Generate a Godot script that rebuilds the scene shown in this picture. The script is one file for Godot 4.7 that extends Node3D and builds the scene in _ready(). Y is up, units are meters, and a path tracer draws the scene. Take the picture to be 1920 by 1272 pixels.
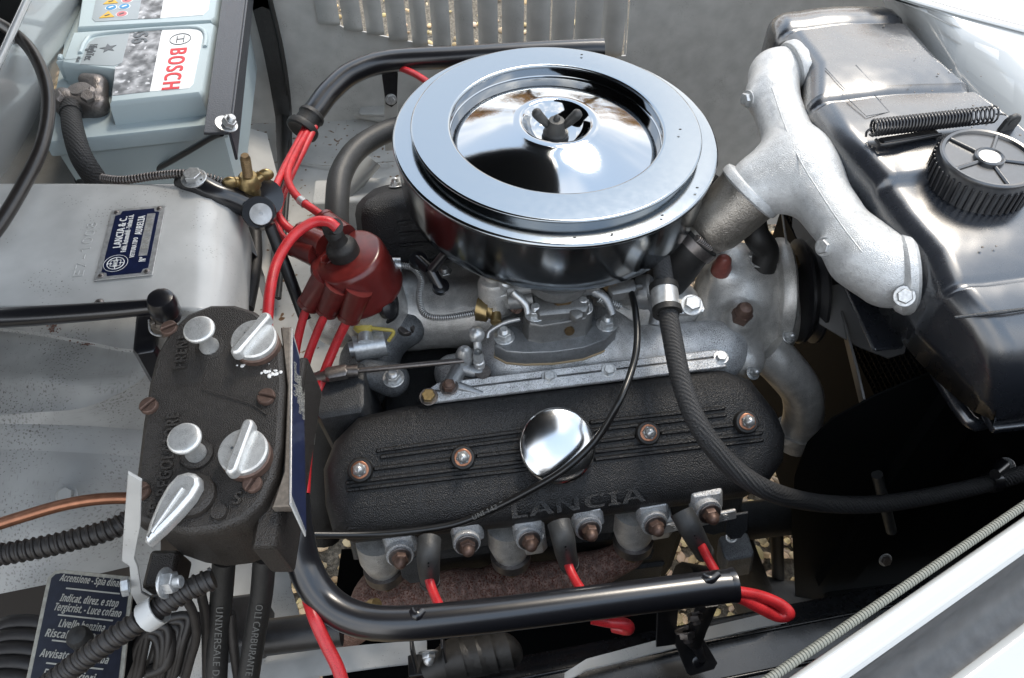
extends Node3D

# ---------- mesh builder: collects smooth patches, commits as ONE mesh ----------
class M:
	var v := PackedVector3Array()
	var n := PackedVector3Array()
	var ix := PackedInt32Array()

	func patch(p: PackedVector3Array, t: PackedInt32Array) -> void:
		var o := v.size()
		var nn := PackedVector3Array()
		nn.resize(p.size())
		for i in range(0, t.size(), 3):
			var a := t[i]
			var b := t[i + 1]
			var c := t[i + 2]
			var k := (p[b] - p[a]).cross(p[c] - p[a])
			nn[a] += k
			nn[b] += k
			nn[c] += k
			ix.append(o + a)
			ix.append(o + c)
			ix.append(o + b)
		for i in nn.size():
			nn[i] = nn[i].normalized()
		v.append_array(p)
		n.append_array(nn)

	# rows of points; outward = (along row) x (row to row)
	func grid(rows: Array, closed := false, closed_rows := false) -> void:
		var w: int = rows[0].size()
		var p := PackedVector3Array()
		for r in rows:
			p.append_array(r)
		var t := PackedInt32Array()
		var h := rows.size()
		for i in (h if closed_rows else h - 1):
			var i2 := (i + 1) % h
			for j in (w if closed else w - 1):
				var j2 := (j + 1) % w
				var a := i * w + j
				var b := i * w + j2
				var c := i2 * w + j2
				var d := i2 * w + j
				t.append_array([a, b, c, a, c, d])
		patch(p, t)

	func fan(ring: PackedVector3Array, flip := false) -> void:
		var c := Vector3.ZERO
		for q in ring:
			c += q
		var p := ring.duplicate()
		p.append(c / ring.size())
		var t := PackedInt32Array()
		var k := ring.size()
		for j in k:
			var j2 := (j + 1) % k
			t.append_array([j2, j, k] if flip else [j, j2, k])
		patch(p, t)

	static func basis_of(ax: Vector3) -> Basis:   # y axis along ax
		var a := ax.normalized()
		var q := Vector3(0, 0, 1) if absf(a.z) < 0.9 else Vector3(1, 0, 0)
		var x := a.cross(q).normalized()
		return Basis(x, a, x.cross(a))

	func tube(path: Array, r, seg := 12, sub := 6, caps := true) -> void:
		var p := PackedVector3Array()
		var rr := PackedFloat32Array()
		var k := path.size()
		var ar: bool = r is Array
		for i in k:
			var r0: float = r[i] if ar else r
			if sub <= 1 or i == k - 1 or k < 3:
				p.append(path[i])
				rr.append(r0)
				continue
			var a: Vector3 = path[i - 1] if i > 0 else path[0] * 2.0 - path[1]
			var b: Vector3 = path[i]
			var c: Vector3 = path[i + 1]
			var d: Vector3 = path[i + 2] if i + 2 < k else path[i + 1] * 2.0 - path[i]
			var r1: float = r[i + 1] if ar else r
			for s in sub:
				var f := float(s) / sub
				p.append(b.cubic_interpolate(c, a, d, f))
				rr.append(lerpf(r0, r1, f))
		var m := p.size()
		var t := (p[1] - p[0]).normalized()
		var nb := basis_of(t)
		var nx := nb.x
		var rows := []
		for i in m:
			var tn := (p[mini(i + 1, m - 1)] - p[maxi(i - 1, 0)]).normalized()
			nx = (nx - tn * nx.dot(tn)).normalized()
			var by := tn.cross(nx)
			var ring := PackedVector3Array()
			for j in seg:
				var an := TAU * j / seg
				ring.append(p[i] + (nx * cos(an) + by * sin(an)) * rr[i])
			rows.append(ring)
		grid(rows, true)
		if caps:
			fan(rows[0], true)
			fan(rows[m - 1])

	# profile of Vector2(radius, height), going up the axis on the outside
	func lathe(o: Vector3, ax: Vector3, prof: Array, seg := 24, sharp := 35.0) -> void:
		var b := basis_of(ax)
		var run := []
		var k := prof.size()
		for i in k:
			var q: Vector2 = prof[i]
			var ring := PackedVector3Array()
			for j in seg:
				var an := TAU * j / seg
				ring.append(o + (b.z * cos(an) + b.x * sin(an)) * maxf(q.x, 0.00001) + b.y * q.y)
			run.append(ring)
			if i > 0 and i < k - 1:
				var d0: Vector2 = q - prof[i - 1]
				var d1: Vector2 = prof[i + 1] - q
				if absf(d0.angle_to(d1)) > deg_to_rad(sharp):
					grid(run, true)
					run = [ring]
		grid(run, true)

	static func inset(poly: PackedVector2Array, d: float) -> PackedVector2Array:
		var out := PackedVector2Array()
		var k := poly.size()
		for i in k:
			var a := (poly[i] - poly[(i + k - 1) % k]).normalized()
			var b := (poly[(i + 1) % k] - poly[i]).normalized()
			var na := Vector2(-a.y, a.x)
			var nb := Vector2(-b.y, b.x)
			out.append(poly[i] + (na + nb) / maxf(1.0 + na.dot(nb), 0.35) * d)
		return out

	# outline (in the frame's xy) raised through rings of Vector2(inset, z); flat top, flat bottom when bottom is set
	func pillow(xf: Transform3D, outline, rings: Array, bottom := true, top := true) -> void:
		var poly := PackedVector2Array(outline)
		var k := poly.size()
		var area := 0.0
		for i in k:
			area += poly[i].cross(poly[(i + 1) % k])
		if area < 0.0:
			poly.reverse()
		var lay := []
		for q in rings:
			var pp := inset(poly, q.x) if q.x != 0.0 else poly
			var row := PackedVector3Array()
			for c in pp:
				row.append(xf * Vector3(c.x, c.y, q.y))
			lay.append(row)
		var first := -1
		var hard := []
		for i in k:
			var a := poly[i] - poly[(i + k - 1) % k]
			var b := poly[(i + 1) % k] - poly[i]
			var h := absf(a.angle_to(b)) > 0.7
			hard.append(h)
			if h and first < 0:
				first = i
		if first < 0:
			grid(lay, true)
		else:
			var i := first
			var done := 0
			while done < k:
				var run := [i]
				while true:
					i = (i + 1) % k
					done += 1
					run.append(i)
					if hard[i] or done >= k:
						break
				var rows := []
				for l in lay:
					var row := PackedVector3Array()
					for j in run:
						row.append(l[j])
					rows.append(row)
				grid(rows)
		var tri := Geometry2D.triangulate_polygon(poly)
		if tri.size() == 0:
			return
		# orientation of the triangulation
		var s := (poly[tri[1]] - poly[tri[0]]).cross(poly[tri[2]] - poly[tri[0]])
		var fwd := tri.duplicate()
		var back := tri.duplicate()
		for j in range(0, tri.size(), 3):
			if s < 0.0:
				fwd[j + 1] = tri[j + 2]
				fwd[j + 2] = tri[j + 1]
			else:
				back[j + 1] = tri[j + 2]
				back[j + 2] = tri[j + 1]
		if top:
			patch(lay[lay.size() - 1], fwd)
		if bottom:
			patch(lay[0], back)

	func prism(xf: Transform3D, outline, z0: float, z1: float, bev := 0.0) -> void:
		if bev > 0.0:
			pillow(xf, outline, [Vector2(bev, z0), Vector2(0, z0 + bev), Vector2(0, z1 - bev), Vector2(bev, z1)])
		else:
			pillow(xf, outline, [Vector2(0, z0), Vector2(0, z1)])

	func box(xf: Transform3D, size: Vector3, bev := 0.0) -> void:
		var h := size / 2.0
		var pl := [Vector2(-h.x, -h.y), Vector2(h.x, -h.y), Vector2(h.x, h.y), Vector2(-h.x, h.y)]
		if bev > 0.0:
			pl = []
			for c in [[1, 1], [-1, 1], [-1, -1], [1, -1]]:
				var base := Vector2(c[0] * (h.x - bev), c[1] * (h.y - bev))
				var a0: float = [0.0, 90.0, 180.0, 270.0][[[1, 1], [-1, 1], [-1, -1], [1, -1]].find(c)]
				for s in 3:
					pl.append(base + Vector2.from_angle(deg_to_rad(a0 + 45.0 * s)) * bev)
		prism(xf, pl, -h.z, h.z, bev)

	func ball(o: Vector3, r: float, sc := Vector3.ONE, seg := 16) -> void:
		var rows := []
		var hh := seg / 2
		for i in hh + 1:
			var th := PI * i / hh
			var ring := PackedVector3Array()
			for j in seg:
				var an := TAU * j / seg
				ring.append(o + Vector3(sin(th) * sin(an), -cos(th), sin(th) * cos(an)) * sc * r)
			rows.append(ring)
		grid(rows, true)

	# sheet of points with thickness, rows from near to far, each from left to right
	func sheet(rows: Array, th := 0.002) -> void:
		grid(rows)
		var back := []
		for r in rows:
			var rr := PackedVector3Array()
			for q in r:
				rr.append(q - Vector3(0, th, 0))
			rr.reverse()
			back.append(rr)
		grid(back)

	func text(xf: Transform3D, s: String, h: float, depth := 0.0006, font := "Droid Sans", bold := false, width := 0.0) -> void:
		var f := SystemFont.new()
		f.font_names = PackedStringArray([font])
		if bold:
			f.font_weight = 700
		var tm := TextMesh.new()
		tm.text = s
		tm.font = f
		tm.font_size = 48
		tm.pixel_size = h / 34.0
		tm.depth = depth
		tm.curve_step = 2.0
		if tm.get_surface_count() == 0:
			return
		var a := tm.surface_get_arrays(0)
		var tv: PackedVector3Array = a[Mesh.ARRAY_VERTEX]
		var tn: PackedVector3Array = a[Mesh.ARRAY_NORMAL]
		if tv.size() == 0:
			return
		var x0 := 1e9
		var x1 := -1e9
		for q in tv:
			x0 = minf(x0, q.x)
			x1 = maxf(x1, q.x)
		var k := width / (x1 - x0) if width > 0.0 else 1.0
		var o := v.size()
		for i in tv.size():
			var q := tv[i]
			v.append(xf * Vector3((q.x - (x0 + x1) / 2.0) * k, q.y, q.z))
			n.append((xf.basis * tn[i]).normalized())
		if a[Mesh.ARRAY_INDEX] != null and a[Mesh.ARRAY_INDEX].size() > 0:
			for i in a[Mesh.ARRAY_INDEX]:
				ix.append(o + i)
		else:
			for i in tv.size():
				ix.append(o + i)

	# blend of rounded solids: each [a, ra, b, rb, k]; one surface, 1 vertex a cell
	func blend(prims: Array, cell: float, rough := 0.0) -> void:
		var lo := Vector3(1e9, 1e9, 1e9)
		var hi := -lo
		var A := PackedVector3Array()
		var B := PackedVector3Array()
		var RA := PackedFloat32Array()
		var RB := PackedFloat32Array()
		var L2 := PackedFloat32Array()
		var K := PackedFloat32Array()
		for q in prims:
			A.append(q[0])
			B.append(q[2] - q[0])
			RA.append(q[1])
			RB.append(q[3] - q[1])
			L2.append(maxf((q[2] - q[0]).length_squared(), 1e-12))
			K.append(q[4])
			var m: float = maxf(q[1], q[3]) + q[4] * 0.5 + cell * 2.0
			for c in [q[0], q[2]]:
				lo = lo.min(c - Vector3.ONE * m)
				hi = hi.max(c + Vector3.ONE * m)
		var np := prims.size()
		var sz := ((hi - lo) / cell).ceil()
		var nx := int(sz.x / 4) * 4 + 5
		var ny := int(sz.y / 4) * 4 + 5
		var nz := int(sz.z / 4) * 4 + 5
		var f := PackedFloat32Array()
		f.resize(nx * ny * nz)
		f.fill(1.0)
		var fld := func(p: Vector3) -> float:
			var d := 1000.0
			for i in np:
				var w := p - A[i]
				var h := clampf(w.dot(B[i]) / L2[i], 0.0, 1.0)
				var e := (w - B[i] * h).length() - RA[i] - RB[i] * h
				var k := K[i]
				var g := maxf(k - absf(d - e), 0.0)
				d = minf(d, e) - g * g * 0.25 / maxf(k, 1e-6)
			return d
		var blocks := []
		for bx in range(0, nx - 1, 4):
			for by in range(0, ny - 1, 4):
				for bz in range(0, nz - 1, 4):
					var d: float = fld.call(lo + Vector3(bx + 2, by + 2, bz + 2) * cell)
					if absf(d) > cell * 4.6:
						continue
					blocks.append(Vector3i(bx, by, bz))
					for x in range(bx, bx + 5):
						for y in range(by, by + 5):
							var o := (x * ny + y) * nz
							for z in range(bz, bz + 5):
								if f[o + z] == 1.0:
									f[o + z] = fld.call(lo + Vector3(x, y, z) * cell)
		var id := {}
		var p := PackedVector3Array()
		var t := PackedInt32Array()
		var sx := ny * nz
		var off := [0, 1, nz, nz + 1, sx, sx + 1, sx + nz, sx + nz + 1]
		var cor := []
		for c in 8:
			cor.append(Vector3(c >> 2, (c >> 1) & 1, c & 1))
		var edges := [[0, 1], [2, 3], [4, 5], [6, 7], [0, 2], [1, 3], [4, 6], [5, 7], [0, 4], [1, 5], [2, 6], [3, 7]]
		for b in blocks:
			for x in range(b.x, b.x + 4):
				for y in range(b.y, b.y + 4):
					for z in range(b.z, b.z + 4):
						var o: int = x * sx + y * nz + z
						var s0 := f[o] < 0.0
						var mixed := false
						for c in range(1, 8):
							if (f[o + off[c]] < 0.0) != s0:
								mixed = true
								break
						if not mixed:
							continue
						var q := Vector3.ZERO
						var cnt := 0
						for e in edges:
							var da: float = f[o + off[e[0]]]
							var db: float = f[o + off[e[1]]]
							if (da < 0.0) != (db < 0.0):
								q += cor[e[0]].lerp(cor[e[1]], da / (da - db))
								cnt += 1
						id[o] = p.size()
						p.append(lo + (Vector3(x, y, z) + q / cnt) * cell)
		for b in blocks:
			for x in range(maxi(b.x, 1), b.x + 4):
				for y in range(maxi(b.y, 1), b.y + 4):
					for z in range(maxi(b.z, 1), b.z + 4):
						var o: int = x * sx + y * nz + z
						var s0 := f[o] < 0.0
						for ax in 3:
							var st: int = [sx, nz, 1][ax]
							if (f[o + st] < 0.0) == s0:
								continue
							var u: int = [nz, 1, sx][ax]
							var w: int = [1, sx, nz][ax]
							var a: int = id.get(o, -1)
							var bb: int = id.get(o - u, -1)
							var c: int = id.get(o - u - w, -1)
							var d: int = id.get(o - w, -1)
							if a < 0 or bb < 0 or c < 0 or d < 0:
								continue
							if s0:
								t.append_array([c, bb, a, c, a, d])
							else:
								t.append_array([a, bb, c, a, c, d])
		patch(p, t)

	func mesh() -> ArrayMesh:
		var a := []
		a.resize(Mesh.ARRAY_MAX)
		a[Mesh.ARRAY_VERTEX] = v
		a[Mesh.ARRAY_NORMAL] = n
		a[Mesh.ARRAY_INDEX] = ix
		var m := ArrayMesh.new()
		m.add_surface_from_arrays(Mesh.PRIMITIVE_TRIANGLES, a)
		return m

# ---------- scene helpers ----------
var cur: Node3D
var mats := {}
var cache := {}
var counts := {}

func numbered(called: String) -> String:
	var k: int = counts.get(called, 0)
	counts[called] = k + 1
	return called if k == 0 else "%s_%03d" % [called, k]

func thing(called: String, label: String, category: String, base: Vector3, group := "") -> Node3D:
	var o := Node3D.new()
	o.name = numbered(called)
	o.position = base
	add_child(o, true)
	o.set_meta("label", label)
	o.set_meta("category", category)
	if group:
		o.set_meta("group", group)
	cur = o
	return o

# commits b (built in world metres) as one part of the current thing, or of a part of it
func part(b: M, called: String, m: String, parent: Node3D = null, label := "") -> MeshInstance3D:
	var o := MeshInstance3D.new()
	o.name = called
	o.mesh = b.mesh()
	o.material_override = mats[m]
	var up: Node3D = cur if parent == null else parent
	up.add_child(o, true)
	if up == cur:
		o.position = -cur.position
	if label:
		o.set_meta("label", label)
	return o

# a small piece kept in a cache of shared meshes, put at a point with its y axis along ax
func piece(called: String, key: String, m: String, at: Vector3, ax: Vector3, spin := 0.0, parent: Node3D = null) -> MeshInstance3D:
	var o := MeshInstance3D.new()
	o.name = called
	o.mesh = cache[key]
	o.material_override = mats[m]
	var up: Node3D = cur if parent == null else parent
	up.add_child(o, true)
	var at2 := at - cur.position if up == cur else at
	o.transform = Transform3D(M.basis_of(ax).rotated(ax.normalized(), spin), at2)
	return o

func fr(o: Vector3, px: Vector3, py: Vector3) -> Transform3D:
	var x := (px - o).normalized()
	var y := py - o
	y = (y - x * y.dot(x)).normalized()
	return Transform3D(Basis(x, y, x.cross(y)), o)

func up_frame(at: Vector3, ax: Vector3) -> Transform3D:   # z along ax
	var b := M.basis_of(ax)
	return Transform3D(Basis(b.z, b.x, b.y), at)

func hexa(r: float) -> PackedVector2Array:
	return ring2(r, 6)

func ring2(r: float, k := 20, c := Vector2.ZERO, sx := 1.0) -> PackedVector2Array:
	var p := PackedVector2Array()
	for i in k:
		var q := Vector2.from_angle(TAU * i / k) * r
		p.append(c + Vector2(q.x * sx, q.y))
	return p

func rrect(w: float, h: float, r: float, k := 5, c := Vector2.ZERO) -> PackedVector2Array:
	var p := PackedVector2Array()
	for q in 4:
		var s := [Vector2(1, 1), Vector2(-1, 1), Vector2(-1, -1), Vector2(1, -1)][q] as Vector2
		for i in k + 1:
			p.append(c + s * Vector2(w / 2 - r, h / 2 - r) + Vector2.from_angle(PI / 2 * (q + float(i) / k)) * r)
	return p

func to_xy(xf: Transform3D, pts: Array) -> PackedVector2Array:   # world points to the frame's plane
	var inv := xf.affine_inverse()
	var o := PackedVector2Array()
	for q in pts:
		var l := inv * (q as Vector3)
		o.append(Vector2(l.x, l.y))
	return o

func helix(a: Vector3, b: Vector3, r: float, turns: float, per := 10) -> Array:
	var bs := M.basis_of(b - a)
	var out := []
	var k := int(turns * per)
	for i in k + 1:
		var f := float(i) / k
		var an := TAU * turns * f
		out.append(a.lerp(b, f) + (bs.x * cos(an) + bs.z * sin(an)) * r)
	return out

# wire wound round a bent path
func wound(path: Array, r: float, pitch: float, per := 8) -> Array:
	var p := smooth_path(path, 16)
	var out := []
	var nx := M.basis_of(p[1] - p[0]).x
	var ph := 0.0
	var step := pitch / per
	var carry := 0.0
	for i in p.size() - 1:
		var a: Vector3 = p[i]
		var b: Vector3 = p[i + 1]
		var t := (b - a).normalized()
		nx = (nx - t * nx.dot(t)).normalized()
		var by := t.cross(nx)
		var l := a.distance_to(b)
		var s := carry
		while s < l:
			out.append(a + t * s + (nx * cos(ph) + by * sin(ph)) * r)
			ph += TAU / per
			s += step
		carry = s - l
	return out

func smooth_path(path: Array, sub: int) -> Array:
	var out := []
	var k := path.size()
	for i in k - 1:
		var b: Vector3 = path[i]
		var c: Vector3 = path[i + 1]
		var a: Vector3 = path[i - 1] if i > 0 else b * 2.0 - c
		var d: Vector3 = path[i + 2] if i + 2 < k else c * 2.0 - b
		for s in sub:
			out.append(b.cubic_interpolate(c, a, d, float(s) / sub))
	out.append(path[k - 1])
	return out

# fasteners: y axis is the shank's
func make_fasteners() -> void:
	var I := Transform3D(Basis(Vector3.FORWARD * -1.0, Vector3.RIGHT, Vector3.UP), Vector3.ZERO)   # z of the frame up the y axis
	for r in [0.004, 0.005, 0.006, 0.007, 0.008, 0.010]:
		var s := "%d" % int(round(r * 1000))
		var b := M.new()
		b.lathe(Vector3.ZERO, Vector3.UP, [Vector2(r * 1.45, 0), Vector2(r * 1.5, r * 0.06), Vector2(r * 1.5, r * 0.22), Vector2(r * 1.42, r * 0.28), Vector2(r * 0.5, r * 0.28)], 24)
		cache["washer" + s] = b.mesh()
		b = M.new()
		b.pillow(I, hexa(r * 1.1), [Vector2(0, r * 0.28), Vector2(0, r * 0.95), Vector2(r * 0.12, r * 1.05)], false)
		cache["hex" + s] = b.mesh()
		b = M.new()
		b.pillow(I, hexa(r * 1.1), [Vector2(0, r * 0.28), Vector2(0, r * 0.95), Vector2(r * 0.16, r * 1.06)], false)
		b.lathe(Vector3.ZERO, Vector3.UP, [Vector2(r * 0.85, r * 1.0), Vector2(r * 0.82, r * 1.5), Vector2(r * 0.6, r * 1.9), Vector2(r * 0.3, r * 2.08), Vector2(0, r * 2.13)], 18)
		cache["acorn" + s] = b.mesh()
		b = M.new()
		b.pillow(I, hexa(r * 1.1), [Vector2(0, r * 0.28), Vector2(0, r * 1.05), Vector2(r * 0.14, r * 1.15)], false)
		var pr := [Vector2(r * 0.55, r * 1.0)]
		for i in 6:
			pr.append(Vector2(r * 0.64, r * (1.18 + i * 0.10)))
			pr.append(Vector2(r * 0.58, r * (1.23 + i * 0.10)))
		pr.append(Vector2(r * 0.5, r * 1.82))
		pr.append(Vector2(0, r * 1.82))
		b.lathe(Vector3.ZERO, Vector3.UP, pr, 14)
		cache["stud" + s] = b.mesh()
		b = M.new()
		for side in [-1.0, 1.0]:
			var half := PackedVector2Array()
			for i in 13:
				var an := PI * i / 12.0
				half.append(Vector2(cos(an) * r * 1.05, side * (sin(an) * r * 0.98 + r * 0.12)))
			b.pillow(I, half, [Vector2(0, 0), Vector2(0, r * 0.42), Vector2(r * 0.16, r * 0.58)], false)
		b.lathe(Vector3.ZERO, Vector3.UP, [Vector2(r * 0.98, r * 0.1), Vector2(r * 0.98, r * 0.22), Vector2(0, r * 0.22)], 18)
		cache["slotted" + s] = b.mesh()
		b = M.new()
		b.lathe(Vector3.ZERO, Vector3.UP, [Vector2(r, 0), Vector2(r * 0.92, r * 0.3), Vector2(r * 0.6, r * 0.58), Vector2(0, r * 0.7)], 16)
		cache["rivet" + s] = b.mesh()

var spin_at := 0.3
func bolt(kind: String, rmm: int, at: Vector3, ax: Vector3, m := "zinc", washer := "zinc", parent: Node3D = null, called := "") -> MeshInstance3D:
	spin_at += 0.7
	var nm: String = called if called else {"hex": "bolt", "acorn": "cap_nut", "stud": "nut", "slotted": "screw", "rivet": "rivet"}[kind]
	var o := piece(nm, kind + str(rmm), m, at, ax, spin_at, parent)
	if washer and kind != "slotted" and kind != "rivet":
		var w := MeshInstance3D.new()
		w.name = "washer"
		w.mesh = cache["washer" + str(rmm)]
		w.material_override = mats[washer]
		if parent == null:
			o.add_child(w, true)
		else:
			parent.add_child(w, true)
			w.transform = o.transform
	return o

# ---------- materials ----------
func img_from(noise_freq: float, seed_: int, size: int, type := FastNoiseLite.TYPE_SIMPLEX, oct := 3) -> Image:
	var f := FastNoiseLite.new()
	f.noise_type = type
	f.seed = seed_
	f.frequency = noise_freq
	f.fractal_octaves = oct
	return f.get_seamless_image(size, size)

func tex(im: Image) -> ImageTexture:
	im.generate_mipmaps()
	return ImageTexture.create_from_image(im)

func normal_tex(im: Image, k: float) -> ImageTexture:
	var h := Image.create(im.get_width(), im.get_height(), false, Image.FORMAT_RGBA8)
	im.convert(Image.FORMAT_RGBA8)
	h.copy_from(im)
	h.bump_map_to_normal_map(k)
	return tex(h)

# grey-level colour map: base mottling between lo and 1, with specks of the colour where a fine noise is above cut
func mottle(size: int, lo: float, f1: float, f2: float, cut: float, speck: Color, seed_: int, tint := Color.WHITE) -> ImageTexture:
	var a := img_from(f1, seed_, size, FastNoiseLite.TYPE_SIMPLEX, 4)
	var b := img_from(f2, seed_ + 7, size, FastNoiseLite.TYPE_SIMPLEX, 2)
	var c := img_from(f1 * 0.6, seed_ + 11, size, FastNoiseLite.TYPE_SIMPLEX, 2)
	var o := Image.create(size, size, false, Image.FORMAT_RGB8)
	for y in size:
		for x in size:
			var k := lerpf(lo, 1.0, a.get_pixel(x, y).r)
			var col := Color(k, k, k) * tint
			var s := b.get_pixel(x, y).r - (1.0 - c.get_pixel(x, y).r) * 0.25
			if s > cut:
				col = col.lerp(speck, minf((s - cut) * 14.0, 1.0))
			o.set_pixel(x, y, col)
	return tex(o)

func mt(called: String, col: Color, rough: float, metal := 0.0, o := {}) -> void:
	var m := StandardMaterial3D.new()
	m.albedo_color = col.linear_to_srgb()
	m.roughness = rough
	m.metallic = metal
	m.metallic_specular = o.get("spec", 0.5)
	m.uv1_triplanar = true
	m.uv1_scale = Vector3.ONE * o.get("s", 4.0)
	if o.has("a"):
		m.albedo_texture = o.a
	if o.has("n"):
		m.normal_enabled = true
		m.normal_texture = o.n
		m.normal_scale = o.get("ns", 0.5)
	if o.has("r"):
		m.roughness_texture = o.r
	if o.has("cc"):
		m.clearcoat_enabled = true
		m.clearcoat = o.cc
		m.clearcoat_roughness = o.get("ccr", 0.05)
	mats[called] = m

func _ready() -> void:
	var cam := Camera3D.new()
	cam.name = "camera"
	cam.position = Vector3(-0.1231, 1.4353, 0.6367)
	cam.rotation_degrees = Vector3(-50.0, -7.0, 0)
	cam.fov = 45.0
	cam.near = 0.02
	cam.far = 300.0
	add_child(cam)
	cam.current = true
	var env := Environment.new()
	env.tonemap_mode = Environment.TONE_MAPPER_LINEAR
	env.tonemap_exposure = 2.05
	env.sdfgi_enabled = true
	env.ssao_enabled = true
	env.ssil_enabled = true
	env.background_mode = Environment.BG_SKY
	env.sky = Sky.new()
	env.sky.sky_material = make_sky()
	var we := WorldEnvironment.new()
	we.name = "environment"
	we.environment = env
	add_child(we)
	var sun := DirectionalLight3D.new()
	sun.name = "sun"
	sun.light_energy = 0.5
	sun.light_angular_distance = 16.0
	sun.light_color = Color(1.0, 0.95, 0.88)
	sun.shadow_enabled = true
	sun.look_at_from_position(Vector3(0.8, 2.2, -1.3), Vector3.ZERO)
	add_child(sun)

	make_materials()
	make_fasteners()
	build_ground()
	build_trees()
	build_body()
	build_bonnet()
	build_engine()
	build_left()
	build_battery()
	build_right()
	build_leads()
	build_low()

func make_sky() -> PanoramaSkyMaterial:
	var w := 768
	var h := 384
	var f := FastNoiseLite.new()
	f.seed = 5
	f.frequency = 1.1
	f.fractal_octaves = 5
	var im := Image.create(w, h, false, Image.FORMAT_RGBF)
	for y in h:
		var el := (0.5 - (y + 0.5) / h) * PI
		for x in w:
			var az := (x + 0.5) / w * TAU
			var d := Vector3(cos(el) * sin(az), sin(el), cos(el) * cos(az))
			var up := maxf(d.y, 0.0)
			var c := Color(0.90, 0.89, 0.87).lerp(Color(0.43, 0.57, 0.77), pow(up, 0.6))
			var q := d / (up + 0.25)
			var k := smoothstep(-0.15, 0.5, f.get_noise_3d(q.x, q.y * 0.4, q.z))
			c = c.lerp(Color(1.25, 1.22, 1.18), k * 0.85)
			im.set_pixel(x, y, Color(c.r * 1.22, c.g * 1.22, c.b * 1.22))
	var m := PanoramaSkyMaterial.new()
	m.panorama = ImageTexture.create_from_image(im)
	return m

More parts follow.
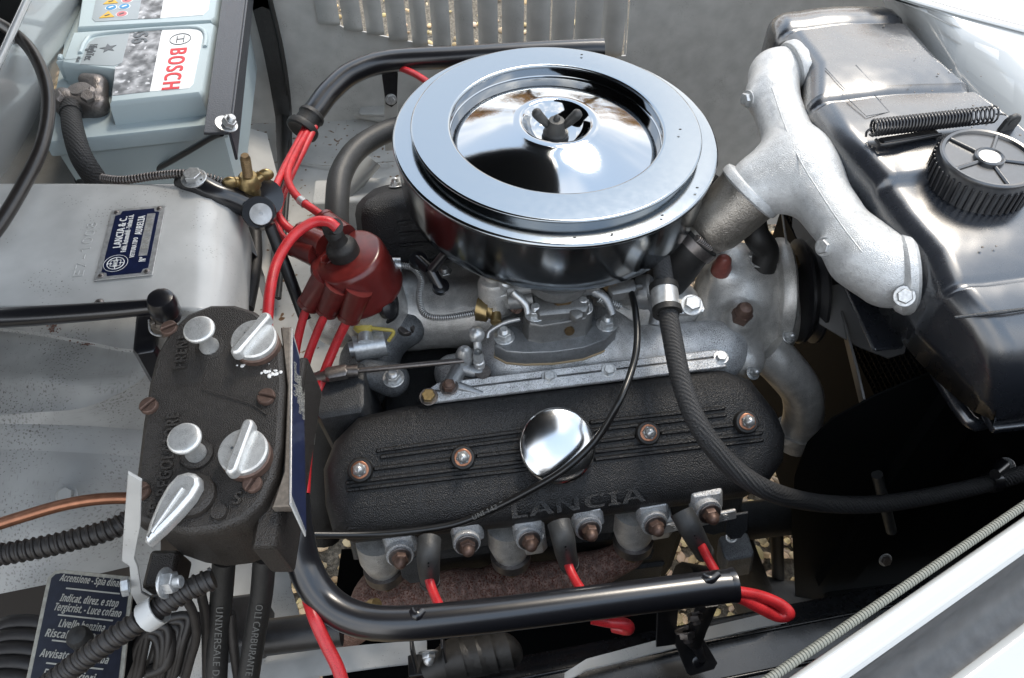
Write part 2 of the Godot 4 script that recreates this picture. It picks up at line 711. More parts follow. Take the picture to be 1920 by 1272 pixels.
func make_materials() -> void:
	var grain := normal_tex(img_from(0.11, 1, 512), 3.0)
	var wrinkle := normal_tex(img_from(0.16, 2, 512, FastNoiseLite.TYPE_SIMPLEX_SMOOTH, 2), 5.0)
	var sand := normal_tex(img_from(0.22, 3, 512, FastNoiseLite.TYPE_SIMPLEX, 2), 4.0)
	var dents := normal_tex(img_from(0.012, 4, 512, FastNoiseLite.TYPE_SIMPLEX_SMOOTH, 2), 2.0)
	var speck := mottle(512, 0.90, 0.010, 0.24, 0.83, Color(0.3, 0.27, 0.24), 10)
	var rusty_speck := mottle(512, 0.86, 0.008, 0.03, 0.72, Color(0.50, 0.34, 0.18), 14)
	var cast_a := mottle(512, 0.91, 0.03, 0.3, 0.70, Color(0.4, 0.39, 0.38), 20)
	var dirty := mottle(512, 0.80, 0.018, 0.22, 0.62, Color(0.16, 0.15, 0.14), 24)
	var soft := mottle(512, 0.80, 0.02, 0.08, 2.0, Color.BLACK, 30)
	var dust := mottle(512, 0.7, 0.03, 0.3, 0.78, Color(1, 1, 1), 33)
	var wing_specks := mottle(512, 0.82, 0.008, 0.16, 0.74, Color(0.22, 0.18, 0.14), 61)
	var rust := mottle(512, 0.45, 0.03, 0.1, 0.5, Color(0.5, 0.26, 0.15), 36)
	var gr := mottle(512, 0.5, 0.05, 0.2, 2.0, Color.BLACK, 40)
	var stain := mottle(512, 0.80, 0.014, 0.28, 0.68, Color(0.22, 0.2, 0.17), 71, Color(1.0, 0.985, 0.96))
	var weave := Image.create(64, 64, false, Image.FORMAT_RGBA8)
	for y in 64:
		for x in 64:
			var k := absf(sin(PI * (x + y) / 8.0)) * (0.5 + 0.5 * signf(sin(PI * (x - y) / 8.0)))
			weave.set_pixel(x, y, Color(k, k, k))
	weave.bump_map_to_normal_map(4.0)
	var weave_n := tex(weave)
	mt("paint", Color(0.455, 0.455, 0.44), 0.4, 0.0, {"a": speck, "n": dents, "ns": 0.05, "r": soft, "s": 4.0})
	mt("paint_dirty", Color(0.44, 0.44, 0.425), 0.42, 0.0, {"a": wing_specks, "n": dents, "ns": 0.05, "r": soft, "s": 3.0})
	mt("paint_clean", Color(0.51, 0.51, 0.495), 0.32, 0.0, {"a": speck, "s": 3.0, "cc": 0.3, "n": dents, "ns": 0.08})
	mt("paint_rusty", Color(0.46, 0.46, 0.445), 0.45, 0.0, {"a": rusty_speck, "s": 4.0, "n": dents, "ns": 0.2})
	mt("paint_body", Color(0.43, 0.445, 0.445), 0.18, 0.0, {"cc": 0.8})
	mt("black_panel", Color(0.005, 0.0055, 0.006), 0.5, 0.0, {"n": dents, "ns": 0.08, "s": 3.0, "spec": 0.12})
	mt("gutter_shade_grey", Color(0.085, 0.088, 0.092), 0.38, 0.0, {"a": dust, "s": 4.0})  # dark grey stands for shade and dark reflections in the wing gutter
	mt("black_gloss", Color(0.008, 0.008, 0.010), 0.28, 0.0, {"spec": 0.5, "cc": 0.5, "ccr": 0.2, "n": dents, "ns": 0.06, "s": 5.0})
	mt("black_satin", Color(0.014, 0.014, 0.016), 0.38, 0.0, {"n": grain, "ns": 0.08, "a": dust, "s": 5.0})
	mt("radiator_black", Color(0.015, 0.017, 0.022), 0.30, 0.0, {"cc": 1.0, "ccr": 0.24, "spec": 1.0, "n": dents, "ns": 0.6, "s": 4.0, "r": soft})
	mt("wrinkle_black", Color(0.012, 0.012, 0.013), 0.46, 0.0, {"n": wrinkle, "ns": 0.95, "s": 9.0, "a": dust})
	mt("crackle_brown", Color(0.030, 0.025, 0.021), 0.46, 0.0, {"n": wrinkle, "ns": 0.9, "s": 10.0, "a": soft})
	mt("chrome", Color(0.39, 0.405, 0.42), 0.06, 1.0, {"n": grain, "ns": 0.012, "s": 10.0})
	mt("chrome_brushed", Color(0.315, 0.34, 0.36), 0.17, 1.0, {"r": soft, "s": 8.0})
	mt("polished_alu", Color(0.60, 0.61, 0.62), 0.2, 1.0, {"r": soft, "s": 9.0})
	mt("silver_paint", Color(0.66, 0.67, 0.67), 0.40, 0.45, {"n": sand, "ns": 0.75, "s": 9.0, "a": cast_a})
	mt("cast_alu", Color(0.66, 0.67, 0.68), 0.36, 0.5, {"n": sand, "ns": 0.35, "s": 8.0, "a": stain, "r": soft})
	mt("cast_dirty", Color(0.66, 0.67, 0.68), 0.42, 0.4, {"n": sand, "ns": 0.5, "s": 6.0, "a": dirty})
	mt("carb_grey", Color(0.22, 0.22, 0.215), 0.45, 0.6, {"n": grain, "ns": 0.3, "s": 8.0, "a": cast_a})
	mt("flange_grey", Color(0.30, 0.31, 0.32), 0.42, 0.7, {"n": grain, "ns": 0.25, "s": 8.0, "a": cast_a})
	mt("pipe_bronze", Color(0.36, 0.33, 0.29), 0.38, 0.85, {"n": sand, "ns": 0.45, "s": 6.0, "a": cast_a})
	mt("zinc", Color(0.62, 0.63, 0.63), 0.32, 0.65, {"a": soft, "s": 20.0})
	mt("steel_dark", Color(0.22, 0.20, 0.19), 0.38, 0.85, {"a": soft, "s": 20.0})
	mt("copper_brown", Color(0.15, 0.095, 0.075), 0.5, 0.45, {"a": soft, "s": 20.0})
	mt("copper", Color(0.42, 0.19, 0.11), 0.35, 0.8, {"a": soft, "s": 8.0})
	mt("brass", Color(0.42, 0.31, 0.15), 0.35, 0.85, {"a": soft, "s": 16.0})
	mt("bronze_dark", Color(0.22, 0.15, 0.08), 0.42, 0.8, {"a": soft, "s": 16.0})
	mt("alu_knob", Color(0.80, 0.80, 0.78), 0.36, 0.65, {"a": cast_a, "s": 10.0})
	mt("red_lead", Color(0.64, 0.032, 0.042), 0.4, 0.0, {"n": dents, "ns": 0.2, "s": 8.0, "a": stain, "r": soft})
	mt("bakelite", Color(0.135, 0.016, 0.014), 0.28, 0.0, {"cc": 0.2, "ccr": 0.3, "a": soft, "s": 8.0})
	mt("rubber", Color(0.018, 0.017, 0.016), 0.55, 0.0, {"a": dust, "s": 6.0, "n": grain, "ns": 0.15})
	mt("rubber_grey", Color(0.045, 0.046, 0.046), 0.5, 0.0, {"a": soft, "s": 6.0, "n": grain, "ns": 0.2})
	mt("cable_black", Color(0.010, 0.010, 0.010), 0.3, 0.0, {"a": soft, "s": 8.0})
	mt("braid", Color(0.030, 0.030, 0.031), 0.62, 0.0, {"n": weave_n, "ns": 1.0, "s": 60.0, "a": soft})
	mt("battery_blue", Color(0.42, 0.50, 0.525), 0.36, 0.0, {"n": grain, "ns": 0.06, "s": 8.0})
	mt("label_grey", Color(0.30, 0.34, 0.36), 0.3)
	mt("label_white", Color(0.80, 0.81, 0.81), 0.2, 0.0, {"cc": 0.5})
	mt("print_red", Color(0.62, 0.015, 0.02), 0.35)
	mt("print_dark", Color(0.09, 0.10, 0.11), 0.35)
	mt("print_blue", Color(0.03, 0.22, 0.45), 0.35)
	mt("print_yellow", Color(0.65, 0.38, 0.02), 0.35)
	mt("print_white", Color(0.70, 0.70, 0.68), 0.4)
	mt("navy", Color(0.010, 0.016, 0.055), 0.28, 0.0, {"a": soft, "s": 10.0, "cc": 0.3})
	mt("navy_black", Color(0.016, 0.018, 0.030), 0.35, 0.0, {"a": soft, "s": 10.0})
	mt("plate_silver", Color(0.66, 0.66, 0.65), 0.34, 0.6, {"a": soft, "s": 10.0})
	mt("faint_print", Color(0.10, 0.10, 0.095), 0.5)
	mt("cap_black", Color(0.030, 0.032, 0.036), 0.3, 0.0, {"spec": 0.8, "cc": 0.5, "ccr": 0.25, "a": dust, "s": 8.0})
	mt("aged_print", Color(0.36, 0.35, 0.31), 0.45, 0.2)
	mt("lead_grey", Color(0.22, 0.20, 0.19), 0.35, 0.7, {"n": wrinkle, "ns": 0.5, "s": 8.0, "a": cast_a})
	mt("rust", Color(0.38, 0.25, 0.21), 0.72, 0.1, {"n": sand, "ns": 0.6, "s": 6.0, "a": rust})
	mt("flake_white", Color(0.75, 0.74, 0.72), 0.6)
	mt("yellow_wire", Color(0.45, 0.36, 0.08), 0.45)
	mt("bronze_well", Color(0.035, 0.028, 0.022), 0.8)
	mt("welt_grey", Color(0.17, 0.175, 0.15), 0.55)
	mt("flange_dark", Color(0.11, 0.11, 0.11), 0.5, 0.5, {"n": grain, "ns": 0.3, "s": 8.0, "a": dirty})
	mt("iron_light", Color(0.20, 0.21, 0.22), 0.5, 0.4, {"n": sand, "ns": 0.3, "s": 5.0, "a": dirty})
	mt("gasket_tan", Color(0.34, 0.26, 0.16), 0.7)
	mt("clay_red", Color(0.24, 0.07, 0.055), 0.4, 0.0, {"a": soft, "s": 14.0})
	mt("nut_beige", Color(0.30, 0.26, 0.22), 0.45, 0.6, {"a": soft, "s": 20.0})
	mt("aged_rim", Color(0.42, 0.40, 0.34), 0.45, 0.2, {"a": soft, "s": 12.0})
	mt("print_pink", Color(0.55, 0.16, 0.17), 0.4)
	mt("label_pattern", Color(0.55, 0.55, 0.56), 0.25, 0.3, {"a": mottle(256, 0.25, 0.02, 0.03, 0.72, Color(1.3, 1.3, 1.3), 51), "s": 8.0})
	mt("strap_black", Color(0.022, 0.025, 0.032), 0.34, 0.0, {"n": grain, "ns": 0.3, "s": 6.0, "cc": 0.3, "ccr": 0.3})
	mt("conduit_dark", Color(0.028, 0.024, 0.022), 0.5, 0.0, {"a": soft, "s": 8.0})
	mt("hose_brown", Color(0.030, 0.026, 0.024), 0.3, 0.0, {"a": soft, "s": 6.0})
	mt("rail_black", Color(0.011, 0.012, 0.014), 0.3, 0.0, {"a": rusty_speck, "n": dents, "ns": 0.25, "s": 4.0, "r": soft, "cc": 0.4, "ccr": 0.25})
	mt("blade_grey", Color(0.11, 0.11, 0.11), 0.45, 0.0, {"a": speck, "s": 5.0})
	mt("engine_black", Color(0.012, 0.012, 0.012), 0.6, 0.0, {"a": dust, "s": 5.0, "n": sand, "ns": 0.4})
	mt("iron_grey", Color(0.05, 0.053, 0.057), 0.5, 0.2, {"n": sand, "ns": 0.3, "s": 5.0, "a": dirty})
	mt("gravel_ground", Color(0.30, 0.26, 0.20), 0.9, 0.0, {"a": gr, "n": sand, "ns": 1.0, "s": 3.0})
	mt("pebble", Color(0.50, 0.40, 0.26), 0.7)
	mats["pebble"].vertex_color_use_as_albedo = true
	mats["pebble"].uv1_triplanar = false
	mt("bark", Color(0.11, 0.085, 0.06), 0.9, 0.0, {"n": sand, "ns": 1.0, "s": 1.0})
	mt("autumn_leaf", Color(0.55, 0.32, 0.10), 0.7)
	mats["autumn_leaf"].vertex_color_use_as_albedo = true
	mats["autumn_leaf"].uv1_triplanar = false

# ---------- surroundings ----------
func build_ground() -> void:
	var b := M.new()
	var rows := []
	for i in 2:
		rows.append(PackedVector3Array([Vector3(-60, 0, 60 - 120 * i), Vector3(60, 0, 60 - 120 * i)]))
	b.grid(rows)
	var g := MeshInstance3D.new()
	g.name = "ground"
	g.mesh = b.mesh()
	g.material_override = mats["gravel_ground"]
	g.set_meta("kind", "structure")
	g.set_meta("label", "tan gravel ground seen through the gaps under the car")
	add_child(g)
	var pb := M.new()
	pb.ball(Vector3.ZERO, 1.0, Vector3(1, 0.7, 0.85), 8)
	var mm := MultiMesh.new()
	mm.transform_format = MultiMesh.TRANSFORM_3D
	mm.use_colors = true
	mm.mesh = pb.mesh()
	var rng := RandomNumberGenerator.new()
	rng.seed = 77
	mm.instance_count = 24000
	for i in 24000:
		var near := i < 16000
		var p := Vector3(rng.randf_range(-0.9, 0.8), 0, rng.randf_range(-1.4, 1.0)) if near else Vector3(rng.randf_range(-2.5, 3.0), 0, rng.randf_range(-5.0, -1.2))
		var s := rng.randf_range(0.006, 0.013)
		var bs := Basis.from_euler(Vector3(rng.randf_range(-0.4, 0.4), rng.randf() * TAU, rng.randf_range(-0.4, 0.4))) * Basis.from_scale(Vector3(rng.randf_range(0.8, 1.5), rng.randf_range(0.6, 1.0), rng.randf_range(0.7, 1.1)) * s)
		p.y = rng.randf_range(0.0, 0.012)
		mm.set_instance_transform(i, Transform3D(bs, p))
		var k := rng.randf_range(0.5, 1.5)
		mm.set_instance_color(i, Color(k, k * rng.randf_range(0.85, 1.0), k * rng.randf_range(0.65, 1.0)))
	var mi := MultiMeshInstance3D.new()
	mi.name = "gravel"
	mi.multimesh = mm
	mi.material_override = mats["pebble"]
	mi.set_meta("kind", "stuff")
	mi.set_meta("label", "loose tan and cream gravel pebbles under the engine bay")
	mi.set_meta("category", "gravel")
	add_child(mi)

func build_trees() -> void:
	# they stand off the frame, beyond the car: the polished lid mirrors them
	var rng := RandomNumberGenerator.new()
	rng.seed = 41
	var spots := [Vector3(-9.0, 0, -19.0), Vector3(-3.4, 0, -17.5), Vector3(1.6, 0, -18.5), Vector3(6.2, 0, -16.5), Vector3(11.5, 0, -17.0), Vector3(16.5, 0, -11.0)]
	var words := ["broad russet tree farthest to the rear of the car", "tall golden brown tree beyond the battery side", "slim bare-topped brown tree beyond the engine", "spreading amber tree beyond the radiator", "wide copper tree beyond the nose of the car", "loose ochre tree ahead of the car"]
	var leaf := M.new()
	leaf.patch(PackedVector3Array([Vector3(-0.5, 0, 0), Vector3(0, 0.08, 0.35), Vector3(0.6, 0, 0), Vector3(0, 0.08, -0.35)]), PackedInt32Array([0, 1, 2, 0, 2, 3]))
	var lm := leaf.mesh()
	for i in spots.size():
		var at: Vector3 = spots[i]
		thing("autumn_tree", words[i], "tree", at, "autumn trees beyond the car")
		var hgt := rng.randf_range(6.5, 8.5)
		var b := M.new()
		b.tube([at, at + Vector3(0.1, hgt * 0.35, 0), at + Vector3(-0.1, hgt * 0.65, 0.1), at + Vector3(0, hgt, 0)], [0.28, 0.2, 0.12, 0.03], 8)
		var tips := []
		for k in 16:
			var y0 := hgt * rng.randf_range(0.28, 0.85)
			var an := rng.randf() * TAU
			var l := (hgt - y0 * 0.7) * rng.randf_range(0.35, 0.6)
			var s := at + Vector3(0, y0, 0)
			var e := s + Vector3(cos(an) * l, l * rng.randf_range(0.3, 0.8), sin(an) * l)
			b.tube([s, s.lerp(e, 0.5) + Vector3(0, 0.2, 0), e], [0.09, 0.05, 0.012], 6, 3)
			tips.append([s, e])
			for w in 4:
				var m: Vector3 = s.lerp(e, rng.randf_range(0.4, 1.0))
				var e2: Vector3 = m + Vector3(rng.randf_range(-1, 1), rng.randf_range(0.1, 0.9), rng.randf_range(-1, 1)) * 0.9
				b.tube([m, e2], [0.025, 0.006], 5, 1)
				tips.append([m, e2])
		part(b, "trunk", "bark")
		var mm := MultiMesh.new()
		mm.transform_format = MultiMesh.TRANSFORM_3D
		mm.use_colors = true
		mm.mesh = lm
		mm.instance_count = 5200
		for k in 5200:
			var t: Array = tips[rng.randi() % tips.size()]
			var p: Vector3 = (t[0] as Vector3).lerp(t[1], rng.randf_range(0.3, 1.1)) + Vector3(rng.randfn(), rng.randfn(), rng.randfn()) * 0.28
			mm.set_instance_transform(k, Transform3D(Basis.from_euler(Vector3(rng.randf() * TAU, rng.randf() * TAU, rng.randf() * TAU)).scaled(Vector3.ONE * rng.randf_range(0.09, 0.2)), p - at))
			var c := rng.randf_range(0.6, 1.5)
			mm.set_instance_color(k, Color(c, c * rng.randf_range(0.7, 1.15), c * rng.randf_range(0.5, 1.1)))
		var mi := MultiMeshInstance3D.new()
		mi.name = "crown"
		mi.multimesh = mm
		mi.material_override = mats["autumn_leaf"]
		mi.set_meta("kind", "stuff")
		cur.add_child(mi)

func plane_z(z: float) -> Transform3D:
	return Transform3D(Basis.IDENTITY, Vector3(0, 0, z))

func pv(a: Array) -> PackedVector3Array:
	return PackedVector3Array(a)

func build_body() -> void:
	thing("car_body", "pale grey car body around the engine bay, with a louvred panel at the back", "car body", Vector3(-0.1, 0.6, 0))
	# --- far inner wing: solid sheet with the louvred opening cut out, and one blade per louvre
	var b := M.new()
	var xf := plane_z(-0.478)
	var o := [Vector3(0.6398, 0.7585, -0.4780), Vector3(0.8025, 0.3378, -0.4780), Vector3(-0.4876, 0.4794, -0.4780), Vector3(-0.3752, 0.9051, -0.4780), Vector3(-0.2407, 0.8971, -0.4780), Vector3(-0.2484, 0.8438, -0.4780), Vector3(-0.2302, 0.8265, -0.4780), Vector3(-0.1718, 0.8077, -0.4780), Vector3(-0.1106, 0.7898, -0.4780), Vector3(-0.0425, 0.7746, -0.4780), Vector3(0.0463, 0.7611, -0.4780), Vector3(0.1907, 0.7505, -0.4780), Vector3(0.1853, 0.8715, -0.4780), Vector3(0.6059, 0.8462, -0.4780)]
	b.prism(xf, to_xy(xf, o), -0.0015, 0.0015)
	b.tube([Vector3(0.1795, 0.8738, -0.4740), Vector3(0.1877, 0.7549, -0.4740)], 0.0015, 6, 1)
	var pan := part(b, "louvre_panel", "paint")
	var sx := [598.0, 642.0, 682.5, 722.0, 765.0, 803.0, 847.5, 890.6, 935.6, 982.5, 1031.0, 1076.0, 1129.0, 1174.0]
	var lx := Vector3(-0.2282, 0.8388, -0.4700).x
	var px1 := Vector3(0.1824, 0.8113, -0.4700).x
	var gaps := [0.003, 0.004, 0.005, 0.006, 0.007, 0.008, 0.008, 0.007, 0.0055, 0.0045, 0.0035, 0.003, 0.003]
	var bot := [Vector3(-0.2447, 0.8383, -0.4700).y, Vector3(-0.2167, 0.8260, -0.4700).y, Vector3(-0.1875, 0.8182, -0.4700).y, Vector3(-0.1545, 0.8060, -0.4700).y, Vector3(-0.1246, 0.7954, -0.4700).y, Vector3(-0.0940, 0.7864, -0.4700).y, Vector3(-0.0590, 0.7770, -0.4700).y, Vector3(-0.0273, 0.7729, -0.4700).y, Vector3(0.0127, 0.7683, -0.4700).y, Vector3(0.0491, 0.7656, -0.4700).y, Vector3(0.0858, 0.7629, -0.4700).y, Vector3(0.1269, 0.7599, -0.4700).y, Vector3(0.1684, 0.7569, -0.4700).y]
	for i in 13:
		var xa: float = lx + (px1 - lx) * (sx[i] - 642.0) / (1174.0 - 642.0)
		var xb: float = lx + (px1 - lx) * (sx[i + 1] - 642.0) / (1174.0 - 642.0) - gaps[i]
		var y0: float = bot[i]
		var front := []
		var back := []
		for r in 8:
			var f := r / 7.0
			var y := lerpf(y0 - 0.004, lerpf(0.900, 0.870, i / 12.0), pow(f, 1.5))
			var full := minf(1.0, 0.25 + f * 5.0)
			var row := PackedVector3Array()
			var rb := PackedVector3Array()
			for k in 9:
				var g := k / 8.0
				var z := -0.4765 + (0.004 + 0.011 * sin(g * PI * 0.62)) * full
				var x := lerpf(xa, xb, g)
				row.append(Vector3(x, y, z))
				rb.append(Vector3(lerpf(xb, xa, g), y, -0.4785 + (0.004 + 0.011 * sin((1.0 - g) * PI * 0.62)) * full))
			front.append(row)
			back.append(rb)
		b = M.new()
		b.grid(front)
		b.grid(back)
		part(b, "louvre", "paint", pan)
	b = M.new()
	b.tube([Vector3(-0.3758, 0.9052, -0.4840), Vector3(-0.1047, 0.8890, -0.4840), Vector3(0.1991, 0.8708, -0.4840), Vector3(0.6085, 0.8464, -0.4840)], 0.008, 10)
	part(b, "rolled_edge", "paint", pan)
	# --- shelf under the ignition leads
	b = M.new()
	var rows := []
	for i in 9:
		var z := lerpf(0.06, -0.478, i / 8.0)
		var row := PackedVector3Array()
		for k in 9:
			var x := lerpf(-0.66, -0.12, k / 8.0)
			row.append(Vector3(x, 0.655 + 0.012 * sin(k * 1.1 + i * 0.5) * 0.3 + 0.02 * smoothstep(6.5, 8.0, float(i)), z))
		rows.append(row)
	b.sheet(rows)
	b.tube([Vector3(-0.3521, 0.6640, -0.3985), Vector3(-0.2722, 0.6640, -0.3758), Vector3(-0.1768, 0.6640, -0.3743)], 0.0012, 6)
	var sh := part(b, "inner_shelf", "paint_rusty")
	b = M.new()
	b.tube([Vector3(-0.3334, 0.6900, -0.5785), Vector3(-0.3020, 0.6850, -0.5594), Vector3(-0.2552, 0.6800, -0.5015), Vector3(-0.2136, 0.6800, -0.4748), Vector3(-0.1725, 0.6800, -0.4598)], 0.009, 8)
	b.box(Transform3D(Basis(Vector3.UP, -0.15), Vector3(-0.2000, 0.6900, -0.4684)), Vector3(0.05, 0.006, 0.022), 0.002)
	part(b, "seam_strip", "paint", sh)
	b = M.new()
	xf = Transform3D(Basis.IDENTITY, Vector3(-0.2132, 0.7000, -0.2297))
	b.box(Transform3D(Basis(Vector3.UP, -0.05), Vector3(-0.2070, 0.6600, -0.2639)), Vector3(0.16, 0.09, 0.05), 0.003)
	part(b, "crossmember", "paint")
	b = M.new()
	var ga := Vector3(-0.2435, 0.7000, -0.2579)
	var gb := Vector3(-0.2008, 0.7350, -0.2872)
	b.tube([ga, gb], [0.011, 0.014], 4, 1)
	part(b, "gusset", "paint")
	# black strip colouring in the shaded gap between the battery bay and the shelf
	b = M.new()
	var sl := [Vector3(-0.3402, 0.9109, -0.4620), Vector3(-0.3452, 0.8665, -0.4620), Vector3(-0.3443, 0.8130, -0.4580), Vector3(-0.3456, 0.7583, -0.4500), Vector3(-0.3510, 0.7000, -0.4556), Vector3(-0.3437, 0.6900, -0.3511), Vector3(-0.3432, 0.6800, -0.2357), Vector3(-0.3466, 0.6700, -0.1056)]
	var sr := [Vector3(-0.3196, 0.9096, -0.4620), Vector3(-0.3190, 0.8648, -0.4620), Vector3(-0.3187, 0.8112, -0.4580), Vector3(-0.3214, 0.7564, -0.4500), Vector3(-0.3279, 0.7050, -0.4455), Vector3(-0.3255, 0.6950, -0.3424), Vector3(-0.3274, 0.6850, -0.2282), Vector3(-0.3304, 0.6750, -0.0989)]
	rows = []
	for k in 8:
		rows.append(pv([sl[k], sl[k].lerp(sr[k], 0.5) + Vector3(0, 0.006, 0), sr[k]]))
	rows.reverse()
	b.sheet(rows, 0.003)
	b.tube(sr, 0.0035, 6)
	part(b, "gap_shade_strip", "rubber")
	# --- scuttle side at the far left, its top moulding
	b = M.new()
	rows = []
	var top := [Vector3(-0.5202, 1.0000, 0.0411), Vector3(-0.5309, 1.0000, -0.0727), Vector3(-0.5301, 1.0000, -0.1406), Vector3(-0.5336, 1.0000, -0.2562), Vector3(-0.5345, 1.0000, -0.3676)]
	var low := [Vector3(-0.6363, 0.8000, 0.0394), Vector3(-0.6252, 0.8000, -0.1091), Vector3(-0.6138, 0.8000, -0.2530), Vector3(-0.6057, 0.8000, -0.4565), Vector3(-0.5946, 0.8000, -0.8132)]
	for f in [0.0, 0.06, 0.3, 0.6, 0.85, 1.0]:
		var row := PackedVector3Array()
		for k in 5:
			row.append(low[k].lerp(top[k], f) + Vector3(0.012 * sin(f * PI), 0, 0))
		row.reverse()
		rows.append(row)
	b.sheet(rows, 0.003)
	var sc := part(b, "scuttle_side", "paint_body")
	b = M.new()
	b.tube(top, 0.004, 8)
	part(b, "moulding", "paint_body", sc)
	b = M.new()
	b.box(Transform3D(Basis.IDENTITY, Vector3(-0.86, 0.93, -0.1)), Vector3(0.5, 0.1, 1.2), 0.01)
	part(b, "scuttle_well", "black_panel")
	# shelf under the battery and the grey cover
	b = M.new()
	rows = [pv([Vector3(-0.6423, 0.8000, 0.0527), Vector3(-0.5247, 0.8000, -0.1905), Vector3(-0.4318, 0.7950, -0.1852), Vector3(-0.3300, 0.7200, -0.2315)]), pv([Vector3(-0.6627, 0.8000, -0.1591), Vector3(-0.5570, 0.8000, -0.2568), Vector3(-0.4445, 0.7900, -0.2672), Vector3(-0.3348, 0.7150, -0.2942)]), pv([Vector3(-0.6196, 0.8000, -0.3320), Vector3(-0.5561, 0.8000, -0.4237), Vector3(-0.4628, 0.7800, -0.3784), Vector3(-0.3578, 0.7100, -0.4020)])]
	b.sheet(rows)
	part(b, "battery_shelf", "paint")
	# --- near left inner wing: pressed sheet
	b = M.new()
	rows = [
		pv([Vector3(-0.6061, 0.6900, 0.2715), Vector3(-0.5402, 0.6820, 0.2604), Vector3(-0.4996, 0.6660, 0.2475), Vector3(-0.4657, 0.6400, 0.2284), Vector3(-0.4453, 0.6240, 0.2206)]),
		pv([Vector3(-0.6029, 0.7150, 0.2408), Vector3(-0.5344, 0.7070, 0.2400), Vector3(-0.4931, 0.6910, 0.2318), Vector3(-0.4599, 0.6650, 0.2116), Vector3(-0.4403, 0.6490, 0.1999)]),
		pv([Vector3(-0.6000, 0.7420, 0.2054), Vector3(-0.5293, 0.7340, 0.2126), Vector3(-0.4879, 0.7180, 0.2063), Vector3(-0.4537, 0.6920, 0.1935), Vector3(-0.4340, 0.6760, 0.1842)]),
		pv([Vector3(-0.6085, 0.7610, 0.1454), Vector3(-0.5358, 0.7530, 0.1523), Vector3(-0.4919, 0.7370, 0.1507), Vector3(-0.4557, 0.7110, 0.1426), Vector3(-0.4350, 0.6950, 0.1364)]),
		pv([Vector3(-0.6086, 0.7640, 0.1400), Vector3(-0.5359, 0.7560, 0.1462), Vector3(-0.4919, 0.7400, 0.1450), Vector3(-0.4555, 0.7140, 0.1374), Vector3(-0.4348, 0.6980, 0.1311)]),
		pv([Vector3(-0.6085, 0.7700, 0.1304), Vector3(-0.5360, 0.7620, 0.1352), Vector3(-0.4921, 0.7460, 0.1324), Vector3(-0.4558, 0.7200, 0.1235), Vector3(-0.4346, 0.7040, 0.1196)]),
		pv([Vector3(-0.6094, 0.7720, 0.1241), Vector3(-0.5367, 0.7640, 0.1288), Vector3(-0.4928, 0.7480, 0.1253), Vector3(-0.4563, 0.7220, 0.1168), Vector3(-0.4349, 0.7060, 0.1128)]),
		pv([Vector3(-0.6099, 0.7740, 0.1191), Vector3(-0.5340, 0.7740, 0.1221), Vector3(-0.4835, 0.7740, 0.1218), Vector3(-0.4403, 0.7760, 0.1009), Vector3(-0.4177, 0.7780, 0.0736)]),
		pv([Vector3(-0.6165, 0.7770, 0.0920), Vector3(-0.5380, 0.7770, 0.1003), Vector3(-0.4848, 0.7770, 0.1095), Vector3(-0.4405, 0.7770, 0.0976), Vector3(-0.4185, 0.7780, 0.0679)]),
		pv([Vector3(-0.6187, 0.7790, 0.0813), Vector3(-0.5356, 0.7860, 0.0941), Vector3(-0.4821, 0.7860, 0.1060), Vector3(-0.4404, 0.7800, 0.0925), Vector3(-0.4189, 0.7790, 0.0629)]),
		pv([Vector3(-0.6230, 0.7790, 0.0672), Vector3(-0.5390, 0.7860, 0.0802), Vector3(-0.4846, 0.7860, 0.0937), Vector3(-0.4417, 0.7800, 0.0848), Vector3(-0.4198, 0.7790, 0.0571)]),
		pv([Vector3(-0.6329, 0.7780, 0.0358), Vector3(-0.5504, 0.7780, 0.0474), Vector3(-0.4937, 0.7780, 0.0643), Vector3(-0.4438, 0.7780, 0.0760), Vector3(-0.4210, 0.7780, 0.0510)]),
		pv([Vector3(-0.6415, 0.7810, 0.0021), Vector3(-0.5546, 0.7810, 0.0247), Vector3(-0.4964, 0.7810, 0.0450), Vector3(-0.4452, 0.7810, 0.0620), Vector3(-0.4209, 0.7800, 0.0476)]),
		pv([Vector3(-0.6385, 0.7860, 0.0038), Vector3(-0.5524, 0.7860, 0.0248), Vector3(-0.4945, 0.7860, 0.0451), Vector3(-0.4434, 0.7860, 0.0621), Vector3(-0.4197, 0.7840, 0.0467)]),
		pv([Vector3(-0.6534, 0.7880, -0.0490), Vector3(-0.5629, 0.7880, -0.0219), Vector3(-0.5043, 0.7880, -0.0069), Vector3(-0.4520, 0.7880, 0.0073), Vector3(-0.4069, 0.7880, 0.0128)]),
		pv([Vector3(-0.6728, 0.7900, -0.1169), Vector3(-0.5780, 0.7900, -0.0878), Vector3(-0.5167, 0.7900, -0.0717), Vector3(-0.4620, 0.7900, -0.0565), Vector3(-0.4149, 0.7900, -0.0507)])]
	var fine := []
	for i in rows.size():
		var row := PackedVector3Array()
		for q in smooth_path(Array(rows[i]), 6):
			row.append(q)
		fine.append(row)
	var cuts := [0, 3, 4, 6, 7, 12, 13, 15]
	for k in cuts.size() - 1:
		b.sheet(fine.slice(cuts[k], cuts[k + 1] + 1))
	var nw := part(b, "inner_wing", "paint_dirty")
	b = M.new()
	var rng := RandomNumberGenerator.new()
	rng.seed = 12
	var dp := [Vector3(-0.5289, 0.7885, 0.0150), Vector3(-0.5336, 0.7872, 0.0252), Vector3(-0.5136, 0.7830, 0.0358), Vector3(-0.4957, 0.7825, 0.0456), Vector3(-0.4805, 0.7845, 0.0484)]
	for k in 150:
		var f := rng.randf() * 3.99
		var c: Vector3 = (dp[int(f)] as Vector3).lerp(dp[int(f) + 1], f - int(f)) + Vector3(rng.randfn() * 0.0025, 0, rng.randfn() * 0.0016)
		b.ball(c, rng.randf_range(0.0005, 0.0013), Vector3(1, 0.5, 1), 6)
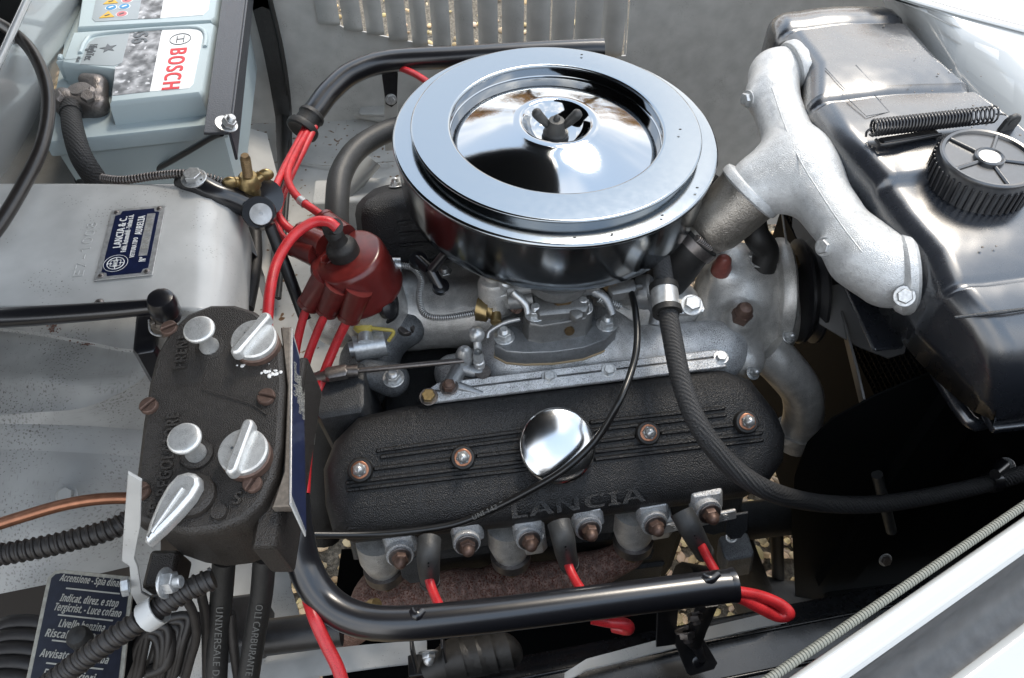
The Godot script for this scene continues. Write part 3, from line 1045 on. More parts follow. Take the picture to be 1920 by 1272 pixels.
	var grit := part(b, "grit", "rust", nw)
	grit.set_meta("kind", "stuff")
	bolt("hex", 7, Vector3(-0.4985, 0.7380, 0.1986), Vector3(0.05, 1, 0.35), "paint", "paint", nw)
	b = M.new()
	b.box(Transform3D(Basis(Vector3.RIGHT, 0.5), Vector3(-0.5221, 0.7810, 0.0729)), Vector3(0.16, 0.010, 0.008), 0.003)
	# lower left: floor seen below the hoses, ledge under the conduit
	b = M.new()
	rows = [pv([Vector3(-0.5044, 0.6000, 0.3964), Vector3(-0.4254, 0.6000, 0.4061), Vector3(-0.3373, 0.6000, 0.4076), Vector3(-0.2578, 0.6000, 0.4080)]), pv([Vector3(-0.4858, 0.6000, 0.3411), Vector3(-0.4245, 0.6000, 0.3435), Vector3(-0.3418, 0.6000, 0.3486), Vector3(-0.2793, 0.6000, 0.3537)]), pv([Vector3(-0.4656, 0.6000, 0.2460), Vector3(-0.4162, 0.6000, 0.2462), Vector3(-0.3551, 0.6000, 0.2478), Vector3(-0.3129, 0.6000, 0.2530)]), pv([Vector3(-0.4840, 0.6000, 0.2016), Vector3(-0.4216, 0.6000, 0.2030), Vector3(-0.3591, 0.6000, 0.1980), Vector3(-0.3190, 0.6000, 0.1901)])]
	b.sheet(rows)
	part(b, "bay_floor", "paint")
	b = M.new()
	rows = [pv([Vector3(-0.3355, 0.6400, 0.3715), Vector3(-0.2918, 0.6400, 0.3634), Vector3(-0.2219, 0.6400, 0.3621), Vector3(-0.1714, 0.6400, 0.3623)]), pv([Vector3(-0.3325, 0.6400, 0.3475), Vector3(-0.2929, 0.6400, 0.3382), Vector3(-0.2216, 0.6400, 0.3398), Vector3(-0.1703, 0.6400, 0.3420)])]
	b.sheet(rows, 0.004)
	part(b, "ledge", "paint")
	b = M.new()
	rows = [pv([Vector3(-0.0497, 0.5900, 0.3865), Vector3(-0.0186, 0.6180, 0.3818), Vector3(0.0967, 0.6180, 0.3689), Vector3(0.1646, 0.6180, 0.3621), Vector3(0.2152, 0.5900, 0.3515)]), pv([Vector3(-0.0485, 0.5900, 0.3784), Vector3(-0.0176, 0.6240, 0.3737), Vector3(0.0985, 0.6240, 0.3584), Vector3(0.1667, 0.6240, 0.3515), Vector3(0.2181, 0.5900, 0.3433)])]
	b.sheet(rows, 0.004)
	part(b, "dusty_flange", "paint", null, "dusty grey flange behind the black rail")
	# dark hollow below the left wing
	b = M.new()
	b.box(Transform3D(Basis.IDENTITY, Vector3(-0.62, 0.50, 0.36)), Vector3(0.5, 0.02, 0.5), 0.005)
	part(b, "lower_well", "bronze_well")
	# --- right: black inner wing with its curved front edge
	b = M.new()
	xf = plane_z(0.22)
	o = [Vector3(0.3365, 0.3018, 0.2200), Vector3(0.2567, 0.5735, 0.2200), Vector3(0.2363, 0.6621, 0.2200), Vector3(0.2328, 0.7262, 0.2200), Vector3(0.2456, 0.7671, 0.2200), Vector3(0.2778, 0.8000, 0.2200), Vector3(0.3219, 0.8297, 0.2200), Vector3(0.4515, 0.8856, 0.2200), Vector3(1.2665, -0.5184, 0.2200), Vector3(0.4824, -0.1982, 0.2200)]
	b.prism(xf, to_xy(xf, o), -0.001, 0.001)
	var bw := part(b, "black_inner_wing", "black_panel")
	b = M.new()
	b.box(Transform3D(Basis.IDENTITY, Vector3(0.66, 0.30, 0.12)), Vector3(0.56, 0.02, 0.78), 0.005)
	part(b, "bounce_stop_tray", "black_panel")  # black tray, widened to stop light bouncing up from the gravel
	bolt("hex", 6, Vector3(0.4271, 0.4131, 0.2260), Vector3(0, 0.6, 0.8), "steel_dark", "zinc", bw)
	bolt("hex", 8, Vector3(0.4782, 0.6462, 0.2320), Vector3(-0.05, 0.75, 0.65), "zinc", "zinc", bw)
	b = M.new()
	for q in [[Vector3(0.1739, 0.5552, 0.2000), Vector3(0.2854, 0.2784, 0.2200), 0.030], [Vector3(0.2714, 0.4957, 0.1800), Vector3(0.3491, 0.1883, 0.2000), 0.009], [Vector3(0.1588, 0.3922, 0.2100), Vector3(0.3546, 0.2725, 0.2100), 0.022], [Vector3(0.1806, 0.5004, 0.1900), Vector3(0.2979, 0.5013, 0.1900), 0.024]]:
		b.tube([q[0], q[1]], q[2], 10, 1)
	part(b, "subframe_strut", "engine_black")
	# --- nose panel to the right of the radiator
	b = M.new()
	var n1 := [Vector3(0.4372, 0.9550, -0.3038), Vector3(0.4203, 0.9550, -0.2137), Vector3(0.4133, 0.9550, -0.1215), Vector3(0.4157, 0.9550, -0.0342), Vector3(0.4318, 0.9550, 0.0777), Vector3(0.4401, 0.9550, 0.1399)]
	var n2 := [Vector3(0.4010, 1.0000, -0.2395), Vector3(0.3748, 1.0000, -0.1562), Vector3(0.4018, 1.0000, -0.1300), Vector3(0.4346, 1.0000, -0.1006), Vector3(0.4850, 1.0000, -0.0596), Vector3(0.5222, 1.0000, -0.0309)]
	rows = []
	for f in [0.0, 0.25, 0.5, 0.75, 0.95, 1.0]:
		var row := PackedVector3Array()
		for k in 6:
			row.append(n1[k].lerp(n2[k], f) + Vector3(0, 0.012 * sin(f * PI), 0))
		rows.append(row)
	b.sheet(rows, 0.002)
	var no := part(b, "nose_panel", "paint_body")
	b = M.new()
	rows = []
	for q in [Vector2(0, 0.002), Vector2(0.004, 0.005), Vector2(0.010, 0.004), Vector2(0.014, -0.003), Vector2(0.03, -0.004), Vector2(0.25, -0.02), Vector2(0.5, -0.12)]:
		var row := PackedVector3Array()
		for k in 6:
			row.append(n2[k] + Vector3(0.75 * q.x, q.y, -0.65 * q.x))
		rows.append(row)
	b.sheet(rows, 0.002)
	part(b, "bonnet_channel", "paint_body", no)
	# --- near wing edge across the lower right corner, with the piped welt
	var a0 := Vector3(0.0242, 1.0000, 0.5173)
	var b0 := Vector3(0.2091, 1.0000, 0.4382)
	var d := (b0 - a0).normalized()
	var u := Vector3(-d.z, 0, d.x)
	if u.z < 0.0:
		u = -u
	b = M.new()
	rows = []
	for q in [Vector2(0.004, -0.035), Vector2(0.004, -0.006), Vector2(0.005, -0.001), Vector2(0.008, 0.001), Vector2(0.016, 0.001), Vector2(0.0185, -0.001), Vector2(0.020, -0.005), Vector2(0.0200, -0.014), Vector2(0.0202, -0.026), Vector2(0.0215, -0.038), Vector2(0.0255, -0.049), Vector2(0.033, -0.0565), Vector2(0.041, -0.059), Vector2(0.046, -0.059), Vector2(0.0465, -0.055), Vector2(0.052, -0.054), Vector2(0.065, -0.054), Vector2(0.2, -0.058), Vector2(0.34, -0.09), Vector2(0.45, -0.2)]:
		var row := PackedVector3Array()
		for k in 8:
			var s := -0.25 + 0.1 * k
			row.append(a0 + d * s + u * q.x + Vector3(0, q.y + 0.0, 0))
		rows.append(row)
	var rim: Array = rows.slice(0, 7)
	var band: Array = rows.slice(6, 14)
	var outer: Array = rows.slice(13)
	for q in [rim, outer]:
		q.reverse()
		b.sheet(q, 0.0015)
	var nf := part(b, "near_wing", "paint_body")
	b = M.new()
	b.tube([a0 - d * 0.25, a0 + d * 0.6], 0.0020, 8, 1)
	for k in 330:
		var c := a0 + d * (-0.2 + 0.0020 * k)
		b.tube([c - d * 0.0007, c + d * 0.0007], 0.0025, 8, 1)
	part(b, "welt", "welt_grey", nf)
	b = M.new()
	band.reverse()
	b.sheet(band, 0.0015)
	part(b, "shaded_gutter", "gutter_shade_grey", nf)  # gutter of the painted wing; its shade is put into this grey
	b = M.new()
	rows = []
	for y in [0.40, 0.70, 0.965]:
		rows.append(pv([a0 - d * 0.3 + Vector3(0, y - 1.0, 0) + u * 0.003, a0 + Vector3(0, y - 1.0, 0) + u * 0.003, a0 + d * 0.7 + Vector3(0, y - 1.0, 0) + u * 0.003]))
	b.grid(rows)
	part(b, "added_wing_skirt", "black_panel", nf)  # unseen inner wing skirt, added to keep low sky light out of the bay
	b = M.new()
	var lev := Transform3D(Basis(Vector3.RIGHT, Vector3.FORWARD, Vector3.UP), Vector3.ZERO)
	b.prism(lev, to_xy(lev, [Vector3(-0.2894, 0.4200, 0.1260), Vector3(0.1354, 0.4200, 0.1704), Vector3(0.1212, 0.4200, 0.2844), Vector3(0.0521, 0.4200, 0.3530), Vector3(-0.3125, 0.4200, 0.3082), Vector3(-0.2968, 0.4200, 0.1916)]), 0.418, 0.42)
	part(b, "splash_guard", "black_panel")

func build_bonnet() -> void:
	# the raised bonnet stands behind the bay's left edge, out of the frame; the lid mirrors its lining
	thing("bonnet", "open bonnet hinged by the scuttle, raised over the left of the bay", "bonnet", Vector3(-0.6, 1.02, 0))
	var b := M.new()
	var xf := fr(Vector3(-0.60, 1.03, 0.0), Vector3(-0.60, 1.03, -1.0), Vector3(0.13, 1.98, 0.0))
	b.pillow(xf, rrect(0.92, 1.24, 0.20, 8, Vector2(0.0, 0.62)), [Vector2(0.01, -0.012), Vector2(0, -0.006), Vector2(0, 0.006), Vector2(0.02, 0.014)])
	part(b, "bonnet_skin", "paint_body")
	b = M.new()
	b.pillow(xf, rrect(0.86, 1.18, 0.18, 8, Vector2(0.0, 0.62)), [Vector2(0, 0.0145), Vector2(0, 0.017)])
	part(b, "bonnet_lining", "black_panel")

func build_engine() -> void:
	var b := M.new()
	# ---------- air cleaner
	var c := Vector3(0.001, 0.9625, -0.0215)
	var ax := Vector3(0.035, 1, 0.0).normalized()
	var R := 0.1585
	thing("air_cleaner", "round chrome air cleaner with a dished lid and dark wing nut", "air cleaner", c - Vector3(0, 0.07, 0))
	b.lathe(c, ax, [Vector2(0, -0.082), Vector2(R * 0.86, -0.082), Vector2(R * 0.93, -0.080), Vector2(R * 0.955, -0.074), Vector2(R * 0.968, -0.062), Vector2(R * 0.978, -0.036), Vector2(R * 0.986, -0.015)], 96)
	part(b, "side_band", "chrome_brushed")
	b = M.new()
	b.lathe(c, ax, [Vector2(R * 0.97, -0.018), Vector2(R * 0.99, -0.0175), Vector2(R * 1.0, -0.0155), Vector2(R * 1.002, -0.0135), Vector2(R * 0.995, -0.0118), Vector2(R * 0.985, -0.0112), Vector2(R * 0.905, -0.0108), Vector2(R * 0.850, -0.0108)], 128, 60)
	b.lathe(c, ax, [Vector2(R * 0.862, -0.0112), Vector2(R * 0.862, -0.005), Vector2(R * 0.880, -0.0036), Vector2(R * 0.8865, -0.0026), Vector2(R * 0.888, -0.0014), Vector2(R * 0.884, -0.0004), Vector2(R * 0.874, 0.0), Vector2(R * 0.668, 0.0003), Vector2(R * 0.655, 0.0001), Vector2(R * 0.649, -0.0010), Vector2(R * 0.648, -0.0024), Vector2(R * 0.653, -0.0036), Vector2(R * 0.662, -0.0042)], 128, 60)
	var lid := part(b, "lid", "chrome_brushed")
	b = M.new()
	b.lathe(c, ax, [Vector2(R * 0.664, -0.0036), Vector2(R * 0.664, -0.0125), Vector2(R * 0.655, -0.0138), Vector2(R * 0.648, -0.0136)], 128, 60)
	b.lathe(c, ax, [Vector2(R * 0.648, -0.0136), Vector2(R * 0.60, -0.0113), Vector2(R * 0.52, -0.0073), Vector2(R * 0.42, -0.0026), Vector2(R * 0.33, 0.0010), Vector2(R * 0.295, 0.0022), Vector2(R * 0.27, 0.0034), Vector2(R * 0.245, 0.0044), Vector2(R * 0.222, 0.0042), Vector2(R * 0.205, 0.0024), Vector2(R * 0.185, -0.003), Vector2(R * 0.16, -0.0085), Vector2(R * 0.12, -0.0115), Vector2(0, -0.0125)], 128, 60)
	part(b, "dished_centre", "chrome", lid)
	b = M.new()
	b.lathe(c, ax, [Vector2(0.0125, -0.0125), Vector2(0.0125, -0.009), Vector2(0.0100, -0.006), Vector2(0.0085, 0.002), Vector2(0.0075, 0.0045), Vector2(0.0035, 0.0052), Vector2(0.0030, 0.0085), Vector2(0.0015, 0.0100), Vector2(0, 0.0104)], 24)
	for s in [-1.0, 1.0]:
		var w0 := c + Vector3(s * 0.006, -0.004, s * 0.001)
		b.tube([w0, c + Vector3(s * 0.0125, 0.0035, s * 0.002), c + Vector3(s * 0.0185, 0.0105, s * 0.003)], [0.0032, 0.0046, 0.0052], 10)
		b.ball(c + Vector3(s * 0.0188, 0.0112, s * 0.003), 0.0052)
	part(b, "wing_nut", "rubber_grey")
	b = M.new()
	for q in [[2.05, 0.945], [1.75, 0.95], [1.4, 0.95], [1.05, 0.945], [2.3, 0.95], [0.7, 0.95], [1.62, 0.94], [-1.2, 0.8], [0.2, 0.75], [2.7, 0.78]]:
		b.ball(c + Vector3(cos(q[0]) * R * q[1], -0.0108 if q[1] > 0.9 else 0.0004, sin(q[0]) * R * q[1]), 0.0011, Vector3(1.6, 0.3, 1), 6)
	part(b, "grit", "engine_black", lid).set_meta("kind", "stuff")

	# ---------- near valve cover
	var cf := Transform3D(Basis(Vector3.RIGHT, Vector3(0, 0.5, -0.8660), Vector3(0.0000, 0.8660, 0.5000)), Vector3(-0.0319, 0.7900, 0.2307))
	thing("valve_cover", "black wrinkle-finish valve cover with raised ribs and four nuts, nearest the viewer", "valve cover", Vector3(-0.0319, 0.7900, 0.2307))
	b = M.new()
	var outl := to_xy(cf, [Vector3(-0.2153, 0.7965, 0.1795), Vector3(-0.1685, 0.7995, 0.1743), Vector3(0.1425, 0.8021, 0.1698), Vector3(0.1701, 0.7954, 0.1813), Vector3(0.1914, 0.7780, 0.2114), Vector3(0.1970, 0.7660, 0.2322), Vector3(0.1904, 0.7527, 0.2553), Vector3(0.1685, 0.7411, 0.2753), Vector3(0.1462, 0.7373, 0.2820), Vector3(-0.0599, 0.7356, 0.2850), Vector3(-0.2279, 0.7366, 0.2832), Vector3(-0.2474, 0.7429, 0.2722), Vector3(-0.2525, 0.7558, 0.2500), Vector3(-0.2522, 0.7729, 0.2203), Vector3(-0.2397, 0.7859, 0.1978)])
	b.pillow(cf, outl, [Vector2(-0.001, -0.062), Vector2(-0.001, -0.056), Vector2(0.003, -0.054), Vector2(0.002, -0.028), Vector2(0.004, -0.018), Vector2(0.009, -0.009), Vector2(0.017, -0.003), Vector2(0.027, -0.0004), Vector2(0.034, 0.0)], true)
	var cover := part(b, "cover_shell", "wrinkle_black")
	for q in [[Vector3(-0.1975, 0.7954, 0.2214), Vector3(-0.0592, 0.7976, 0.2175)], [Vector3(-0.1946, 0.7923, 0.2267), Vector3(-0.0599, 0.7942, 0.2235)], [Vector3(0.0013, 0.7982, 0.2164), Vector3(0.1323, 0.7987, 0.2156)], [Vector3(0.0019, 0.7945, 0.2229), Vector3(0.1323, 0.7954, 0.2214)], [Vector3(-0.2012, 0.7873, 0.2353), Vector3(-0.1300, 0.7880, 0.2342)], [Vector3(-0.1073, 0.7883, 0.2337), Vector3(-0.0612, 0.7886, 0.2332)], [Vector3(0.0006, 0.7891, 0.2323), Vector3(0.0433, 0.7896, 0.2314)], [Vector3(0.0668, 0.7899, 0.2309), Vector3(0.1380, 0.7903, 0.2302)], [Vector3(-0.2269, 0.7824, 0.2438), Vector3(-0.0623, 0.7835, 0.2420)], [Vector3(-0.2265, 0.7791, 0.2496), Vector3(-0.0606, 0.7799, 0.2481)], [Vector3(0.0015, 0.7846, 0.2401), Vector3(0.1645, 0.7852, 0.2391)], [Vector3(0.0016, 0.7811, 0.2461), Vector3(0.1644, 0.7819, 0.2448)], [Vector3(-0.2297, 0.7568, 0.2761), Vector3(-0.1269, 0.7574, 0.2751)], [Vector3(-0.2314, 0.7516, 0.2791), Vector3(-0.1285, 0.7520, 0.2785)], [Vector3(0.0600, 0.7586, 0.2731), Vector3(0.1593, 0.7603, 0.2702)], [Vector3(0.0600, 0.7533, 0.2763), Vector3(0.1605, 0.7549, 0.2736)]]:
		b = M.new()
		var dd: Vector3 = q[1] - q[0]
		var f := fr((q[0] + q[1]) / 2.0, q[1], (q[0] + q[1]) / 2.0 + cf.basis.y)
		b.prism(f, rrect(dd.length(), 0.0042, 0.0018, 3), -0.004, 0.0022, 0.0012)
		part(b, "rib", "wrinkle_black")
	b = M.new()
	var tf := fr(Vector3(-0.0172, 0.7603, 0.2781), Vector3(0.0405, 0.7609, 0.2771), Vector3(-0.0172, 0.7603, 0.2781) + cf.basis.y)
	b.text(tf, "LANCIA", 0.012, 0.0025, "Droid Sans", true, 0.125)
	part(b, "raised_lettering", "wrinkle_black")
	for q in [Vector3(-0.2126, 0.7883, 0.2356), Vector3(-0.1192, 0.7890, 0.2344), Vector3(0.0545, 0.7914, 0.2303), Vector3(0.1493, 0.7918, 0.2296)]:
		var n := bolt("acorn", 6, q + Vector3(0.0000, 0.8660, 0.5000) * 0.0040, Vector3(0.0000, 0.8660, 0.5000), "zinc", "", null)
		b = M.new()
		b.lathe(q, Vector3(0.0000, 0.8660, 0.5000), [Vector2(0.0115, -0.003), Vector2(0.0115, 0.003), Vector2(0.0102, 0.005), Vector2(0.007, 0.0055), Vector2(0.0, 0.0055)], 24)
		part(b, "rubber_washer", "rubber")
		b = M.new()
		b.lathe(q, Vector3(0.0000, 0.8660, 0.5000), [Vector2(0.0078, 0.0052), Vector2(0.0080, 0.006), Vector2(0.0070, 0.0066), Vector2(0.0, 0.0066)], 24)
		part(b, "copper_washer", "copper")
	# polished filler cap
	var cc := Vector3(-0.0321, 0.7890, 0.2324)
	thing("oil_filler_cap", "polished domed oil filler cap in the middle of the valve cover", "filler cap", cc)
	b = M.new()
	b.lathe(cc, Vector3(0.0000, 0.8660, 0.5000), [Vector2(0.0335, -0.003), Vector2(0.0345, 0.0), Vector2(0.0345, 0.006), Vector2(0.033, 0.008), Vector2(0.0, 0.008)], 64)
	part(b, "skirt", "steel_dark")
	b = M.new()
	b.lathe(cc, Vector3(0.0000, 0.8660, 0.5000), [Vector2(0.0336, 0.007), Vector2(0.0352, 0.009), Vector2(0.0354, 0.012), Vector2(0.0345, 0.0142), Vector2(0.0325, 0.0155), Vector2(0.028, 0.0178), Vector2(0.022, 0.0198), Vector2(0.014, 0.0215), Vector2(0.007, 0.0222), Vector2(0.0, 0.0224)], 72, 60)
	part(b, "dome", "polished_alu")

	# ---------- engine block, heads
	thing("engine_block", "dark engine block low between the valve covers", "engine block", Vector3(0, 0.45, 0.05))
	b = M.new()
	b.box(Transform3D(Basis.IDENTITY, Vector3(-0.02, 0.56, 0.05)), Vector3(0.36, 0.36, 0.26), 0.02)
	b.box(Transform3D(Basis(Vector3.RIGHT, 0.5), Vector3(-0.03, 0.70, 0.19)), Vector3(0.36, 0.16, 0.10), 0.012)
	b.box(Transform3D(Basis.IDENTITY, Vector3(-0.03, 0.56, 0.225)), Vector3(0.30, 0.14, 0.05), 0.012)
	part(b, "crankcase", "engine_black")
	b = M.new()
	b.box(Transform3D(Basis.IDENTITY, Vector3(0.0323, 0.5214, 0.2450)), Vector3(0.14, 0.05, 0.02), 0.003)
	for k in 4:
		b.box(Transform3D(Basis.IDENTITY, Vector3(0.0354, 0.5956, 0.2570) - Vector3(0, 0.0055, 0) * k), Vector3(0.09, 0.003, 0.006), 0.001)
	part(b, "finned_sump", "iron_grey")
	b = M.new()
	b.box(Transform3D(Basis(Vector3(0, 0, 1), 0.1), Vector3(-0.2244, 0.7445, 0.1500)), Vector3(0.05, 0.12, 0.06), 0.006)
	part(b, "rear_mount", "iron_grey")
	b = M.new()
	b.box(Transform3D(Basis(Vector3(0, 0, 1), 0.15), Vector3(0.1774, 0.5667, 0.2620)), Vector3(0.034, 0.055, 0.03), 0.004)
	bolt("hex", 4, Vector3(0.1491, 0.6546, 0.2800), Vector3(0, 1, 0.2), "zinc", "zinc")
	part(b, "front_mount", "iron_light")
	b = M.new()
	b.tube([Vector3(-0.2306, 0.7400, 0.1122), Vector3(-0.2590, 0.6800, 0.1086), Vector3(-0.2784, 0.6200, 0.1246), Vector3(-0.2913, 0.5400, 0.1700)], 0.020, 12)
	part(b, "breather_pipe", "engine_black")

	thing("cylinder_head", "cast aluminium cylinder head with plug recesses below the near valve cover", "cylinder head", Vector3(-0.0567, 0.6828, 0.2700))
	b = M.new()
	var hf := fr(Vector3(-0.2338, 0.6967, 0.2720), Vector3(0.1542, 0.6914, 0.2720), Vector3(-0.2338, 0.6967, 0.2720) + Vector3(0, 1, -0.2))
	var hl := Vector3(-0.2338, 0.6967, 0.2720).distance_to(Vector3(0.1542, 0.6914, 0.2720))
	b.prism(hf, [Vector2(0, -0.012), Vector2(hl, -0.012), Vector2(hl, 0.06), Vector2(0, 0.06)], -0.05, 0.0, 0.003)
	part(b, "head_side", "flange_dark")
	var hd := Vector3(0.02, -1, 0.22).normalized()
	for q in [[Vector3(-0.2071, 0.6973, 0.2700), 0.0], [Vector3(-0.0808, 0.6957, 0.2700), 0.0], [Vector3(0.0445, 0.6973, 0.2700), 0.0]]:
		var p: Vector3 = q[0]
		b = M.new()
		b.lathe(p - hd * 0.016, hd, [Vector2(0.0, 0.0), Vector2(0.021, 0), Vector2(0.0215, 0.026), Vector2(0.019, 0.036), Vector2(0.0165, 0.044), Vector2(0, 0.044)], 28)
		b.box(Transform3D(Basis(Vector3(0, 0, 1), 0.1), p + Vector3(0.022, 0.004, 0.004)), Vector3(0.026, 0.034, 0.03), 0.005)
		part(b, "plug_boss", "cast_alu")
		b = M.new()
		b.lathe(p + hd * 0.028, hd, [Vector2(0.014, -0.002), Vector2(0.0205, 0.0), Vector2(0.020, 0.011), Vector2(0.015, 0.013), Vector2(0, 0.013)], 28)
		part(b, "collar", "steel_dark")
		b = M.new()
		b.pillow(up_frame(p + hd * 0.040, hd), hexa(0.0095), [Vector2(0, 0), Vector2(0, 0.016), Vector2(0.0015, 0.018)], false)
		part(b, "hex_plug", "bronze_dark")
	for q in [Vector3(-0.1853, 0.7280, 0.2960), Vector3(-0.1228, 0.7374, 0.2960), Vector3(-0.0648, 0.7327, 0.2960), Vector3(-0.0091, 0.7396, 0.2960), Vector3(0.0543, 0.7340, 0.2960), Vector3(0.1046, 0.7454, 0.2960)]:
		var na := Vector3(0.05, 0.45, 0.88).normalized()
		b = M.new()
		b.lathe(q - na * 0.02, na, [Vector2(0.0130, 0), Vector2(0.0130, 0.017), Vector2(0.0122, 0.0183), Vector2(0, 0.0183)], 24)
		b.box(Transform3D(fr(q, q + Vector3(1, 0.1, 0), q + Vector3(0, 1, -0.4)).basis, q - na * 0.020 + Vector3(0.002, 0.008, 0)), Vector3(0.030, 0.024, 0.016), 0.003)
		part(b, "stud_boss", "cast_dirty")
		bolt("acorn", 7, q - na * 0.001, na, "copper_brown", "steel_dark")
	b = M.new()
	var ef := fr(Vector3(0.0672, 0.7214, 0.2950), Vector3(0.1272, 0.7341, 0.2950), Vector3(0.0672, 0.7214, 0.2950) + Vector3(0, 1, -0.3))
	b.prism(ef, rrect(0.075, 0.012, 0.002, 2, Vector2(0.03, 0)), -0.004, 0.0, 0.001)
	b.text(ef.translated_local(Vector3(0.032, 0, 0.0006)), "B20-2108", 0.008, 0.0012, "Droid Sans", false, 0.055)
	part(b, "number_pad", "cast_alu")
	for q in [[Vector3(-0.1916, 1.1102, 0.3000), 0]]:
		pass
	for q in [Vector3(-0.1755, 0.7029, 0.3000), Vector3(0.1360, 0.7180, 0.3000)]:
		b = M.new()
		var lf := fr(q, q + Vector3(1, 0.1, 0), q + Vector3(0, 1, -0.3))
		b.prism(lf, [Vector2(-0.011, 0.018), Vector2(-0.012, -0.005), Vector2(-0.006, -0.016), Vector2(0.004, -0.016), Vector2(0.010, -0.006), Vector2(0.010, 0.018)], -0.003, 0.0, 0.0008)
		b.lathe(q + Vector3(-0.001, -0.004, 0.0003), lf.basis.z, [Vector2(0.0046, 0.0), Vector2(0.0046, 0.0008), Vector2(0, 0.0008)], 14)
		part(b, "bracket_ear", "iron_grey")

	thing("exhaust_manifold", "rusty brown exhaust manifold under the plug recesses", "exhaust manifold", Vector3(-0.0853, 0.6026, 0.2820))
	b = M.new()
	b.blend([[Vector3(-0.2268, 0.5928, 0.2770), 0.024, Vector3(-0.1361, 0.6014, 0.2800), 0.021, 0.01], [Vector3(-0.1361, 0.6014, 0.2800), 0.021, Vector3(-0.0045, 0.5999, 0.2800), 0.020, 0.01], [Vector3(-0.0045, 0.5999, 0.2800), 0.020, Vector3(0.0468, 0.6242, 0.2720), 0.016, 0.02], [Vector3(-0.0794, 0.5991, 0.2570), 0.015, Vector3(-0.0819, 0.5900, 0.2770), 0.018, 0.02], [Vector3(-0.2176, 0.5962, 0.2570), 0.015, Vector3(-0.2176, 0.5750, 0.2720), 0.02, 0.02], [Vector3(-0.2379, 0.5515, 0.2720), 0.024, Vector3(-0.2877, 0.4229, 0.2420), 0.022, 0.02]], 0.004)
	part(b, "manifold_casting", "rust")
	b = M.new()
	b.tube([Vector3(-0.2312, 0.6869, 0.3250), Vector3(-0.2129, 0.7063, 0.3300)], [0.006, 0.0055], 10, 1)
	b.tube([Vector3(-0.2145, 0.7056, 0.3300), Vector3(-0.2091, 0.7101, 0.3310)], [0.007, 0.0065], 10, 1)
	part(b, "brass_stub", "brass")

	# far valve cover
	var fo := Vector3(-0.1641, 0.8500, -0.0832)
	var fx := Transform3D(Basis(Vector3.RIGHT, Vector3(0, -0.5, -0.866), Vector3(0, 0.866, -0.5)), fo)
	thing("valve_cover", "black valve cover half hidden behind the air cleaner", "valve cover", fo)
	b = M.new()
	var fp := PackedVector2Array([Vector2(-0.046, -0.02), Vector2(-0.036, 0.04), Vector2(-0.02, 0.055), Vector2(0.34, 0.055), Vector2(0.36, 0.03), Vector2(0.36, -0.035), Vector2(0.34, -0.055), Vector2(-0.02, -0.055), Vector2(-0.038, -0.044)])
	b.pillow(fx, fp, [Vector2(-0.004, -0.075), Vector2(-0.004, -0.07), Vector2(0, -0.07), Vector2(0, -0.022), Vector2(0.003, -0.012), Vector2(0.010, -0.005), Vector2(0.02, -0.002), Vector2(0.03, 0)], true)
	part(b, "cover_shell", "wrinkle_black")
	for k in 3:
		b = M.new()
		b.box(Transform3D(fx.basis, fx * Vector3(0.14, -0.056, -0.028 - 0.012 * k)), Vector3(0.28, 0.004, 0.004), 0.001)
		part(b, "rib", "wrinkle_black")
	bolt("acorn", 5, fx * Vector3(0, 0, 0.001), fx.basis.z, "zinc", "zinc")

	# ---------- intake manifold
	thing("intake_manifold", "silver cast intake manifold under the carburettor", "intake manifold", Vector3(-0.0151, 0.7800, 0.1344))
	b = M.new()
	b.blend([
		[Vector3(-0.2343, 0.7750, 0.0300), 0.036, Vector3(-0.1656, 0.7750, 0.0345), 0.036, 0.02], [Vector3(-0.1657, 0.7750, 0.0384), 0.037, Vector3(-0.0750, 0.7850, 0.0585), 0.036, 0.02],
		[Vector3(-0.1582, 0.7700, -0.0138), 0.03, Vector3(-0.0629, 0.7800, -0.0007), 0.03, 0.03], [Vector3(0.0496, 0.7850, 0.0700), 0.03, Vector3(0.1192, 0.7850, 0.0708), 0.03, 0.02]], 0.005)
	part(b, "rear_runner", "cast_alu")
	b = M.new()
	b.blend([
		[Vector3(-0.0577, 0.7850, 0.1262), 0.028, Vector3(0.0307, 0.7850, 0.1230), 0.028, 0.01], [Vector3(-0.0532, 0.7720, 0.1338), 0.022, Vector3(0.0324, 0.7720, 0.1339), 0.022, 0.012], [Vector3(0.0401, 0.7750, 0.1217), 0.028, Vector3(0.1571, 0.7700, 0.1226), 0.031, 0.02],
		[Vector3(0.0436, 0.7650, 0.1368), 0.016, Vector3(0.1514, 0.7650, 0.1359), 0.018, 0.02], [Vector3(-0.1203, 0.7650, 0.1167), 0.02, Vector3(-0.0598, 0.7700, 0.1210), 0.024, 0.03], [Vector3(-0.0565, 0.7800, 0.0938), 0.03, Vector3(0.0401, 0.7800, 0.0909), 0.03, 0.02]], 0.0042)
	var im := part(b, "near_runner", "cast_dirty")
	# flat flanges along the top of the near head
	b = M.new()
	var gf := fr(Vector3(-0.1482, 0.8050, 0.1807), Vector3(0.1465, 0.8050, 0.1726), Vector3(-0.1475, 0.8080, 0.1724))
	var gl := Vector3(-0.1482, 0.8050, 0.1807).distance_to(Vector3(0.1465, 0.8050, 0.1726))
	b.prism(gf, [Vector2(0, 0), Vector2(gl, 0), Vector2(gl - 0.004, 0.011), Vector2(0.01, 0.011)], -0.006, 0.0, 0.001)
	b.prism(gf, [Vector2(0.0, 0.0125), Vector2(gl, 0.0125), Vector2(gl - 0.004, 0.020), Vector2(0.012, 0.020)], -0.02, -0.0025, 0.001)
	part(b, "flange", "cast_dirty")
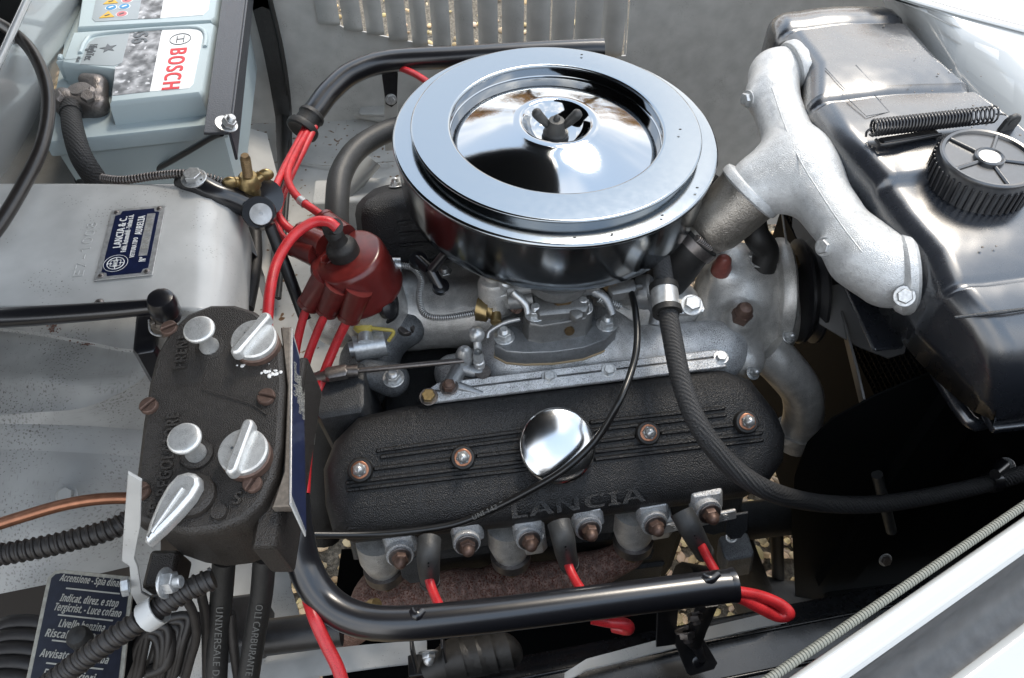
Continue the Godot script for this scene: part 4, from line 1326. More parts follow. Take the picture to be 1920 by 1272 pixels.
	for q in [Vector3(-0.0291, 0.8070, 0.1657), Vector3(0.0296, 0.8070, 0.1651), Vector3(0.1421, 0.8070, 0.1622), Vector3(-0.1257, 0.8120, 0.1680)]:
		bolt("hex", 5, q, Vector3(0, 1, 0.2), "zinc", "zinc")
	bolt("stud", 7, Vector3(-0.1189, 0.8000, 0.0097), Vector3(0, 1, 0.05), "zinc", "zinc")
	bolt("hex", 6, Vector3(-0.1457, 0.8080, 0.1758), Vector3(0, 1, 0.2), "brass", "steel_dark")

	# ---------- carburettor
	thing("carburettor", "grey cast carburettor on a bolted oval flange under the air cleaner", "carburettor", Vector3(-0.0130, 0.8000, 0.1160))
	b = M.new()
	var q1 := [Vector3(-0.0786, 0.8250, 0.1343), Vector3(-0.0756, 0.8250, 0.1211), Vector3(-0.0683, 0.8250, 0.1123), Vector3(-0.0573, 0.8250, 0.1094), Vector3(-0.0499, 0.8250, 0.1173), Vector3(-0.0420, 0.8250, 0.0985), Vector3(-0.0322, 0.8250, 0.0741), Vector3(0.0203, 0.8250, 0.0730), Vector3(0.0275, 0.8250, 0.0851), Vector3(0.0245, 0.8250, 0.1124), Vector3(0.0330, 0.8250, 0.1077), Vector3(0.0422, 0.8250, 0.1103), Vector3(0.0452, 0.8250, 0.1192), Vector3(0.0424, 0.8250, 0.1301), Vector3(0.0291, 0.8250, 0.1408), Vector3(0.0068, 0.8250, 0.1482), Vector3(-0.0221, 0.8250, 0.1500), Vector3(-0.0502, 0.8250, 0.1478), Vector3(-0.0678, 0.8250, 0.1437)]
	var lev := Transform3D(Basis(Vector3.RIGHT, Vector3.FORWARD, Vector3.UP), Vector3.ZERO)
	b.pillow(lev, to_xy(lev, q1), [Vector2(0.001, 0.808), Vector2(0, 0.809), Vector2(0, 0.8235), Vector2(0.0015, 0.825)], true)
	b.pillow(lev, to_xy(lev, q1), [Vector2(0.003, 0.8005), Vector2(0.003, 0.808)], true)
	part(b, "mounting_flange", "flange_grey")
	b = M.new()
	b.pillow(lev, to_xy(lev, q1), [Vector2(-0.0008, 0.8065), Vector2(-0.0008, 0.8085)], true)
	part(b, "gasket", "gasket_tan")
	b = M.new()
	var q2 := [Vector3(-0.0483, 0.8480, 0.1198), Vector3(-0.0432, 0.8480, 0.1050), Vector3(-0.0297, 0.8480, 0.0909), Vector3(0.0080, 0.8480, 0.0883), Vector3(0.0208, 0.8480, 0.1000), Vector3(0.0190, 0.8480, 0.1211), Vector3(0.0109, 0.8480, 0.1311), Vector3(-0.0093, 0.8480, 0.1341), Vector3(-0.0336, 0.8480, 0.1359), Vector3(-0.0447, 0.8480, 0.1311)]
	b.pillow(lev, to_xy(lev, q2), [Vector2(-0.002, 0.824), Vector2(0, 0.828), Vector2(0, 0.846), Vector2(0.002, 0.848)], false)
	var cb := Vector3(-0.0119, 0.8480, 0.0960)
	b.lathe(cb, Vector3.UP, [Vector2(0.024, -0.01), Vector2(0.024, 0.012), Vector2(0.030, 0.02), Vector2(0.030, 0.03), Vector2(0.022, 0.032), Vector2(0.022, 0.06)], 28)
	b.box(Transform3D(Basis.IDENTITY, cb + Vector3(0.0, 0.004, 0.018)), Vector3(0.052, 0.016, 0.03), 0.004)
	b.box(Transform3D(Basis(Vector3.UP, 0.4), Vector3(-0.0013, 0.8530, 0.1252)), Vector3(0.012, 0.010, 0.022), 0.003)
	part(b, "throttle_body", "carb_grey")
	for q in [Vector3(-0.0682, 0.8250, 0.1254), Vector3(0.0346, 0.8250, 0.1214)]:
		bolt("stud", 7, q, Vector3.UP, "zinc", "zinc")
	for q in [Vector3(-0.0370, 0.8480, 0.1198), Vector3(0.0092, 0.8480, 0.1171)]:
		bolt("stud", 7, q, Vector3.UP, "zinc", "zinc")
	b = M.new()
	b.lathe(Vector3(-0.0066, 0.8360, 0.1281), Vector3(0.1, 0.2, 1), [Vector2(0.006, -0.006), Vector2(0.006, 0.002), Vector2(0.0048, 0.003), Vector2(0.0048, 0.009), Vector2(0, 0.0095)], 14)
	part(b, "idle_screw", "bronze_dark")
	b = M.new()
	b.pillow(up_frame(Vector3(-0.0110, 0.8620, 0.1122), Vector3(0.05, 0.35, 1)), hexa(0.0105), [Vector2(0, -0.006), Vector2(0, 0.007), Vector2(0.0015, 0.0085)], true)
	part(b, "jet_plug", "bronze_dark")
	b = M.new()
	b.pillow(up_frame(Vector3(0.0367, 0.8620, 0.0995), Vector3(0.05, 0.35, 1)), ring2(0.008, 12), [Vector2(0, -0.012), Vector2(0, 0.005), Vector2(0.0015, 0.0065)], true)
	part(b, "jet_plug", "bronze_dark")
	b = M.new()
	b.tube([Vector3(0.0046, 0.8620, 0.1028), Vector3(0.0257, 0.8620, 0.1018)], 0.009, 10, 1)
	b.box(Transform3D(Basis(Vector3.UP, 0.1), Vector3(0.0491, 0.8560, 0.1061)), Vector3(0.028, 0.016, 0.016), 0.003)
	b.tube([Vector3(0.0600, 0.8560, 0.1045), Vector3(0.0699, 0.8560, 0.1028)], 0.004, 8, 1)
	part(b, "cable_stop", "carb_grey")
	b = M.new()
	b.tube([Vector3(-0.0603, 0.8520, 0.1038), Vector3(-0.0373, 0.8560, 0.1061)], 0.0085, 14, 1)
	b.tube([Vector3(-0.0622, 0.8620, 0.0981), Vector3(-0.0311, 0.8620, 0.0984)], 0.008, 14, 1)
	part(b, "side_barrel", "carb_grey")
	b = M.new()
	b.lathe(Vector3(-0.0739, 0.8350, 0.0929), Vector3(0, 1, -0.15), [Vector2(0.0155, 0), Vector2(0.0155, 0.03), Vector2(0.0135, 0.034), Vector2(0.0085, 0.036), Vector2(0.0085, 0.043), Vector2(0.004, 0.045), Vector2(0, 0.045)], 20)
	b.box(Transform3D(Basis(Vector3.UP, 0.2), Vector3(-0.0647, 0.8500, 0.0971)), Vector3(0.022, 0.024, 0.012), 0.002)
	part(b, "pump_housing", "cast_alu")
	bolt("slotted", 6, Vector3(-0.0541, 0.8480, 0.1079), Vector3(0.1, 0.5, 1), "copper_brown", "")
	b = M.new()
	b.tube([Vector3(-0.0912, 0.8400, 0.0975), Vector3(-0.0805, 0.8400, 0.1009)], [0.0125, 0.0125], 6, 1)
	part(b, "union_nut", "brass")
	b = M.new()
	b.tube([Vector3(-0.0794, 0.8400, 0.1003), Vector3(-0.0749, 0.8400, 0.1023)], [0.0095, 0.0095], 8, 1)
	b.tube([Vector3(-0.0716, 0.8400, 0.0870), Vector3(-0.0749, 0.8380, 0.1166)], [0.005, 0.0055], 8, 1)
	part(b, "banjo", "brass")
	b = M.new()
	b.tube([Vector3(-0.0517, 0.8420, 0.1181), Vector3(-0.0673, 0.8380, 0.1182), Vector3(-0.0818, 0.8320, 0.1222), Vector3(-0.0845, 0.8280, 0.1267)], 0.0022, 6)
	part(b, "lever_spring", "zinc")
	b = M.new()
	b.tube(helix(Vector3(0.0249, 0.8560, 0.1138), Vector3(0.0476, 0.8460, 0.1179), 0.0032, 11, 8), 0.0007, 5, 1)
	b.tube([Vector3(0.0476, 0.8460, 0.1179), Vector3(0.0555, 0.8420, 0.1201)], 0.0009, 5, 1)
	part(b, "return_spring", "zinc")
	b = M.new()
	b.tube([Vector3(0.0208, 0.8600, 0.1064), Vector3(0.0316, 0.8560, 0.1146), Vector3(0.0378, 0.8460, 0.1272)], [0.0055, 0.0045, 0.004], 8)
	part(b, "choke_arm", "flange_grey")
	b = M.new()
	b.tube([Vector3(0.0719, 0.8420, 0.1064), Vector3(0.0882, 0.8260, 0.1082), Vector3(0.0845, 0.8160, 0.1204)], [0.006, 0.008, 0.007], 8)
	b.lathe(Vector3(0.0775, 0.8420, 0.0984), Vector3(1, 0.4, 0.3), [Vector2(0.016, -0.008), Vector2(0.0175, -0.004), Vector2(0.0175, 0.004), Vector2(0.015, 0.007), Vector2(0.006, 0.008), Vector2(0.006, 0.014), Vector2(0, 0.014)], 24)
	part(b, "throttle_lever", "flange_grey")
	b = M.new()
	b.tube([Vector3(-0.0568, 0.8660, 0.1047), Vector3(-0.0461, 0.8580, 0.1139), Vector3(-0.0446, 0.8520, 0.1224)], [0.004, 0.004, 0.003], 8)
	b.lathe(Vector3(-0.0630, 0.8720, 0.0970), Vector3(0.4, 1, 0.2), [Vector2(0.007, -0.008), Vector2(0.007, 0.002), Vector2(0.005, 0.004), Vector2(0.005, 0.008), Vector2(0, 0.009)], 12)
	part(b, "choke_link", "zinc")

	# ---------- throttle linkage
	thing("throttle_linkage", "thin throttle rod with ball joints between the distributor and the carburettor", "linkage", Vector3(-0.1205, 0.8000, 0.1439))
	b = M.new()
	b.tube([Vector3(-0.2126, 0.8150, 0.1416), Vector3(-0.1093, 0.8220, 0.1468)], 0.0028, 8, 1)
	part(b, "rod", "steel_dark")
	b = M.new()
	b.tube([Vector3(-0.2268, 0.8150, 0.1412), Vector3(-0.2106, 0.8150, 0.1412)], [0.006, 0.006], 10, 1)
	b.box(Transform3D(Basis(Vector3.UP, 0.1), Vector3(-0.2308, 0.8150, 0.1420)), Vector3(0.022, 0.012, 0.014), 0.003)
	b.tube([Vector3(-0.2724, 0.7900, 0.1308), Vector3(-0.2308, 0.8150, 0.1420)], [0.007, 0.006], 8, 1)
	part(b, "clevis", "steel_dark")
	b = M.new()
	b.lathe(Vector3(-0.1080, 0.8120, 0.1389), Vector3(0, 1, 0.1), [Vector2(0.0085, 0), Vector2(0.009, 0.010), Vector2(0.007, 0.016), Vector2(0.004, 0.020), Vector2(0, 0.021)], 18)
	part(b, "ball_socket", "zinc")
	b = M.new()
	b.lathe(Vector3(-0.0944, 0.8050, 0.1470), Vector3(-0.05, 1, 0.0), [Vector2(0.0065, 0), Vector2(0.0055, 0.006), Vector2(0.0055, 0.014), Vector2(0.0045, 0.015), Vector2(0.0045, 0.019), Vector2(0.0055, 0.020), Vector2(0.0042, 0.028)], 16)
	b.ball(Vector3(-0.0953, 0.8380, 0.1298), 0.0082)
	bar(b, Vector3(-0.0945, 0.8120, 0.1498), Vector3(-0.0955, 0.8380, 0.1311), 0.0042)
	part(b, "ball_pin", "zinc")
	b = M.new()
	b.tube([Vector3(-0.1159, 0.8080, 0.1440), Vector3(-0.0923, 0.8060, 0.1520)], [0.008, 0.0065], 8, 1)
	b.tube([Vector3(-0.1138, 0.8080, 0.1443), Vector3(-0.1242, 0.8070, 0.1650)], [0.008, 0.009], 8, 1)
	b.tube([Vector3(-0.1241, 0.8080, 0.1639), Vector3(-0.0946, 0.8040, 0.1747)], [0.006, 0.003], 8, 1)
	part(b, "bell_crank", "flange_grey")
	b = M.new()
	b.lathe(Vector3(-0.0924, 0.8060, 0.1533), Vector3(0, 1, 0.1), [Vector2(0.008, 0), Vector2(0.008, 0.005), Vector2(0, 0.0055)], 16)
	part(b, "pivot", "steel_dark")
	bolt("stud", 6, Vector3(-0.1258, 0.8120, 0.1698), Vector3(0, 1, 0.15), "copper_brown", "steel_dark")

	# ---------- front cover with the water outlet
	thing("front_cover", "silver bulbous timing and water pump housing at the front of the engine", "engine front cover", Vector3(0.2099, 0.7500, 0.0701))
	b = M.new()
	b.blend([
		[Vector3(0.2044, 0.7750, 0.0601), 0.048, Vector3(0.2242, 0.7400, 0.0710), 0.042, 0.03], [Vector3(0.1974, 0.7900, 0.0329), 0.030, Vector3(0.1687, 0.7600, 0.0894), 0.030, 0.03], [Vector3(0.2355, 0.7850, 0.0409), 0.030, Vector3(0.2393, 0.7550, 0.0702), 0.032, 0.02],
		[Vector3(0.1725, 0.8150, 0.0531), 0.013, Vector3(0.1816, 0.7900, 0.0392), 0.018, 0.012], [Vector3(0.2161, 0.8000, 0.0613), 0.014, Vector3(0.2192, 0.7800, 0.0666), 0.02, 0.02], [Vector3(0.1567, 0.7650, 0.1074), 0.025, Vector3(0.1874, 0.7550, 0.1287), 0.022, 0.02], [Vector3(0.1767, 0.8100, 0.1148), 0.0145, Vector3(0.1849, 0.7900, 0.1062), 0.017, 0.012]], 0.0042)
	part(b, "housing", "cast_alu")
	b = M.new()
	var pc := Vector3(0.2465, 0.7750, 0.0556)
	b.lathe(pc, Vector3(1, 0.05, 0.15), [Vector2(0.04, -0.016), Vector2(0.056, -0.010), Vector2(0.060, -0.004), Vector2(0.060, 0.002), Vector2(0.056, 0.005), Vector2(0.0, 0.005)], 48)
	part(b, "pump_flange", "cast_alu")
	b = M.new()
	var ff := fr(Vector3(0.1845, 0.7580, 0.1416), Vector3(0.2489, 0.7580, 0.0898), Vector3(0.1665, 0.7900, 0.1438))
	b.prism(fr(Vector3(0.2227, 0.7550, 0.1108), Vector3(0.2559, 0.7650, 0.0851), Vector3(0.2044, 0.7750, 0.1068)), rrect(0.074, 0.034, 0.012, 4), -0.014, 0.002, 0.001)
	part(b, "elbow_flange", "cast_alu")
	b = M.new()
	b.tube([Vector3(0.2166, 0.7520, 0.1151), Vector3(0.2363, 0.7350, 0.1299), Vector3(0.2624, 0.7000, 0.1396), Vector3(0.2720, 0.6600, 0.1492), Vector3(0.2693, 0.6200, 0.1555)], [0.024, 0.023, 0.0225, 0.0225, 0.0225], 20)
	b.tube([Vector3(0.2690, 0.6420, 0.1522), Vector3(0.2678, 0.6320, 0.1543)], [0.0248, 0.0248], 20, 1)
	part(b, "elbow", "cast_alu")
	for q in [[Vector3(0.2356, 0.7720, 0.1170), "zinc"], [Vector3(0.1877, 0.7620, 0.1522), "zinc"]]:
		bolt("acorn", 5, q[0], Vector3(0.3, 1, 0.5), "zinc", "zinc")
	bolt("hex", 5, Vector3(0.2442, 0.7850, 0.0977), Vector3(1, 0.1, 0.2), "zinc", "")
	b = M.new()
	b.lathe(Vector3(0.1679, 0.8260, 0.0612), Vector3(0, 1, 0.1), [Vector2(0.010, -0.004), Vector2(0.0105, 0.004), Vector2(0.009, 0.008), Vector2(0.0075, 0.016), Vector2(0.004, 0.020), Vector2(0, 0.0205)], 18)
	part(b, "rubber_cap", "clay_red")
	b = M.new()
	b.pillow(up_frame(Vector3(0.1738, 0.8180, 0.1202), Vector3(0, 1, 0.2)), hexa(0.0105), [Vector2(0, -0.004), Vector2(0, 0.006), Vector2(0.001, 0.007)], false)
	b.lathe(Vector3(0.1738, 0.8180, 0.1202), Vector3(0, 1, 0.2), [Vector2(0.0085, 0.006), Vector2(0.0085, 0.012), Vector2(0.006, 0.0165), Vector2(0, 0.018)], 18)
	part(b, "plug_nut", "copper_brown")
	b = M.new()
	var tq := Vector3(0.2433, 0.8150, 0.0554)
	b.pillow(up_frame(tq, Vector3(0.05, 1, 0.1)), hexa(0.0125), [Vector2(0, 0), Vector2(0, 0.010), Vector2(0.0015, 0.0115)], false)
	b.lathe(tq, Vector3(0.05, 1, 0.1), [Vector2(0.011, -0.016), Vector2(0.0135, -0.012), Vector2(0.0135, -0.002), Vector2(0.011, 0.0)], 18)
	part(b, "sender_nut", "bronze_dark")
	# bypass hose with its clamp
	thing("bypass_hose", "short black bypass hose with a worm clamp on the silver front housing", "hose", Vector3(0.2212, 0.8100, 0.0476))
	b = M.new()
	b.tube([Vector3(0.2152, 0.8180, 0.0598), Vector3(0.2166, 0.8380, 0.0515), Vector3(0.2046, 0.8550, 0.0439), Vector3(0.2087, 0.8600, 0.0168), Vector3(0.2300, 0.8500, -0.0275)], 0.0135, 14)
	part(b, "hose", "rubber")
	b = M.new()
	b.lathe(Vector3(0.2160, 0.8240, 0.0547), Vector3(0, 1, -0.1), [Vector2(0.0142, -0.004), Vector2(0.0148, -0.004), Vector2(0.0148, 0.004), Vector2(0.0142, 0.004)], 20)
	b.tube([Vector3(0.2042, 0.8220, 0.0512), Vector3(0.2121, 0.8120, 0.0485)], 0.0045, 8, 1)
	part(b, "clamp", "zinc")
	bolt("hex", 4, Vector3(0.2062, 0.8240, 0.0454), Vector3(0, 1, 0.1), "zinc", "")

	# ---------- pulley, fan
	thing("fan", "black fan with paddle blades and its belt pulley behind the radiator", "fan", pc + Vector3(0.03, 0, 0))
	var fa := Vector3(1, 0.05, 0.12).normalized()
	b = M.new()
	b.lathe(pc + fa * 0.016, fa, [Vector2(0, 0), Vector2(0.050, 0.0), Vector2(0.058, 0.003), Vector2(0.058, 0.006), Vector2(0.052, 0.012), Vector2(0.058, 0.018), Vector2(0.058, 0.021), Vector2(0.05, 0.024), Vector2(0.034, 0.026), Vector2(0.034, 0.055), Vector2(0.03, 0.058), Vector2(0, 0.058)], 48)
	part(b, "pulley", "black_satin")
	b = M.new()
	var b0 := fr(Vector3(0.2759, 0.8000, 0.0923), Vector3(0.3397, 0.7850, 0.1539), Vector3(0.2708, 0.7850, 0.1176))
	b.prism(b0, to_xy(b0, [Vector3(0.2738, 0.8100, 0.0820), Vector3(0.3161, 0.7950, 0.0768), Vector3(0.3404, 0.7900, 0.1216), Vector3(0.3483, 0.7870, 0.1508), Vector3(0.3404, 0.7850, 0.1625), Vector3(0.3229, 0.7850, 0.1660), Vector3(0.2967, 0.7850, 0.1471), Vector3(0.2669, 0.7850, 0.1141)]), -0.0012, 0.0012, 0.0004)
	part(b, "blade", "blade_grey")
	for k in 3:
		b = M.new()
		var an := 3.3 + k * PI / 2
		var ub := M.basis_of(fa)
		var dir := ub.z * cos(an) + ub.x * sin(an)
		var side := fa.cross(dir)
		var o := pc + fa * 0.060
		var bf := fr(o, o + dir, o + (side + fa * 0.35))
		b.prism(bf, [Vector2(0.02, -0.022), Vector2(0.05, -0.03), Vector2(0.12, -0.042), Vector2(0.148, -0.030), Vector2(0.155, 0.0), Vector2(0.148, 0.03), Vector2(0.12, 0.042), Vector2(0.05, 0.03), Vector2(0.02, 0.022)], -0.0012, 0.0012, 0.0004)
		part(b, "blade", "blade_grey")

	# ---------- distributor
	var dt := Vector3(-0.2131, 0.8850, 0.0540)
	var dx := Vector3(-0.22, 1, -0.03).normalized()
	thing("distributor", "dark red bakelite distributor cap with six lead towers", "distributor", dt - dx * 0.06)
	b = M.new()
	b.lathe(dt, dx, [Vector2(0.0405, -0.050), Vector2(0.0420, -0.048), Vector2(0.0420, -0.042), Vector2(0.0402, -0.039), Vector2(0.0396, -0.028), Vector2(0.0386, -0.014), Vector2(0.0378, -0.006), Vector2(0.0355, -0.0015), Vector2(0.032, 0.0), Vector2(0.016, 0.0012), Vector2(0, 0.0012)], 56, 60)
	var cap := part(b, "cap", "bakelite")
	b = M.new()
	b.lathe(dt + dx * 0.0015, dx, [Vector2(0.0075, -0.0006), Vector2(0.008, 0.0), Vector2(0.0074, 0.0006), Vector2(0.0068, 0.0)], 6)
	for q in b.v.size():
		b.v[q] += Vector3(-0.2285, 0.8860, 0.0605) - Vector3(-0.2124, 0.8860, 0.0566)
	part(b, "moulded_emblem", "bakelite", cap)
	for q in [[Vector3(-0.2356, 0.8720, 0.0744), Vector3(-0.2545, 0.8480, 0.0812)], [Vector3(-0.2225, 0.8710, 0.0849), Vector3(-0.2369, 0.8450, 0.0883)], [Vector3(-0.2037, 0.8690, 0.0909), Vector3(-0.2157, 0.8430, 0.0982)], [Vector3(-0.2171, 0.8840, 0.0238), Vector3(-0.2343, 0.8840, -0.0004)], [Vector3(-0.2345, 0.8840, 0.0354), Vector3(-0.2578, 0.8800, 0.0113)], [Vector3(-0.2430, 0.8760, 0.0395), Vector3(-0.2662, 0.8680, 0.0175)]]:
		b = M.new()
		var d: Vector3 = (q[1] - q[0]).normalized()
		b.tube([(q[0] as Vector3).lerp(q[1], -0.15), (q[0] as Vector3).lerp(q[1], 0.35), q[1]], [0.0135, 0.0122, 0.0104], 14)
		b.tube([q[1] - d * 0.003, q[1] + d * 0.001], [0.0112, 0.0112], 14, 1)
		part(b, "lead_tower", "bakelite", cap)
	b = M.new()
	b.lathe(dt, dx, [Vector2(0.0155, 0.0), Vector2(0.0155, 0.010), Vector2(0.0135, 0.014), Vector2(0.0095, 0.017), Vector2(0.0085, 0.022), Vector2(0.0085, 0.026)], 24)
	var bt := dt + dx * 0.024
	b.tube([bt, bt + Vector3(-0.003, 0.010, -0.002), Vector3(-0.2150, 0.9260, 0.0583)], [0.0085, 0.0082, 0.0075], 14)
	part(b, "coil_boot", "rubber")
	b = M.new()
	b.lathe(dt, dx, [Vector2(0.030, -0.12), Vector2(0.034, -0.10), Vector2(0.038, -0.060), Vector2(0.038, -0.048)], 32)
	part(b, "body", "cast_alu")
	b = M.new()
	b.tube([Vector3(-0.1809, 0.8550, 0.0733), Vector3(-0.1736, 0.8420, 0.0763), Vector3(-0.1749, 0.8280, 0.0834), Vector3(-0.1822, 0.8200, 0.0854)], [0.004, 0.006, 0.006, 0.004], 8)
	b.lathe(Vector3(-0.1780, 0.8380, 0.0850), Vector3(0.8, 0.4, 0.5), [Vector2(0.011, -0.003), Vector2(0.011, 0.003), Vector2(0.006, 0.006), Vector2(0, 0.006)], 14)
	part(b, "spring_clip", "black_satin")
	b = M.new()
	b.lathe(Vector3(-0.2035, 0.8150, 0.0855), Vector3(-0.1, 1, 0.2), [Vector2(0.010, 0), Vector2(0.012, 0.005), Vector2(0.010, 0.010), Vector2(0.005, 0.012), Vector2(0, 0.012)], 16)
	b.tube([Vector3(-0.2003, 0.8200, 0.0924), Vector3(-0.1844, 0.8220, 0.0982), Vector3(-0.1754, 0.8180, 0.0987), Vector3(-0.1817, 0.8100, 0.1037)], 0.002, 6)
	part(b, "yellow_terminal", "yellow_wire")
	b = M.new()
	b.tube([Vector3(-0.2168, 0.8000, 0.1015), Vector3(-0.1859, 0.8000, 0.0969)], 0.0135, 16, 1)
	b.tube([Vector3(-0.2216, 0.8000, 0.1023), Vector3(-0.2147, 0.8000, 0.1010)], 0.0085, 12, 1)
	b.tube([Vector3(-0.2037, 0.8180, 0.0881), Vector3(-0.2036, 0.8120, 0.1040)], [0.006, 0.008], 10, 1)
	part(b, "condenser", "zinc")
	bolt("slotted", 8, Vector3(-0.1638, 0.8000, 0.0817), Vector3(0, 1, 0.1), "steel_dark", "")
	# distributor foot and coolant stub below it
	thing("distributor_drive", "cast distributor drive housing with one stud nut behind the throttle rod", "housing", Vector3(-0.2056, 0.7400, 0.1153))
	b = M.new()
	b.blend([[Vector3(-0.2083, 0.7600, 0.0878), 0.03, Vector3(-0.1986, 0.7000, 0.0867), 0.028, 0.02], [Vector3(-0.1816, 0.7850, 0.1328), 0.018, Vector3(-0.2046, 0.7900, 0.1258), 0.014, 0.02], [Vector3(-0.1628, 0.7900, 0.0732), 0.018, Vector3(-0.1899, 0.7700, 0.0690), 0.02, 0.02]], 0.0045)
	part(b, "housing", "iron_light")
	bolt("stud", 7, Vector3(-0.1785, 0.8020, 0.1449), Vector3(0, 1, 0.15), "zinc", "zinc")
	# vacuum pipe wound with wire, support fork
	thing("vacuum_pipe", "thin wire-wound pipe curving from the distributor to the brass union nut", "pipe", Vector3(-0.1457, 0.8200, 0.0592))
	var vp := [Vector3(-0.1663, 0.8500, 0.0381), Vector3(-0.1505, 0.8500, 0.0446), Vector3(-0.1434, 0.8480, 0.0601), Vector3(-0.1467, 0.8450, 0.0788), Vector3(-0.1433, 0.8420, 0.0999), Vector3(-0.1257, 0.8400, 0.1059), Vector3(-0.0912, 0.8400, 0.1031)]
	b = M.new()
	b.tube(vp, 0.0022, 8)
	part(b, "pipe", "steel_dark")
	b = M.new()
	b.tube(wound(vp, 0.0030, 0.0021, 7), 0.00065, 4, 1)
	part(b, "wire_winding", "zinc")
	b = M.new()
	b.tube([Vector3(-0.1786, 0.8500, 0.0374), Vector3(-0.1679, 0.8500, 0.0379)], 0.008, 12, 1)
	b.tube([Vector3(-0.1690, 0.8500, 0.0378), Vector3(-0.1625, 0.8500, 0.0378)], 0.0075, 12, 1)
	part(b, "end_fitting", "zinc")
	thing("support_stay", "black flat stay with slotted foot under the air cleaner's rear edge", "stay", Vector3(-0.1381, 0.8400, 0.0491))
	b = M.new()
	b.tube([Vector3(-0.1116, 0.8850, 0.0546), Vector3(-0.1329, 0.8600, 0.0606)], [0.004, 0.005], 8, 1)
	for q in [[Vector3(-0.1459, 0.8580, 0.0419), Vector3(-0.1339, 0.8600, 0.0590)], [Vector3(-0.1339, 0.8600, 0.0590), Vector3(-0.1241, 0.8460, 0.0716)]]:
		b.tube([q[0], q[1]], [0.0065, 0.0060], 8, 1)
	b.lathe(Vector3(-0.1448, 0.8590, 0.0438), Vector3(0.2, 1, 0.3), [Vector2(0.009, -0.003), Vector2(0.009, 0.003), Vector2(0.005, 0.004), Vector2(0, 0.003)], 16)
	b.lathe(Vector3(-0.1250, 0.8470, 0.0710), Vector3(0.2, 1, 0.3), [Vector2(0.0085, -0.003), Vector2(0.0085, 0.003), Vector2(0.005, 0.004), Vector2(0, 0.003)], 16)
	part(b, "stay", "black_gloss")

func bar(b: M, p: Vector3, q: Vector3, r: float) -> void:
	b.tube([p, q], r, 8, 1)

